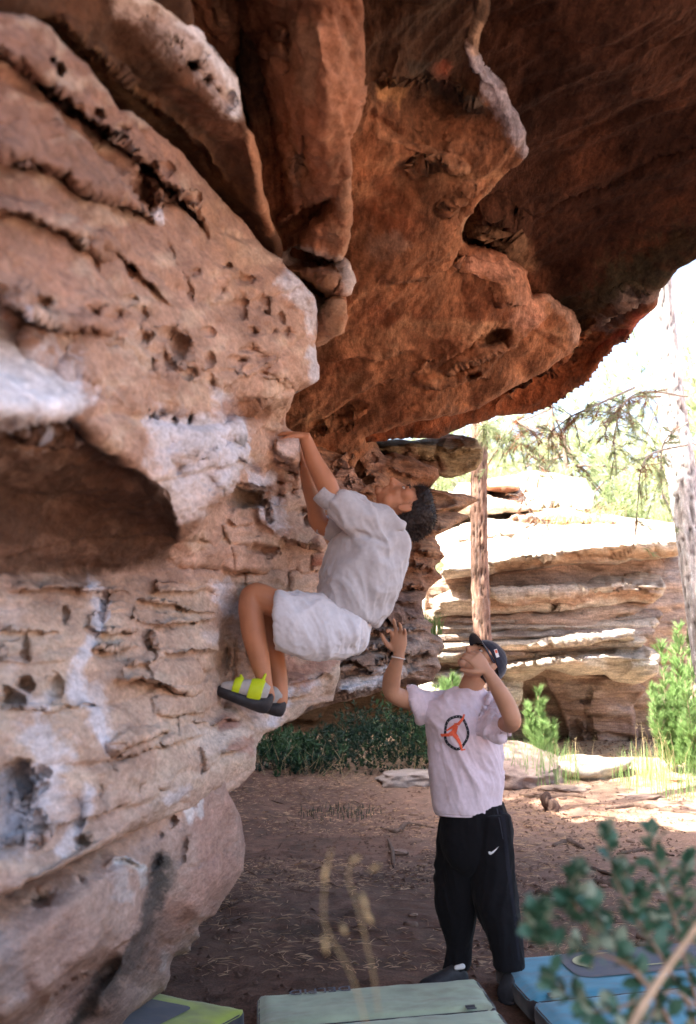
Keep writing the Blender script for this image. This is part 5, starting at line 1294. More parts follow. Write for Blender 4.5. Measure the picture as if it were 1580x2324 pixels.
roots = [([(1255, 1923), (1290, 1914), (1325, 1928)], .035, 'thick dark root right of the black trousers at thigh height'), ([(1285, 1988), (1315, 1982), (1345, 1975), (1400, 1990)], .022, 'thin root behind the shrub, below the thick one'),
         ([(1350, 2000), (1370, 2008), (1420, 2008), (1440, 2000)], .035, 'short dark root half hidden by the shrub'), ([(1275, 1860), (1330, 1855), (1400, 1862), (1440, 1870)], .02, 'long thin root below the flat reddish stone'),
         ([(1375, 1838), (1440, 1830), (1500, 1840), (1580, 1850)], .035, 'long root crossing to the right edge of the clearing'), ([(1440, 1888), (1500, 1880), (1560, 1892)], .02, 'thin root at the right edge behind the shrub'),
         ([(865, 1880), (900, 1890), (925, 1874), (985, 1880)], .03, 'dark knotted root left of the black trousers'), ([(880, 1905), (890, 1930), (893, 1970)], .018, 'short root pointing down left of the trousers'),
         ([(1175, 2040), (1210, 2030), (1260, 2036), (1300, 2028)], .03, 'root behind the shrub close to the trousers knee'), ([(1190, 2060), (1240, 2064), (1262, 2050)], .025, 'root stub beside the trousers below the knee'),
         ([(1180, 1805), (1230, 1812), (1300, 1808), (1330, 1812)], .03, 'pale root behind the broken stump'), ([(1100, 2160), (1140, 2150), (1200, 2156)], .012, 'thin twig like root behind the trouser cuffs'), ([(1400, 1940), (1470, 1930), (1530, 1944)], .018, 'small root behind the top of the shrub')]
for k, (pts, r, lab) in enumerate(roots):
    root([GP(x, y, r * .15) for x, y in pts], lab, k, r)
def stone(name, c, r, label, seed, color=(0.34, 0.22, 0.17), mat=None, cat='stone', flat=.5, sub=4, rz=0, amp=.35, tilt=0):
    bm = bmesh.new(); bmesh.ops.create_icosphere(bm, subdivisions=sub, radius=1)
    R = Matrix.Rotation(rz, 3, 'Z')
    for v in bm.verts:
        d = v.co.copy()
        cell = mnoise.cell(d * 1.7 + Vector((seed, 0, 0)))
        k = 1 + amp * mnoise.noise(d * 1.3 + Vector((seed * 3.1, 0, 0))) + .12 * mnoise.noise(d * 4 + Vector((seed, 2, 0))) + .04 * mnoise.noise(d * 12)
        q = Vector((d.x * r[0], d.y * r[1], d.z * r[2])) * k
        if q.z > r[2] * flat: q.z = r[2] * flat + (q.z - r[2] * flat) * .25
        q = R @ (Matrix.Rotation(tilt, 3, 'X') @ q)
        v.co = q + Vector(c)
    me = bpy.data.meshes.new(name); bm.to_mesh(me); bm.free()
    at = me.color_attributes.new('tone', 'FLOAT_COLOR', 'POINT')
    co = np.zeros(len(me.vertices) * 3, np.float32); me.vertices.foreach_get('co', co); co = co.reshape(-1, 3)
    n = fbm(co, 3.0, 4, seed)[:, None]
    c4 = np.ones((len(co), 4), np.float32); c4[:, :3] = np.array(color) * (1 + .45 * n); at.data.foreach_set('color', c4.ravel())
    o = link(name, me, mat or M['rock_loose']); tag(o, label, cat); return o
def SP(x, y, dz=0): return GP(x, y, dz)
stone('flat_boulder', SP(1172, 1756, .10), (.58, .75, .34), 'large flat topped grey pink boulder behind the man in the cap', 3, (0.27, 0.20, 0.18), None, 'boulder', .3, 5, .2, .2, .25)
stone('flat_boulder', SP(945, 1766, -.02), (.52, .40, .17), 'low sloping grey rock left of the white shirt hem', 6, (0.30, 0.25, 0.23), None, 'boulder', .5, 5, .3, .25)
stone('sunlit_rock', SP(1320, 1742, .0), (.55, .6, .22), 'pale sunlit rock right of the big flat boulder', 9, (0.46, 0.40, 0.33), None, 'boulder', .5, 4, -.3, .25)
stone('stone', SP(1310, 1850, 0), (.19, .16, .05), 'flat reddish stone right of the broken stump', 11, (0.33, 0.18, 0.13))
stone('stone', SP(1280, 1790, 0), (.26, .2, .05), 'flat stone tip at the lower corner of the flat boulder', 12, (0.30, 0.22, 0.18))
stone('stone', SP(1450, 1808, 0), (.28, .16, .04), 'flat pale stone in the middle right of the clearing', 13, (0.36, 0.25, 0.20))
stone('stone', SP(1240, 2052, .0), (.14, .10, .05), 'pinkish stone behind the left sprigs of the shrub', 14, (0.30, 0.19, 0.16))
stone('stone', SP(905, 1935, .0), (.08, .06, .03), 'small stone left of the trousers', 15, (0.28, 0.18, 0.14))
stone('stone', SP(1520, 1772, 0), (.16, .12, .05), 'small reddish stone in the sunlit patch on the right', 16, (0.42, 0.20, 0.13))
stone('stone', SP(1100, 1790, 0), (.30, .18, .06), 'low brown stone at the foot of the flat boulder', 17, (0.25, 0.17, 0.13))
rs = random.Random(77)
peb = [stone('pebble', (0, 0, 0), (.035, .028, .016), 'small reddish pebble lying on the bare soil', 41 + k, (0.24, 0.15, 0.11), None, 'pebble', .6, 2) for k in range(3)]
for o in peb: o['group'] = 'pebbles on the clearing'
for k in range(40):
    x, y = rs.uniform(880, 1570), rs.uniform(1790, 2160)
    if 960 < x < 1190 and y > 1800: continue
    o = peb[k] if k < 3 else peb[k % 3].copy()
    if k >= 3: COL.objects.link(o)
    q = GP(x, y); o.location = (q[0], q[1], q[2] + .004); o.rotation_euler = (0, 0, rs.uniform(0, 6)); sc = rs.uniform(.5, 1.7); o.scale = (sc, sc, sc)
sb = GP(1240, 1843)
st = MB(); st.tube(path([(sb[0] + .06, sb[1], sb[2] - .03), (sb[0] + .05, sb[1], sb[2] + .06), (sb[0] - .01, sb[1] - .02, sb[2] + .13), (sb[0] + .03, sb[1], sb[2] + .19)], 4), [.10, .095, .085, .08, .075, .07, .065, .06, .055, .05, .045, .04, .03], 10, rough=.5, seed=4)
tag(st.build('tree_stump', M['bark'], None, color=(0.12, 0.075, 0.06)), 'small dark broken stump standing in the clearing', 'stump')

# ------------------------------------------------------------------ foreground shrub and seed stalks, close to the lens
M['oak_leaf'] = plain_mat('oak_leaf', (0.055, 0.145, 0.09), 0.45, 0.3, 9, spec=.5, trans=.25)
M['oak_leaf_pale'] = plain_mat('oak_leaf_underside', (0.27, 0.33, 0.24), 0.7, 0.2, 9, trans=.2)
M['twig'] = plain_mat('twig_bark', (0.30, 0.21, 0.15), 0.8, .25, 20)
shrub = empty('oak_shrub', tuple(PT(1560, 2440, 1.5))); tag(shrub, 'small leaved green oak shrub in the near right corner, out of focus', 'shrub')
def leaf_mesh():
    n = 7; V, Q = [], []
    for i in range(n):
        t = i / (n - 1); w = .32 * math.sin(math.pi * (t * .94 + .03)) ** .75 * (1 + .14 * (-1) ** i)
        z = .10 * math.sin(t * 3.1)
        V += [(-w, t, z + .10 * w), (0, t, z), (w, t, z + .10 * w)]
    for i in range(n - 1):
        a = i * 3
        Q += [(a, a + 1, a + 4, a + 3), (a + 1, a + 2, a + 5, a + 4)]
    return V, Q
lV, lQ = leaf_mesh()
lmA = mesh_np('leaf', lV, lQ); lmA.materials.append(M['oak_leaf']); lmA.polygons.foreach_set('use_smooth', np.ones(len(lmA.polygons), bool))
lmB = mesh_np('leaf', lV, lQ); lmB.materials.append(M['oak_leaf_pale']); lmB.polygons.foreach_set('use_smooth', np.ones(len(lmB.polygons), bool))
rng = random.Random(12)
def put_leaf(p, d, s, pale):
    o = bpy.data.objects.new('leaf', lmB if pale else lmA); COL.objects.link(o); o.parent = shrub
    q = Vector(d).to_track_quat('Y', 'Z') @ Matrix.Rotation(rng.uniform(-1.2, 1.2), 3, 'Y').to_quaternion()
    o.matrix_parent_inverse = Matrix.Translation(-shrub.location)
    o.location = p; o.rotation_mode = 'QUATERNION'; o.rotation_quaternion = q; o.scale = (s, s, s)
tw = MB()
stems = [
    ([(1600, 2420, 1.45), (1570, 2300, 1.42), (1500, 2170, 1.38), (1440, 2080, 1.36), (1400, 2000, 1.36), (1375, 1905, 1.36)], 4), ([(1560, 2400, 1.4), (1480, 2250, 1.36), (1400, 2160, 1.32), (1330, 2100, 1.3), (1300, 2030, 1.3), (1305, 1985, 1.3)], 4),
    ([(1500, 2280, 1.36), (1420, 2190, 1.33), (1330, 2160, 1.28), (1250, 2150, 1.26), (1215, 2100, 1.26), (1225, 2075, 1.26)], 3), ([(1600, 2330, 1.48), (1560, 2200, 1.46), (1530, 2080, 1.44), (1500, 1990, 1.42), (1480, 1895, 1.42)], 3.5),
    ([(1620, 2250, 1.5), (1580, 2120, 1.5), (1550, 2020, 1.5), (1560, 1960, 1.5)], 3), ([(1480, 2250, 1.36), (1400, 2290, 1.3), (1330, 2290, 1.28), (1260, 2230, 1.27)], 3), ([(1600, 2150, 1.5), (1530, 2120, 1.46), (1460, 2060, 1.44), (1420, 1985, 1.44)], 2.5),
    ([(1420, 2190, 1.33), (1370, 2110, 1.32), (1350, 2060, 1.3), (1290, 2040, 1.3)], 2.5), ([(1600, 2300, 1.4), (1520, 2250, 1.35), (1460, 2330, 1.32), (1400, 2350, 1.3)], 3)]
for pts, r in stems:
    P = path([tuple(PT(*q)) for q in pts], 7)
    tw.tube(P, [r * .0006 * (1.35 - i / len(P)) for i in range(len(P))], 6)
    for i in range(3, len(P)):
        f = i / len(P)
        for j in range(3 if f > .35 else 2):
            if rng.random() < .34: continue
            ax = Vector(P[i]) - Vector(P[i - 1]); ax.normalize()
            d = (ax * .5 + Vector((rng.uniform(-1, 1), rng.uniform(-1, 1), rng.uniform(-.6, .9)))).normalized()
            b = Vector(P[i]) + d * .004
            put_leaf(b, d, rng.uniform(.019, .029), rng.random() < .22)
    for j in range(4):
        d = ((Vector(P[-1]) - Vector(P[-3])).normalized() + Vector((rng.uniform(-.7, .7), rng.uniform(-.7, .7), rng.uniform(-.4, .7)))).normalized(); put_leaf(Vector(P[-1]), d, .024, False)
tw.build('twigs', M['twig'], shrub)
bb = MB(); bb.tube(path([tuple(PT(1400, 2400, 1.1)), tuple(PT(1455, 2290, 1.13)), tuple(PT(1520, 2190, 1.17)), tuple(PT(1600, 2080, 1.2))], 8), [.0055 - .0022 * i / 24 for i in range(25)], 9)
tag(bb.build('bare_branch', plain_mat('pale_branch', (0.50, 0.36, 0.24), .7, .3, 30), None), 'pale bare branch crossing the bottom right corner, blurred', 'branch')
M['seed'] = plain_mat('straw_seed', (0.62, 0.50, 0.28), 0.7, .2, 20, trans=.4)
def stalk(pts, heads, label, seed):
    t = empty('grass_stalk', tuple(PT(*pts[0]))); tag(t, label, 'grass stalk')
    P = path([tuple(PT(*q)) for q in pts], 8); mb = MB(); mb.tube(P, [.0007] * len(P), 5); mb.build('stem', M['seed'], t)
    for k, (x, y, a, l) in enumerate(heads):
        Y = pts[0][2]; c = PT(x, y, Y); dx = Vector((math.sin(math.radians(a)), 0, math.cos(math.radians(a)))) * l * .5 / 2270 * Y
        hb = MB(); hb.tube([c - dx, c - dx * .5, c, c + dx * .5, c + dx], [.0005, .0018, .0023, .0016, .0003], 7); hb.build('seed_head', M['seed'], t)
    return t
stalk([(850, 2400, 1.0), (800, 2220, 1.0), (742, 2110, 1.0), (735, 2040, 1.0), (745, 1960, 1.0), (752, 1930, 1.0)], [(737, 1983, 6, 34), (738, 2145, -12, 44)], 'blurred pale grass stalk with seed heads, leftmost of the two by the mats', 1)
stalk([(860, 2300, 1.05), (845, 2200, 1.05), (812, 2060, 1.05), (790, 1990, 1.05), (806, 1945, 1.05)], [(826, 2045, -18, 40), (836, 2080, -28, 40), (850, 1970, 60, 28), (806, 1950, 70, 26), (780, 2110, -25, 26)], 'blurred pale grass stalk with drooping seed heads, nearer the trousers', 2)
# ------------------------------------------------------------------ crash pads
def pad_panel(name, cx, cy, w, d, rz, z0, th, mat, parent, side_mat, r=.05):
    """padded slab with rounded corners, soft top and creases; local x = width"""
    bm = bmesh.new()
    nx, ny = 34, 22
    def sup(u, v):
        # rounded rectangle mapping
        x, y = u * w / 2, v * d / 2
        ax, ay = abs(x) - (w / 2 - r), abs(y) - (d / 2 - r)
        if ax > 0 and ay > 0:
            m = math.hypot(ax, ay); k = max(ax, ay) / m if m else 1
            x = math.copysign(w / 2 - r + ax * k, x); y = math.copysign(d / 2 - r + ay * k, y)
        return x, y
    grid = []
    for j in range(ny + 1):
        row = []
        for i in range(nx + 1):
            u, v = -1 + 2 * i / nx, -1 + 2 * j / ny
            x, y = sup(u, v)
            e = min(w / 2 - abs(x), d / 2 - abs(y))
            z = th - .022 * math.exp(-e / .018) + .004 * mnoise.noise(Vector((x * 6 + cx * 7, y * 9, 0))) + .003 * mnoise.noise(Vector((x * 22, y * 40, cx)))
            row.append(bm.verts.new((x, y, z)))
        grid.append(row)
    for j in range(ny):
        for i in range(nx):
            bm.faces.new((grid[j][i], grid[j][i + 1], grid[j + 1][i + 1], grid[j + 1][i]))
    loop = grid[0] + [g[-1] for g in grid[1:]] + grid[-1][-2::-1] + [grid[j][0] for j in range(ny - 1, 0, -1)]
    prev = loop
    side = []
    for zz, out_ in ((th * .8, .004), (th * .45, .006), (th * .1, .003), (0.0, -.006)):
        cur = []
        for v in loop:
            q = Vector((v.co.x, v.co.y, 0)); n = q.normalized()
            cur.append(bm.verts.new((q.x + n.x * out_, q.y + n.y * out_, zz)))
        for k in range(len(loop)):
            k2 = (k + 1) % len(loop)
            side.append(bm.faces.new((prev[k2], prev[k], cur[k], cur[k2])))
        prev = cur
    bm.faces.new(prev)
    for f in side: f.material_index = 1
    me = bpy.data.meshes.new(name); bm.to_mesh(me); bm.free()
    me.materials.append(mat); me.materials.append(side_mat)
    o = bpy.data.objects.new(name, me); COL.objects.link(o); o.parent = parent
    me.polygons.foreach_set('use_smooth', np.ones(len(me.polygons), bool))
    o.location = (cx, cy, 0)
    return o
def fabric(name, rgb, stain=(0.5, 0.45, 0.35)):
    m = plain_mat(name, rgb, .8, .16, 9, .5, .25, detail=9)
    N, L = m.node_tree.nodes, m.node_tree.links
    b = [n for n in N if n.type == 'BSDF_PRINCIPLED'][0]
    src = b.inputs['Base Color'].links[0].from_socket
    tc = N.new('ShaderNodeTexCoord'); n2 = N.new('ShaderNodeTexNoise'); n2.inputs['Scale'].default_value = 4.5; n2.inputs['Detail'].default_value = 9; n2.inputs['Roughness'].default_value = .7
    mp = N.new('ShaderNodeMapping'); mp.inputs['Scale'].default_value = (1, 2.2, 1); mp.inputs['Location'].default_value = (len(name) * .7, 0, 0)
    L.new(tc.outputs['Object'], mp.inputs[0]); L.new(mp.outputs[0], n2.inputs['Vector'])
    r = N.new('ShaderNodeMapRange'); r.inputs[1].default_value = .48; r.inputs[2].default_value = .72; r.inputs[4].default_value = .55
    L.new(n2.outputs[0], r.inputs[0])
    mx = N.new('ShaderNodeMix'); mx.data_type = 'RGBA'; L.new(r.outputs[0], mx.inputs[0]); L.new(src, mx.inputs[6]); mx.inputs[7].default_value = (0.16, 0.10, 0.07, 1)
    L.new(mx.outputs[2], b.inputs['Base Color'])
    return m
M['sage'] = fabric('sage_canvas', (0.36, 0.43, 0.29)); M['teal'] = fabric('teal_canvas', (0.045, 0.25, 0.36)); M['lime'] = fabric('lime_canvas', (0.36, 0.43, 0.06)); M['black_canvas'] = fabric('black_canvas', (0.025, 0.025, 0.03)); M['navy_print'] = fabric('navy_print', (0.03, 0.03, 0.06)); M['yellow_print'] = fabric('yellow_print', (0.50, 0.47, 0.22))
def rrect(x0, y0, x1, y1, r, n=6):
    P = []
    for cx_, cy_, a0 in ((x1 - r, y1 - r, 0), (x0 + r, y1 - r, 90), (x0 + r, y0 + r, 180), (x1 - r, y0 + r, 270)):
        for i in range(n + 1):
            a_ = math.radians(a0 + 90 * i / n); P.append((cx_ + math.cos(a_) * r, cy_ + math.sin(a_) * r))
    return P
def pad(name, corner, rz, w, panels, mat, label, th=.10, r=.05, tilt=0.0):
    """corner = far left corner on the ground, rz = direction of the far edge"""
    t = empty(name, (corner[0], corner[1], gh(corner[0], corner[1]) + .005), rz); tag(t, label, 'crash pad'); t.rotation_euler = (0, -tilt, rz)
    y = 0
    for d in panels:
        pp_ = pad_panel('pad_panel', w / 2, y - d / 2, w, d, 0, 0, th, mat, t, M['black_canvas'], r)
        sb_ = MB(); q = [(a_[0], a_[1], th - .019) for a_ in rrect(-w / 2 + .006, -d / 2 + .006, w / 2 - .006, d / 2 - .006, r)]; q.append(q[0]); sb_.tube([Vector(v) for v in q], [.0035] * len(q), 6, False)
        pm = mesh_np('piping', sb_.V, sb_.Q); po = link('piping', pm, M['black_canvas']); po.parent = pp_
        y -= d + .012
    return t
def on_pad(name, t, polys, z, mat):
    bm = bmesh.new()
    for pl in polys:
        bm.faces.new([bm.verts.new((x, y, z)) for x, y in pl])
    bmesh.ops.triangulate(bm, faces=bm.faces[:])
    me = bpy.data.meshes.new(name); bm.to_mesh(me); bm.free(); me.materials.append(mat)
    o = bpy.data.objects.new(name, me); COL.objects.link(o); o.parent = t
    return o
TH = .10
def onz(x, y, z=TH):
    a, b = raydir(x, y); Yv = (z - CAMZ) / b; return np.array([a * Yv, Yv])
a, b = onz(570, 2242), onz(1080, 2203)
rzA = math.atan2(b[1] - a[1], b[0] - a[0]); wA = float(np.linalg.norm(b - a))
padA = pad('crash_pad', onz(588, 2246), math.radians(5), .97, (.40, .45), M['sage'], 'pale sage green folded crash pad in front of the man in the cap', tilt=.05)
txt = bpy.data.curves.new('brand_lettering', 'FONT'); txt.body = 'DELPID'; txt.size = .085; txt.extrude = .001; txt.align_x = 'CENTER'
to = bpy.data.objects.new('brand_lettering', txt); COL.objects.link(to); to.parent = padA; to.location = (.29, -.005, TH + .001); to.rotation_euler = (0, 0, math.pi)
dg = bpy.context.evaluated_depsgraph_get(); dg.update()
tm = bpy.data.meshes.new_from_object(to.evaluated_get(dg)); bpy.data.objects.remove(to)
to = bpy.data.objects.new('brand_lettering', tm); COL.objects.link(to); to.parent = padA; to.location = (.27, -.016, TH + .004); to.rotation_euler = (0, 0, math.pi); tm.materials.clear(); tm.materials.append(M['navy_print'])
a, b = onz(1104, 2172), onz(1567, 2136)
rzB = math.atan2(b[1] - a[1], b[0] - a[0]); padB = pad('crash_pad', onz(1122, 2180), math.radians(7), 1.25, (.60, .5), M['teal'], 'bright teal blue folded crash pad partly hidden by the shrub', tilt=.05)
on_pad('printed_panel', padB, [rrect(.28, -.42, 1.15, -.05, .08)], TH + .006, M['navy_print'])
def arc_band(cx_, cy_, r0, r1, a0, a1, n=20, sx=1, sy=1):
    out_ = []
    for i in range(n):
        t0, t1 = math.radians(a0 + (a1 - a0) * i / n), math.radians(a0 + (a1 - a0) * (i + 1) / n)
        w0, w1 = math.sin(math.pi * (i + .02) / n) , math.sin(math.pi * (i + 1 - .02) / n)
        ra0, ra1 = r1 - (r1 - r0) * w0, r1 - (r1 - r0) * w1
        out_.append([(cx_ + math.cos(t0) * ra0 * sx, cy_ + math.sin(t0) * ra0 * sy), (cx_ + math.cos(t0) * r1 * sx, cy_ + math.sin(t0) * r1 * sy), (cx_ + math.cos(t1) * r1 * sx, cy_ + math.sin(t1) * r1 * sy), (cx_ + math.cos(t1) * ra1 * sx, cy_ + math.sin(t1) * ra1 * sy)])
    return out_
on_pad('printed_emblem', padB, arc_band(.47, -.21, .055, .13, 60, 235, 20, 1.1, .9), TH + .010, M['yellow_print'])
on_pad('printed_line', padB, [[(.62, -.34), (.95, -.34), (.95, -.325), (.62, -.325)]], TH + .010, M['yellow_print'])
a, b = onz(285, 2238), onz(562, 2290)
rzC = math.atan2(b[1] - a[1], b[0] - a[0]); padC = pad('crash_pad', a, rzC, float(np.linalg.norm(b - a)), (.5,), M['lime'], 'lime green crash pad with a black centre at the foot of the boulder')
on_pad('printed_panel', padC, [rrect(.09, -.45, .46, -.12, .04)], TH + .006, M['navy_print'])

def strap(t, x0, y0, x1, y1, w, mat):
    d = Vector((x1 - x0, y1 - y0, 0)).normalized(); n_ = Vector((-d.y, d.x, 0)) * w / 2
    mb = MB(); V_ = []
    for i in range(13):
        f = i / 12; c = Vector((x0 + (x1 - x0) * f, y0 + (y1 - y0) * f, TH + .004 + .003 * math.sin(f * 9)))
        V_ += [c - n_, c + n_]
    mb.add(V_, [(2 * i, 2 * i + 2, 2 * i + 3, 2 * i + 1) for i in range(12)])
    o = link('strap', mesh_np('strap', mb.V, mb.Q), mat); o.parent = t
    return o
strap(padB, .10, -.63, .10, -.56, .04, M['black_canvas']); strap(padA, .86, -.43, .86, -.38, .04, M['black_canvas'])
# ------------------------------------------------------------------ people
def skin_mat(name, rgb):
    return plain_mat(name, rgb, .5, .10, 14, .12, 0, .12, .35)
M['skin_a'] = skin_mat('tanned_skin', (0.45, 0.20, 0.105)); M['skin_b'] = skin_mat('light_tan_skin', (0.50, 0.27, 0.17))
M['hair'] = plain_mat('dark_hair', (0.022, 0.014, 0.012), .55, .4, 60, .6, dist=.006)
def cloth_mat(name, rgb, var=.06, scale=60):
    return plain_mat(name, rgb, .9, var, scale, .35, .35, 0, .15, detail=6, dist=.002)
M['sweat'] = cloth_mat('grey_sweatshirt', (0.49, 0.495, 0.53)); M['shorts'] = cloth_mat('light_grey_shorts', (0.62, 0.64, 0.70)); M['tee'] = cloth_mat('pale_lilac_cotton', (0.70, 0.59, 0.65)); M['trouser'] = plain_mat('black_fleece', (0.009, 0.0085, 0.010), .95, .1, 60, .2, .05, 0, .1); M['cap'] = cloth_mat('navy_cap_cloth', (0.018, 0.020, 0.036))
M['trouser_side'] = plain_mat('dark_grey_fleece', (0.016, 0.016, 0.021), .95, .1, 60, .2, 0, 0, .1); M['cuff'] = cloth_mat('ribbed_cuff', (0.42, 0.42, 0.45), .12, 90)
M['rubber'] = plain_mat('black_rubber', (0.03, 0.03, 0.035), .55, .3, 40); M['neon'] = plain_mat('neon_yellow', (0.52, 0.66, 0.02), .5, .06, 30); M['shoe_grey'] = plain_mat('pale_grey_suede', (0.42, 0.41, 0.40), .8, .1, 50)
M['white'] = plain_mat('white_fabric', (0.72, 0.71, 0.70), .8, .05); M['eye_w'] = plain_mat('eye_white', (0.6, 0.57, 0.54), .3, .02); M['eye_d'] = plain_mat('eye_dark', (0.02, 0.012, 0.01), .2, .02)
M['print_red'] = plain_mat('orange_red_print', (0.78, 0.13, 0.06), .7, .06); M['print_black'] = plain_mat('black_print', (0.02, 0.02, 0.03), .7, .06); M['lip'] = plain_mat('lips', (0.36, 0.13, 0.09), .45, .05, sss=.1)

def ell(mb, c, r, X=(1, 0, 0), Y=(0, 1, 0), Z=(0, 0, 1), nu=16, nv=10):
    c = Vector(c); X, Y, Z = Vector(X), Vector(Y), Vector(Z)
    V, Q, T = [], [], []
    for j in range(1, nv):
        ph = math.pi * j / nv
        for i in range(nu):
            th = 2 * math.pi * i / nu
            V.append(c + X * (r[0] * math.sin(ph) * math.cos(th)) + Y * (r[1] * math.sin(ph) * math.sin(th)) + Z * (r[2] * math.cos(ph)))
    for j in range(nv - 2):
        for i in range(nu):
            Q.append((j * nu + i, (j + 1) * nu + i, (j + 1) * nu + (i + 1) % nu, j * nu + (i + 1) % nu))
    V += [c + Z * r[2], c - Z * r[2]]
    for i in range(nu):
        T.append((len(V) - 2, i, (i + 1) % nu)); T.append((len(V) - 1, (nv - 2) * nu + (i + 1) % nu, (nv - 2) * nu + i))
    mb.add(V, Q, T)
def limb(mb, pts, k=6, seg=18, flat=None):
    """tapered limb with round ends; pts = (Vector, r)"""
    P = path([(*p, r) for p, r in pts], k)
    c = [Vector(p[:3]) for p in P]; r = [float(p[3]) for p in P]
    d0 = (c[0] - c[1]).normalized(); d1 = (c[-1] - c[-2]).normalized()
    a = [c[0] + d0 * r[0] * q for q in (.95, .8, .45)]; ra = [r[0] * q for q in (.2, .6, .9)]
    b = [c[-1] + d1 * r[-1] * q for q in (.45, .8, .95)]; rb = [r[-1] * q for q in (.9, .6, .2)]
    mb.tube(a + c + b, ra + r + rb, seg, flat=flat)
def rings(mb, R, seg=36, k=5, open0=0.0, open1=0.0, wall=.82):
    """loft of ellipses (centre, axis a, axis b); open ends are hollowed inwards"""
    P = path([tuple(c) + tuple(a) + tuple(b) for c, a, b in R], k)
    L = [(Vector(p[:3]), Vector(p[3:6]), Vector(p[6:9])) for p in P]
    if open1: 
        c, a, b = L[-1]; d = (L[-1][0] - L[-2][0]).normalized()
        L += [(c, a * wall, b * wall), (c - d * open1 * .6, a * wall * .9, b * wall * .9), (c - d * open1, a * wall * .6, b * wall * .6)]
    if open0:
        c, a, b = L[0]; d = (L[0][0] - L[1][0]).normalized()
        L = [(c - d * open0, a * wall * .6, b * wall * .6), (c - d * open0 * .6, a * wall * .9, b * wall * .9), (c, a * wall, b * wall)] + L
    V, Q, T = [], [], []
    for c, a, b in L:
        for i in range(seg):
            th = 2 * math.pi * i / seg; V.append(c + a * math.cos(th) + b * math.sin(th))
    for j in range(len(L) - 1):
        for i in range(seg): Q.append((j * seg + i, j * seg + (i + 1) % seg, (j + 1) * seg + (i + 1) % seg, (j + 1) * seg + i))
    V += [L[0][0], L[-1][0]]
    for i in range(seg):
        T.append((len(V) - 2, (i + 1) % seg, i)); T.append((len(V) - 1, (len(L) - 1) * seg + i, (len(L) - 1) * seg + (i + 1) % seg))
    mb.add(V, Q, T)
def fuse(mb, name, mat, parent, voxel=.005, smooth=3, disp=None, decimate=None):
    me = mesh_np(name, mb.V, mb.Q or None, mb.T or None)
    bm = bmesh.new(); bm.from_mesh(me); bmesh.ops.recalc_face_normals(bm, faces=bm.faces[:]); bm.to_mesh(me); bm.free()
    o = bpy.data.objects.new(name + '_raw', me); COL.objects.link(o)
    m = o.modifiers.new('r', 'REMESH'); m.mode = 'VOXEL'; m.voxel_size = voxel; m.adaptivity = 0
    s = o.modifiers.new('s', 'SMOOTH'); s.factor = .5; s.iterations = smooth
    dg = bpy.context.evaluated_depsgraph_get(); dg.update()
    m2 = bpy.data.meshes.new_from_object(o.evaluated_get(dg))
    bpy.data.objects.remove(o); bpy.data.meshes.remove(me)
    m2.name = name
    n = len(m2.vertices)
    if disp is not None:
        co = np.zeros(n * 3, np.float32); m2.vertices.foreach_get('co', co); co = co.reshape(-1, 3).astype(float)
        no = np.array([v.normal[:] for v in m2.vertices])
        co = co + disp(co, no)
        m2.vertices.foreach_set('co', co.astype(np.float32).ravel()); m2.update()
    m2.materials.clear()
    r = link(name, m2, mat, parent)
    if parent is not None: r.matrix_parent_inverse = Matrix.Translation(-parent.location)
    return r
def hand(mb, w, d, n, thumb, s=1.0, curl=(25, 30, 25), spread=.12, tcurl=.5, curls=None):
    """palm and five fingers. w wrist, d towards the fingers, n palm side, thumb = +1/-1 side along d x n"""
    d = Vector(d).normalized(); n = Vector(n); n = (n - d * n.dot(d)).normalized(); l = d.cross(n) * thumb
    w = Vector(w)
    P = [(w - d * .02 * s, .027 * s, .020 * s), (w + d * .01 * s, .027 * s, .019 * s), (w + d * .04 * s, .038 * s, .018 * s), (w + d * .075 * s, .041 * s, .016 * s), (w + d * .092 * s, .037 * s, .012 * s)]
    rings(mb, [(c, l * a, n * b) for c, a, b in P], 20, 3)
    for k, (off, ln, r) in enumerate(((.030, .072, .0090), (.010, .080, .0093), (-.011, .074, .0090), (-.030, .058, .0080))):
        b = w + d * (.088 - abs(k - 1.2) * .004) * s + l * off * s
        cu = curl if curls is None else curls[k]
        dd = (d + l * (off * spread / .03)).normalized(); pts = [(b - dd * .015 * s, r * s * 1.05), (b, r * s * 1.05)]
        ax = dd.cross(n).normalized()
        ang = 0; p = b
        for j, f in enumerate((.46, .31, .23)):
            ang += math.radians(cu[j])
            v = dd * math.cos(ang) + n * math.sin(ang)
            p = p + v * ln * f * s
            pts.append((p, r * s * (1.0, .92, .8)[j]))
        limb(mb, pts, 3, 12)
    b = w + d * .022 * s + l * .026 * s
    v1 = (d * .62 + l * .72 + n * .25).normalized(); v2 = (d * .85 + l * .3 + n * tcurl).normalized()
    limb(mb, [(b - v1 * .012, .0125 * s), (b + v1 * .03 * s, .0125 * s), (b + v1 * .045 * s + v2 * .022 * s, .0105 * s), (b + v1 * .045 * s + v2 * .05 * s, .0085 * s)], 4, 12)
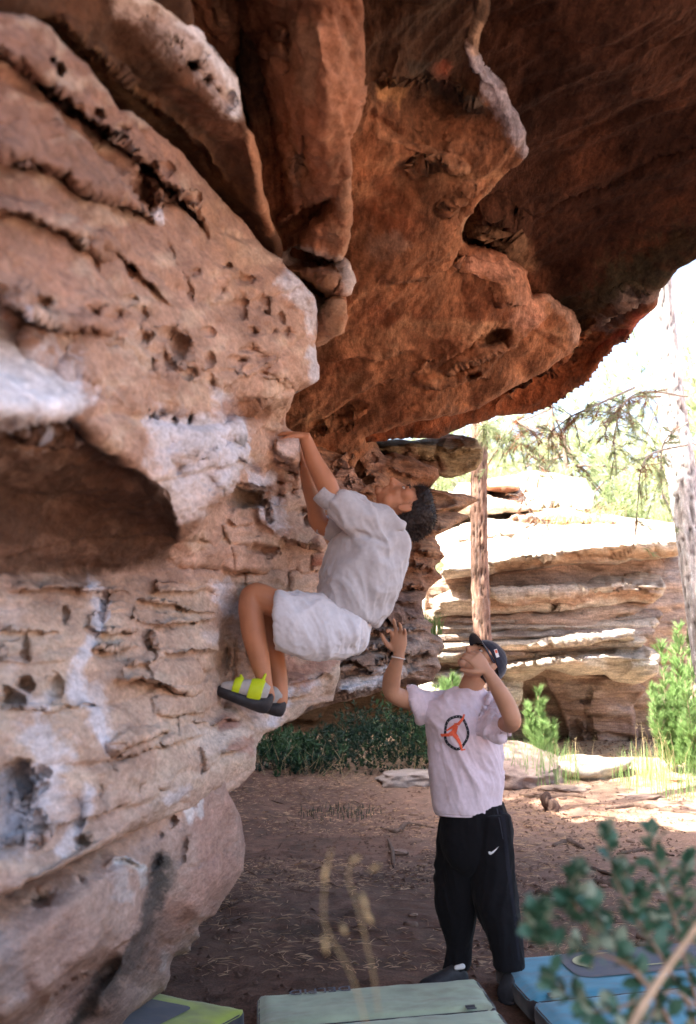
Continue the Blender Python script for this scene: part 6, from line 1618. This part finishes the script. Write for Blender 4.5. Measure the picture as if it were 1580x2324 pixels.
def head(mb, c, f, up, s=1.0):
    F = Vector(f).normalized(); U = Vector(up); U = (U - F * U.dot(F)).normalized(); R = F.cross(U)
    c = Vector(c)
    L = lambda x, y, z: c + R * x * s + F * y * s + U * z * s
    E = lambda p, r: ell(mb, L(*p), [q * s for q in r], R, F, U)
    E((0, -.012, .030), (.074, .094, .088)); E((0, .022, -.020), (.064, .070, .075)); E((0, .035, -.065), (.050, .052, .042)); E((0, .076, -.092), (.023, .022, .019))
    for k in (-1, 1):
        E((k * .034, .055, -.020), (.026, .026, .024)); E((k * .043, .03, -.062), (.020, .035, .026)); E((k * .028, .077, .030), (.024, .010, .008))
        E((k * .014, .094, -.030), (.009, .010, .008)); E((k * .030, .072, .008), (.014, .010, .007)); E((k * .052, .045, .02), (.02, .03, .03))
        # ear
        E((k * .077, -.006, .0), (.008, .019, .031)); E((k * .079, .0, -.022), (.006, .012, .012)); E((k * .082, -.016, .008), (.006, .009, .022))
    limb(mb, [(L(0, .082, .026), .009 * s), (L(0, .098, 0), .010 * s), (L(0, .118, -.026), .0125 * s)], 4, 12)
    E((0, .100, -.034), (.014, .015, .009)); E((0, .088, -.052), (.022, .010, .006)); E((0, .084, -.063), (.019, .011, .0065)); E((0, .078, -.074), (.016, .010, .006))
    return L, R, F, U
def eyes(L, R, F, U, parent, s=1.0, mat=None):
    for k in (-1, 1):
        mb = MB(); ell(mb, L(k * .030, .074, .012), (.0125 * s, .011 * s, .0065 * s), R, F, U, 12, 8); e = mb.build('eye', M['eye_w'], parent)
        mb = MB(); ell(mb, L(k * .030, .0825, .0125), (.0055 * s, .004 * s, .0052 * s), R, F, U, 12, 8)
        i_ = mb.build('iris', M['eye_d'], parent)
        mb = MB(); limb(mb, [(L(k * .012, .086, .034), .003 * s), (L(k * .030, .086, .040), .004 * s), (L(k * .050, .068, .034), .0025 * s)], 4, 8)
        mb.build('eyebrow', M['hair'], parent)
def folds(dirv, amp, f1=16, f2=2.5, seed=0, fine=.25):
    d = Vector(dirv).normalized(); a = d.orthogonal().normalized(); b = d.cross(a)
    B = np.array([a[:], b[:], d[:]])
    def fn(co, no):
        q = co @ B.T
        q = q * np.array([f1, f1, f2])
        w = fbm(co, 3, 2, seed + 3) * .8
        q[:, 0] += w; q[:, 1] += w
        n = fbm(q, 1.0, 3, seed, .5, ridged=True)
        m = .5 + .5 * fbm(co, 5, 2, seed + 5)
        k = fbm(co, 24, 3, seed + 9)
        return no * ((n * m + fine * k) * amp * 2.4)[:, None]
    return fn
from mathutils.bvhtree import BVHTree
def bvh_of(o):
    me = o.data; mw = o.matrix_parent_inverse.copy()
    base = o.parent.location if o.parent else Vector((0, 0, 0))
    off = base + mw.translation
    return BVHTree.FromPolygons([v.co + off for v in me.vertices], [p.vertices[:] for p in me.polygons])
CAMP = Vector((0, 0, CAMZ))
def onto(bvh, x, y, lift=.0025):
    a, b = raydir(x, y); d = Vector((a, 1, b)).normalized()
    h = bvh.ray_cast(CAMP, d)
    if h[0] is None: return None
    return h[0] - d * lift
def decal(name, bvh, strokes, mat, parent, lift=.0025, poly=False, sub=7):
    """flat print laid on the cloth: strokes = [(x0,y0,w0,x1,y1,w1)] in the picture, or quads"""
    V, Q = [], []
    for s in strokes:
        if not poly:
            x0, y0, w0, x1, y1, w1 = s
            dx, dy = x1 - x0, y1 - y0; l = math.hypot(dx, dy) + 1e-9; nx, ny = -dy / l, dx / l
            c = [(x0 + nx * w0 / 2, y0 + ny * w0 / 2), (x1 + nx * w1 / 2, y1 + ny * w1 / 2), (x1 - nx * w1 / 2, y1 - ny * w1 / 2), (x0 - nx * w0 / 2, y0 - ny * w0 / 2)]
        else: c = s
        g = []
        for j in range(sub + 1):
            for i in range(sub + 1):
                u, v = i / sub, j / sub
                x = (c[0][0] * (1 - u) + c[1][0] * u) * (1 - v) + (c[3][0] * (1 - u) + c[2][0] * u) * v
                y = (c[0][1] * (1 - u) + c[1][1] * u) * (1 - v) + (c[3][1] * (1 - u) + c[2][1] * u) * v
                g.append(onto(bvh, x, y, lift))
        if any(q is None for q in g): continue
        o = len(V); V += g
        for j in range(sub):
            for i in range(sub): Q.append((o + j * (sub + 1) + i, o + j * (sub + 1) + i + 1, o + (j + 1) * (sub + 1) + i + 1, o + (j + 1) * (sub + 1) + i))
    if not V: return None
    o = link(name, mesh_np(name, [tuple(v) for v in V], Q), mat, parent)
    o.matrix_parent_inverse = Matrix.Translation(-parent.location)
    return o
def hair_shell(name, L, F, U, R, parts, parent, strands, slen, seed, s=1.0, droop=(0, 0, -.2)):
    mb = MB()
    for p, r in parts: ell(mb, L(*p), [q * s for q in r], R, F, U)
    def dsp(co, no):
        return no * ((fbm(co, 45, 3, seed) * .006 + fbm(co, 120, 2, seed + 2) * .003))[:, None]
    o = fuse(mb, name, M['hair'], parent, .004, 2, dsp)
    me = o.data; rg = random.Random(seed); V, T = [], []
    vs = me.vertices
    for i in range(strands):
        v = vs[rg.randrange(len(vs))]; n = v.normal
        t = Vector((rg.uniform(-1, 1), rg.uniform(-1, 1), rg.uniform(-1, 1)))
        d = (n * .7 + t * .7 + Vector(droop)).normalized(); e = t.cross(d).normalized() * .0012
        k = len(V); l = slen * rg.uniform(.4, 1)
        V += [v.co - n * .003 + e, v.co - n * .003 - e, v.co + d * l]; T.append((k, k + 1, k + 2))
    st_ = link('hair_strands', mesh_np('hair_strands', [tuple(v) for v in V], None, T), M['hair'], o, False)
    st_['kind'] = 'stuff'
    return o

# ---------------------------------------------------------------- the climber
def Q(x, y, Y): return PT(x, y, Y)
clm = empty('person', Q(800, 1440, 4.15)); tag(clm, 'climber in grey sweatshirt and light grey shorts hanging from the rock, head tipped back', 'person')
mb = MB()
limb(mb, [(Q(868, 1200, 4.06), .050), (Q(812, 1165, 4.03), .046), (Q(757, 1133, 3.99), .043), (Q(740, 1098, 3.97), .044), (Q(712, 1045, 3.95), .035), (Q(695, 1000, 3.93), .027)])
limb(mb, [(Q(858, 1212, 4.30), .048), (Q(795, 1208, 4.24), .045), (Q(729, 1190, 4.18), .041), (Q(716, 1150, 4.15), .036), (Q(702, 1105, 4.10), .031), (Q(692, 1062, 4.05), .024)])
hand(mb, Q(693, 992, 3.925), (-1, .02, .12), (0, .1, -1), 1, .95, (18, 38, 30), .1, .4)
hand(mb, Q(690, 1056, 4.045), (-.25, -.10, 1), (-1, .1, -.1), -1, .92, (30, 45, 40), .1, .3)
limb(mb, [(Q(770, 1428, 4.10), .05), (Q(690, 1400, 4.04), .064), (Q(620, 1368, 4.0), .056), (Q(580, 1353, 4.0), .054), (Q(569, 1374, 3.99), .050), (Q(572, 1410, 3.98), .049), (Q(578, 1445, 3.975), .049), (Q(590, 1500, 3.97), .040), (Q(602, 1552, 3.96), .029), (Q(606, 1582, 3.95), .032)])
limb(mb, [(Q(790, 1435, 4.27), .065), (Q(700, 1405, 4.25), .066), (Q(630, 1385, 4.22), .056), (Q(606, 1378, 4.2), .053), (Q(604, 1420, 4.19), .050), (Q(620, 1480, 4.17), .045), (Q(634, 1540, 4.14), .034), (Q(636, 1590, 4.12), .032)])
limb(mb, [(Q(600, 1588, 3.95), .032), (Q(560, 1580, 3.94), .030), (Q(520, 1568, 3.93), .022)])
limb(mb, [(Q(782, 1425, 4.17), .06), (Q(828, 1310, 4.17), .08), (Q(858, 1225, 4.17), .085)])
limb(mb, [(Q(862, 1215, 4.06), .05), (Q(862, 1215, 4.28), .05)])
limb(mb, [(Q(780, 1432, 4.13), .05), (Q(780, 1432, 4.22), .05)])
limb(mb, [(Q(872, 1200, 4.17), .060), (Q(890, 1175, 4.16), .052), (Q(905, 1160, 4.15), .052)])
hL, hR, hF, hU = head(mb, Q(912, 1150, 4.14), (-.12, -.16, .98), (.97, .12, -.05), .98)
bodyA = fuse(mb, 'body', M['skin_a'], clm, .0048, 3)
eyes(hL, hR, hF, hU, clm)
hair_shell('hair', hL, hF, hU, hR, [((0, -.045, .055), (.090, .092, .086)), ((0, -.070, .015), (.086, .068, .072)), ((0, .012, .088), (.074, .070, .046)), ((.03, -.01, .09), (.055, .078, .045)), ((0, -.085, -.025), (.064, .045, .046)), ((0, -.105, .035), (.066, .045, .068))], clm, 4200, .022, 5)
mb = MB()
def ax2(p, q, h):  # ellipse axis from two picture points
    return (Q(*q) - Q(*p)) * .5
dY = Vector((0, 1, 0))
rings(mb, [((Q(727, 1366, 4.17) + Q(857, 1418, 4.17)) / 2, (Q(857, 1418, 4.17) - Q(727, 1366, 4.17)) / 2, dY * .155), ((Q(736, 1335, 4.17) + Q(872, 1392, 4.17)) / 2, (Q(872, 1392, 4.17) - Q(736, 1335, 4.17)) / 2, dY * .175),
           ((Q(742, 1290, 4.17) + Q(902, 1350, 4.17)) / 2, (Q(902, 1350, 4.17) - Q(742, 1290, 4.17)) / 2, dY * .185), ((Q(752, 1240, 4.17) + Q(924, 1292, 4.17)) / 2, (Q(924, 1292, 4.17) - Q(752, 1240, 4.17)) / 2, dY * .19),
           ((Q(785, 1205, 4.17) + Q(924, 1240, 4.17)) / 2, (Q(924, 1240, 4.17) - Q(785, 1205, 4.17)) / 2, dY * .20), ((Q(828, 1170, 4.17) + Q(912, 1205, 4.17)) / 2, (Q(912, 1205, 4.17) - Q(828, 1170, 4.17)) / 2, dY * .15),
           ((Q(850, 1156, 4.16) + Q(902, 1186, 4.16)) / 2, (Q(902, 1186, 4.16) - Q(850, 1156, 4.16)) / 2, dY * .075)], 40, 6, .03, .02, .9)
rings(mb, [(Q(880, 1222, 4.08), Vector((.075, 0, .06)), dY * .075), (Q(838, 1190, 4.03), (Q(858, 1150, 4.0) - Q(818, 1232, 4.0)) * .5, dY * .078), (Q(795, 1160, 4.0), (Q(810, 1122, 4.0) - Q(776, 1205, 4.0)) * .5, dY * .068),
           (Q(765, 1143, 3.99), (Q(782, 1114, 4.0) - Q(746, 1170, 4.0)) * .5, dY * .058), (Q(756, 1137, 3.985), (Q(770, 1116, 4.0) - Q(742, 1158, 4.0)) * .5, dY * .045)], 30, 5, 0, .015, .8)
rings(mb, [(Q(870, 1225, 4.26), Vector((.06, 0, .06)), dY * .07), (Q(815, 1212, 4.25), Vector((.02, 0, .075)), dY * .07), (Q(770, 1205, 4.22), (Q(776, 1170, 4.2) - Q(760, 1228, 4.2)) * .5, dY * .055), (Q(745, 1196, 4.2), (Q(754, 1172, 4.2) - Q(734, 1216, 4.2)) * .5, dY * .048)], 30, 5, 0, .015, .8)
def swf(co, no):
    a = folds((.55, 0, -1), .020, 7, 1.5, 31, .08)(co, no) + folds((.3, .2, -1), .007, 16, 3, 37, .1)(co, no)
    # gathers round the armpit and above the waistband
    p = Q(838, 1232, 4.0); r = np.linalg.norm((co - np.array(p[:])) * np.array([1, .5, 1]), axis=1)
    ang = np.arctan2(co[:, 2] - p.z, co[:, 0] - p.x)
    g = np.sin(ang * 5 + fbm(co, 6, 2, 33) * 4.0) * np.exp(-((r - .10) / .06) ** 2) * .006
    dx = co[:, 0] - p.x; dz = co[:, 2] - p.z; crease = -.016 * np.exp(-((dz + .35 * dx - .02) / .012) ** 2) * sstep(-.09, -.03, dx) * sstep(.11, .05, dx) * (no[:, 1] < 0)
    return a + no * (g + crease)[:, None]
sweat = fuse(mb, 'sweatshirt', M['sweat'], clm, .0052, 7, swf)
mb = MB()
rings(mb, [(Q(757, 1138, 3.985), (Q(768, 1116, 4.0) - Q(744, 1160, 4.0)) * .5, dY * .044), (Q(743, 1126, 3.98), (Q(757, 1106, 4.0) - Q(727, 1148, 4.0)) * .56, dY * .047), (Q(730, 1114, 3.975), (Q(748, 1098, 4.0) - Q(712, 1132, 4.0)) * .56, dY * .047)], 26, 4, 0, .02, .86)
fuse(mb, 'cuff', M['cuff'], sweat, .004, 2).matrix_parent_inverse = Matrix()
mb = MB()
rings(mb, [(Q(747, 1197, 4.2), (Q(756, 1176, 4.2) - Q(738, 1216, 4.2)) * .5, dY * .046), (Q(726, 1189, 4.185), (Q(736, 1166, 4.2) - Q(716, 1210, 4.2)) * .5, dY * .046)], 26, 4, 0, .02, .86)
fuse(mb, 'cuff', M['cuff'], sweat, .004, 2).matrix_parent_inverse = Matrix()
mb = MB()
def sh(px, py, qx, qy, Y, d): return ((Q(px, py, Y) + Q(qx, qy, Y)) / 2, (Q(qx, qy, Y) - Q(px, py, Y)) / 2, dY * d)
rings(mb, [sh(738, 1368, 838, 1400, 4.17, .145), sh(728, 1378, 838, 1442, 4.17, .165), sh(732, 1395, 824, 1470, 4.17, .17), sh(738, 1420, 800, 1485, 4.17, .12)], 36, 5)
rings(mb, [sh(812, 1400, 808, 1478, 4.08, .09), sh(760, 1376, 764, 1496, 4.05, .095), sh(700, 1356, 705, 1496, 4.02, .10), sh(655, 1344, 652, 1483, 4.0, .10), sh(633, 1339, 626, 1474, 4.0, .10)], 36, 5, 0, .05, .93)
rings(mb, [sh(812, 1400, 808, 1478, 4.27, .09), sh(760, 1376, 764, 1490, 4.28, .095), sh(700, 1366, 705, 1488, 4.27, .095), sh(650, 1360, 648, 1478, 4.25, .095)], 36, 5, 0, .05, .93)
fuse(mb, 'shorts', M['shorts'], clm, .0052, 3, lambda co, no: folds((.45, 0, -1), .018, 7, 1.5, 41, .08)(co, no) + folds((.6, 0, -1), .008, 16, 3, 43, .1)(co, no))
mb = MB()
limb(mb, [(Q(742, 1372, 4.02), .006), (Q(752, 1380, 4.0), .006), (Q(768, 1385, 3.99), .006)], 4, 8)
# climbing shoes
def shoe(toe, heel, Yn, w, parent, straps=True):
    t, h = Q(toe[0], toe[1], Yn), Q(heel[0], heel[1], Yn)
    d = (h - t).normalized(); u = Vector((d.z, 0, -d.x)); u = u if u.z > 0 else -u
    L_ = (h - t).length
    mb = MB()
    rings(mb, [(t + d * L_ * f + u * z, dY * ww, u * hh) for f, z, ww, hh in ((0.0, .012, .012, .012), (.08, .012, .030, .024), (.3, .008, .042, .026), (.55, .002, .038, .026), (.8, .004, .036, .034), (.96, .014, .030, .040), (1.03, .022, .014, .022))], 24, 4)
    s = fuse(mb, 'sole', M['rubber'], parent, .004, 3)
    mb = MB()
    rings(mb, [(t + d * L_ * f + u * z, dY * ww, u * hh) for f, z, ww, hh in ((.06, .026, .022, .018), (.25, .036, .036, .026), (.5, .046, .036, .036), (.72, .050, .034, .044), (.92, .044, .028, .034))], 24, 4)
    fuse(mb, 'shoe_upper', M['shoe_grey'], parent, .004, 3)
    for f0, f1, hgt in ((.27, .42, .036), (.56, .81, .049)) if straps else ():
        mb = MB()
        rings(mb, [(t + d * L_ * f0 + u * (.040), dY * .0385, u * (hgt)), (t + d * L_ * (f0 + f1) / 2 + u * .044, dY * .0395, u * (hgt + .003)), (t + d * L_ * f1 + u * .046, dY * .0385, u * hgt)], 24, 3)
        fuse(mb, 'strap', M['neon'], parent, .004, 1)
    return t, d, u, L_
t_, d_, u_, L_ = shoe((490, 1572), (612, 1606), 3.93, .04, clm)
mb = MB(); c = t_ + d_ * L_ * .74 + u_ * .088
limb(mb, [(c - d_ * .03 + u_ * -.01, .006), (c, .007), (c + u_ * .028 + d_ * .006, .005)], 4, 8); limb(mb, [(c - d_ * .075 - u_ * .012, .007), (c - d_ * .085 + u_ * .0, .005)], 3, 8)
mb.build('pull_tab', M['neon'], clm)
shoe((560, 1600), (646, 1612), 4.12, .04, clm, False)

# ---------------------------------------------------------------- the spotter
spt = empty('person', (PT(1090, 2200, 4.9).x, 4.9, 0)); tag(spt, 'standing man in navy cap, lilac T-shirt and black trousers, looking up, hand at mouth', 'person')
mb = MB()
limb(mb, [(Q(992, 1596, 4.92), .052), (Q(940, 1592, 4.87), .048), (Q(893, 1575, 4.80), .042), (Q(889, 1545, 4.76), .043), (Q(897, 1515, 4.70), .034), (Q(905, 1488, 4.66), .026)])
limb(mb, [(Q(1110, 1632, 4.86), .034), (Q(1136, 1644, 4.76), .038), (Q(1163, 1640, 4.60), .040), (Q(1150, 1600, 4.58), .042), (Q(1128, 1560, 4.56), .035), (Q(1108, 1527, 4.56), .026)])
hand(mb, Q(906, 1486, 4.655), (-.02, -.12, 1), (-.35, -.9, .1), -1, 1.0, (12, 22, 18), .22, .35, [(35, 45, 30), (8, 12, 10), (14, 22, 16), (22, 28, 20)])
hand(mb, Q(1107, 1525, 4.555), (-.66, .05, .75), (-.15, .9, -.4), 1, 1.0, (30, 45, 35), .14, .8, [(25, 40, 30), (32, 48, 35), (40, 52, 38), (48, 55, 40)])
limb(mb, [(Q(1072, 1860, 4.9), .08), (Q(1058, 1720, 4.9), .08), (Q(1055, 1640, 4.9), .08)])
limb(mb, [(Q(995, 1608, 4.94), .045), (Q(1095, 1622, 4.90), .040)])
limb(mb, [(Q(1045, 1880, 4.92), .07), (Q(1100, 1880, 4.88), .07)])
limb(mb, [(Q(1060, 1600, 4.90), .064), (Q(1066, 1568, 4.88), .056), (Q(1080, 1535, 4.86), .055)])
sL, sR, sF, sU = head(mb, Q(1093, 1506, 4.83), (-.45, -.45, .77), (.8, .35, .45), .98)
limb(mb, [(Q(1042, 1880, 4.93), .07), (Q(1036, 2050, 4.95), .055), (Q(1041, 2140, 4.96), .04), (Q(1036, 2192, 4.93), .035)])
limb(mb, [(Q(1105, 1880, 4.87), .07), (Q(1128, 2050, 4.82), .055), (Q(1153, 2185, 4.80), .04)])
bodyB = fuse(mb, 'body', M['skin_b'], spt, .0048, 3)
eyes(sL, sR, sF, sU, spt)
hair_shell('hair', sL, sF, sU, sR, [((0, -.045, .0), (.078, .055, .055)), ((0, -.03, .04), (.079, .075, .06))], spt, 500, .012, 8)
# cap: dome, brim, badge
mb = MB()
V, Qd, T = [], [], []
def dome(sc, lift, n0=28, n1=12):
    ell(mb, sL(0, -.016, .036 + lift), (.083 * sc, .106 * sc, .090 * sc), sR, sF, sU, n0, n1)
dome(1, 0)
def capcut(co, no):
    return no * (fbm(co, 20, 2, 3) * .0015)[:, None]
cap_o = fuse(mb, 'cap', M['cap'], spt, .004, 2, capcut)
# trim the dome below the rim plane
me = cap_o.data; bm = bmesh.new(); bm.from_mesh(me)
rim = sL(0, 0, .030); nrm = (sU + sF * -.22).normalized()
bmesh.ops.bisect_plane(bm, geom=bm.verts[:] + bm.edges[:] + bm.faces[:], plane_co=rim, plane_no=nrm, clear_inner=True)
bm.to_mesh(me); bm.free()
so = cap_o.modifiers.new('thick', 'SOLIDIFY'); so.thickness = .003; so.offset = 1
mb = MB(); n = 18; VV = []
for layer in (0.0, .0035):
    for j in range(7):
        for i in range(n + 1):
            a = math.pi * (-.5 + i / n) * .92
            rr = .082 + (.070 * j / 6) * math.cos(a) ** .6
            x = math.sin(a) * (.080 if j == 0 else .080 + .0 * j); y = -.010 + math.cos(a) * (.098 + .072 * j / 6)
            z = .046 - .020 * (math.sin(a)) ** 2 - .010 * (j / 6) + layer
            VV.append(sL(x, y, z))
QQ = []
for l in (0, 1):
    for j in range(6):
        for i in range(n):
            a = l * 7 * (n + 1) + j * (n + 1) + i; q = (a, a + 1, a + n + 2, a + n + 1); QQ.append(q if l else q[::-1])
for i in range(n):
    a = 6 * (n + 1) + i; b = a + 7 * (n + 1); QQ.append((a, a + 1, b + 1, b))
mb.add(VV, QQ); br = mb.build('brim', M['cap'], spt); br.parent = cap_o; br.matrix_parent_inverse = Matrix()
bv = bvh_of(cap_o)
bd = decal('badge', bv, [[(1121, 1475), (1128, 1473), (1134, 1491), (1127, 1493)]], M['white'], spt, .005, True, 4)
bd2 = decal('badge_detail', bv, [[(1123, 1476), (1128, 1475), (1130, 1482), (1125, 1483)]], M['print_red'], spt, .007, True, 2)
# T-shirt
mb = MB()
ch = Vector((1, .30, 0)).normalized(); cf = Vector((-.30, 1, 0)).normalized()
def tr(x, y, hw, dp, Y=4.9): return (Q(x, y, Y), ch * hw, cf * dp)
rings(mb, [tr(1062, 1843, .158, .125), tr(1060, 1820, .166, .13), tr(1056, 1760, .170, .13), tr(1054, 1700, .172, .128), tr(1050, 1650, .172, .120), tr(1048, 1615, .182, .108), tr(1048, 1592, .165, .090), tr(1056, 1577, .105, .075), tr(1062, 1568, .074, .066)], 44, 6, .04, .02, .92)
rings(mb, [(Q(1010, 1612, 4.94), Vector((.03, 0, .085)), dY * .075), (Q(975, 1604, 4.91), Vector((.0, 0, .078)), dY * .072), (Q(940, 1600, 4.87), Vector((-.018, 0, .076)), Vector((.01, .070, 0)))], 30, 5, 0, .03, .9)
rings(mb, [(Q(1090, 1618, 4.87), Vector((.05, 0, .09)), dY * .08), (Q(1112, 1628, 4.79), Vector((.052, .02, .078)), Vector((.05, -.06, .0))), (Q(1140, 1646, 4.69), Vector((.060, .03, .058)), Vector((.045, -.055, -.03)))], 30, 5, 0, .03, .9)
def tef(co, no):
    a = folds((.42, 0, -1), .018, 7, 1.3, 51, .08)(co, no) + folds((.42, 0, -1), .007, 17, 2.5, 53, .1)(co, no)
    b = folds((1, 0, .1), .006, 14, 3, 57, .0)(co, no) * sstep(1.15, 1.3, co[:, 2])[:, None]
    return a * (sstep(.85, 1.1, co[:, 2]) * .3 + .7)[:, None] + b
tee = fuse(mb, 't_shirt', M['tee'], spt, .0052, 4, tef)
mb = MB(); c0 = Q(1062, 1569, 4.9); n = 40
mb.tube([c0 + ch * (.074 * math.cos(2 * math.pi * i / n)) + cf * (.066 * math.sin(2 * math.pi * i / n)) + Vector((0, 0, .006 + .010 * math.sin(2 * math.pi * i / n))) for i in range(n + 1)], [.0065] * (n + 1), 8)
co_ = mb.build('collar', M['tee'], tee); co_.matrix_parent_inverse = Matrix()
mb = MB(); c0 = Q(1062, 1845, 4.9)
mb.tube([c0 + ch * (.156 * math.cos(2 * math.pi * i / n)) + cf * (.123 * math.sin(2 * math.pi * i / n)) for i in range(n + 1)], [.005] * (n + 1), 8)
co_ = mb.build('hem', M['tee'], tee); co_.matrix_parent_inverse = Matrix()
bt = bvh_of(tee)
ringq = []
N_ = 44
for i in range(N_):
    a0, a1 = 2 * math.pi * i / N_, 2 * math.pi * (i + 1) / N_
    w = lambda a: 1 + .03 * math.sin(5 * a + 1)
    ro, ri = 1.0, .80
    ringq.append([(1036 + 29 * ro * w(a0) * math.cos(a0), 1663 + 40 * ro * w(a0) * math.sin(a0)), (1036 + 29 * ro * w(a1) * math.cos(a1), 1663 + 40 * ro * w(a1) * math.sin(a1)), (1036 + 29 * ri * w(a1) * math.cos(a1), 1663 + 40 * (ri + .04) * w(a1) * math.sin(a1)), (1036 + 29 * ri * w(a0) * math.cos(a0), 1663 + 40 * (ri + .04) * w(a0) * math.sin(a0))])
decal('ring_print', bt, ringq, M['print_black'], spt, .003, True, 3)
lp = []
for i in range(22):
    a = 2 * math.pi * (i + .5) / 22
    cx_, cy_ = 1036 + 29 * .90 * math.cos(a), 1663 + 40 * .915 * math.sin(a)
    lp.append((cx_ - 1.1 * math.cos(a), cy_ - 1.1 * math.sin(a), 1.0, cx_ + 1.1 * math.cos(a), cy_ + 1.1 * math.sin(a), 1.0))
decal('ring_lettering', bt, lp, M['white'], spt, .0045, False, 2)
J = lambda x, y: (817.2 + x * .2643, 1398.3 + y * .2643)
fig = []
for (x0, y0, w0, x1, y1, w1) in ((884, 858, 34, 898, 862, 30), (840, 935, 26, 888, 876, 20), (822, 920, 28, 826, 942, 30), (745, 985, 14, 790, 955, 20), (790, 955, 22, 830, 940, 30), (822, 940, 44, 806, 1010, 44), (806, 1000, 46, 770, 1018, 34), (770, 1020, 30, 700, 1024, 18), (695, 1014, 14, 712, 1036, 18), (806, 1010, 44, 836, 1050, 34), (836, 1050, 32, 862, 1100, 22), (862, 1100, 22, 876, 1150, 16), (868, 1152, 14, 905, 1146, 10)):
    fig.append((*J(x0, y0), w0 * .2643, *J(x1, y1), w1 * .2643))
decal('figure_print', bt, fig, M['print_red'], spt, .0055, False, 4)
# trousers
mb = MB()
rings(mb, [tr(1074, 1828, .150, .115), tr(1074, 1860, .158, .125), tr(1074, 1920, .160, .125), tr(1076, 1960, .140, .11), tr(1076, 1985, .08, .07)], 40, 5)
rings(mb, [tr(1042, 1850, .085, .11, 4.92), tr(1037, 1950, .092, .112, 4.93), tr(1034, 2040, .096, .105, 4.94), tr(1037, 2090, .084, .09, 4.95), tr(1042, 2140, .058, .07, 4.95), tr(1040, 2180, .060, .066, 4.94), tr(1034, 2199, .062, .066, 4.93)], 36, 5, 0, .04, .85)
rings(mb, [tr(1108, 1850, .088, .11, 4.88), tr(1115, 1950, .098, .112, 4.86), tr(1124, 2040, .098, .105, 4.84), tr(1140, 2110, .080, .085, 4.82), tr(1152, 2160, .070, .072, 4.80), tr(1157, 2196, .068, .07, 4.79)], 36, 5, 0, .04, .85)
trs = fuse(mb, 'trousers', M['trouser'], spt, .0055, 9, folds((.05, 0, -1), .012, 9, 2.2, 61, .1))
btr = bvh_of(trs)
K = lambda x, y: (962.5 + x * .1876, 1816 + y * .1876)
sw = [[K(778, 628), K(795, 622), K(800, 645), K(785, 655)], [K(795, 622), K(815, 630), K(806, 663), K(785, 655)], [K(815, 630), K(850, 608), K(842, 642), K(806, 663)], [K(850, 608), K(880, 585), K(876, 602), K(842, 642)], [K(880, 585), K(905, 563), K(905, 564), K(876, 602)]]
decal('logo_print', btr, sw, M['white'], spt, .003, True, 3)
decal('pocket_seam', btr, [(1128, 1835, 3, 1136, 1870, 3), (1136, 1870, 3, 1142, 1905, 2)], M['print_black'], spt, .002, False, 5)
sd_ = []
xs = [(1133, 1838, 1149, 1840), (1141, 1880, 1154, 1880), (1145, 1925, 1158, 1925), (1150, 1975, 1163, 1975), (1158, 2030, 1170, 2030), (1166, 2085, 1177, 2085), (1172, 2140, 1182, 2140), (1176, 2180, 1184, 2180)]
for a, b in zip(xs[:-1], xs[1:]): sd_.append([(a[0], a[1]), (a[2] - 4, a[3]), (b[2] - 4, b[3]), (b[0], b[1])])
decal('side_panel', btr, sd_, M['trouser_side'], spt, .002, True, 8)
# shoes and sock
def sneaker(hx, hy, tx, ty, Y, label=None):
    h = PT(hx, hy, Y); h = Vector((h.x, h.y, gh(h.x, h.y))); t = PT(tx, ty, Y - .03); t = Vector((t.x, t.y, gh(t.x, t.y)))
    d = (t - h).normalized(); u = Vector((0, 0, 1)); s = d.cross(u); L_ = (t - h).length
    mb = MB()
    rings(mb, [(h + d * L_ * f + u * z, s * w, u * q) for f, z, w, q in ((-.06, .05, .022, .045), (.05, .065, .036, .066), (.25, .07, .040, .07), (.5, .056, .046, .055), (.8, .042, .048, .040), (.98, .034, .034, .028), (1.06, .024, .014, .014))], 24, 4)
    fuse(mb, 'shoe', M['rubber'], spt, .0045, 3)
    mb = MB(); rings(mb, [(h + d * L_ * f + u * .012, s * w, u * .013) for f, w in ((-.07, .022), (.05, .036), (.5, .043), (.85, .045), (1.07, .016))], 24, 4)
    fuse(mb, 'shoe_sole', M['rubber'], spt, .0045, 2)
sneaker(1056, 2190, 955, 2200, 4.90)
sneaker(1155, 2195, 1145, 2210, 4.78)
mb = MB(); limb(mb, [(Q(1036, 2197, 4.86), .011), (Q(1050, 2194, 4.86), .013)], 3, 14); mb.build('sock', M['white'], spt)
mb = MB(); c = Q(904, 1492, 4.665); n = 26
mb.tube([c + Vector((math.cos(2 * math.pi * i / n) * .031, math.sin(2 * math.pi * i / n) * .029, -.003 + math.cos(2 * math.pi * i / n) * -.006)) for i in range(n + 1)], [.0028] * (n + 1), 6)
tag(mb.build('bracelet', M['white'], None), 'thin white cord bracelet on the raised wrist of the standing man', 'bracelet')
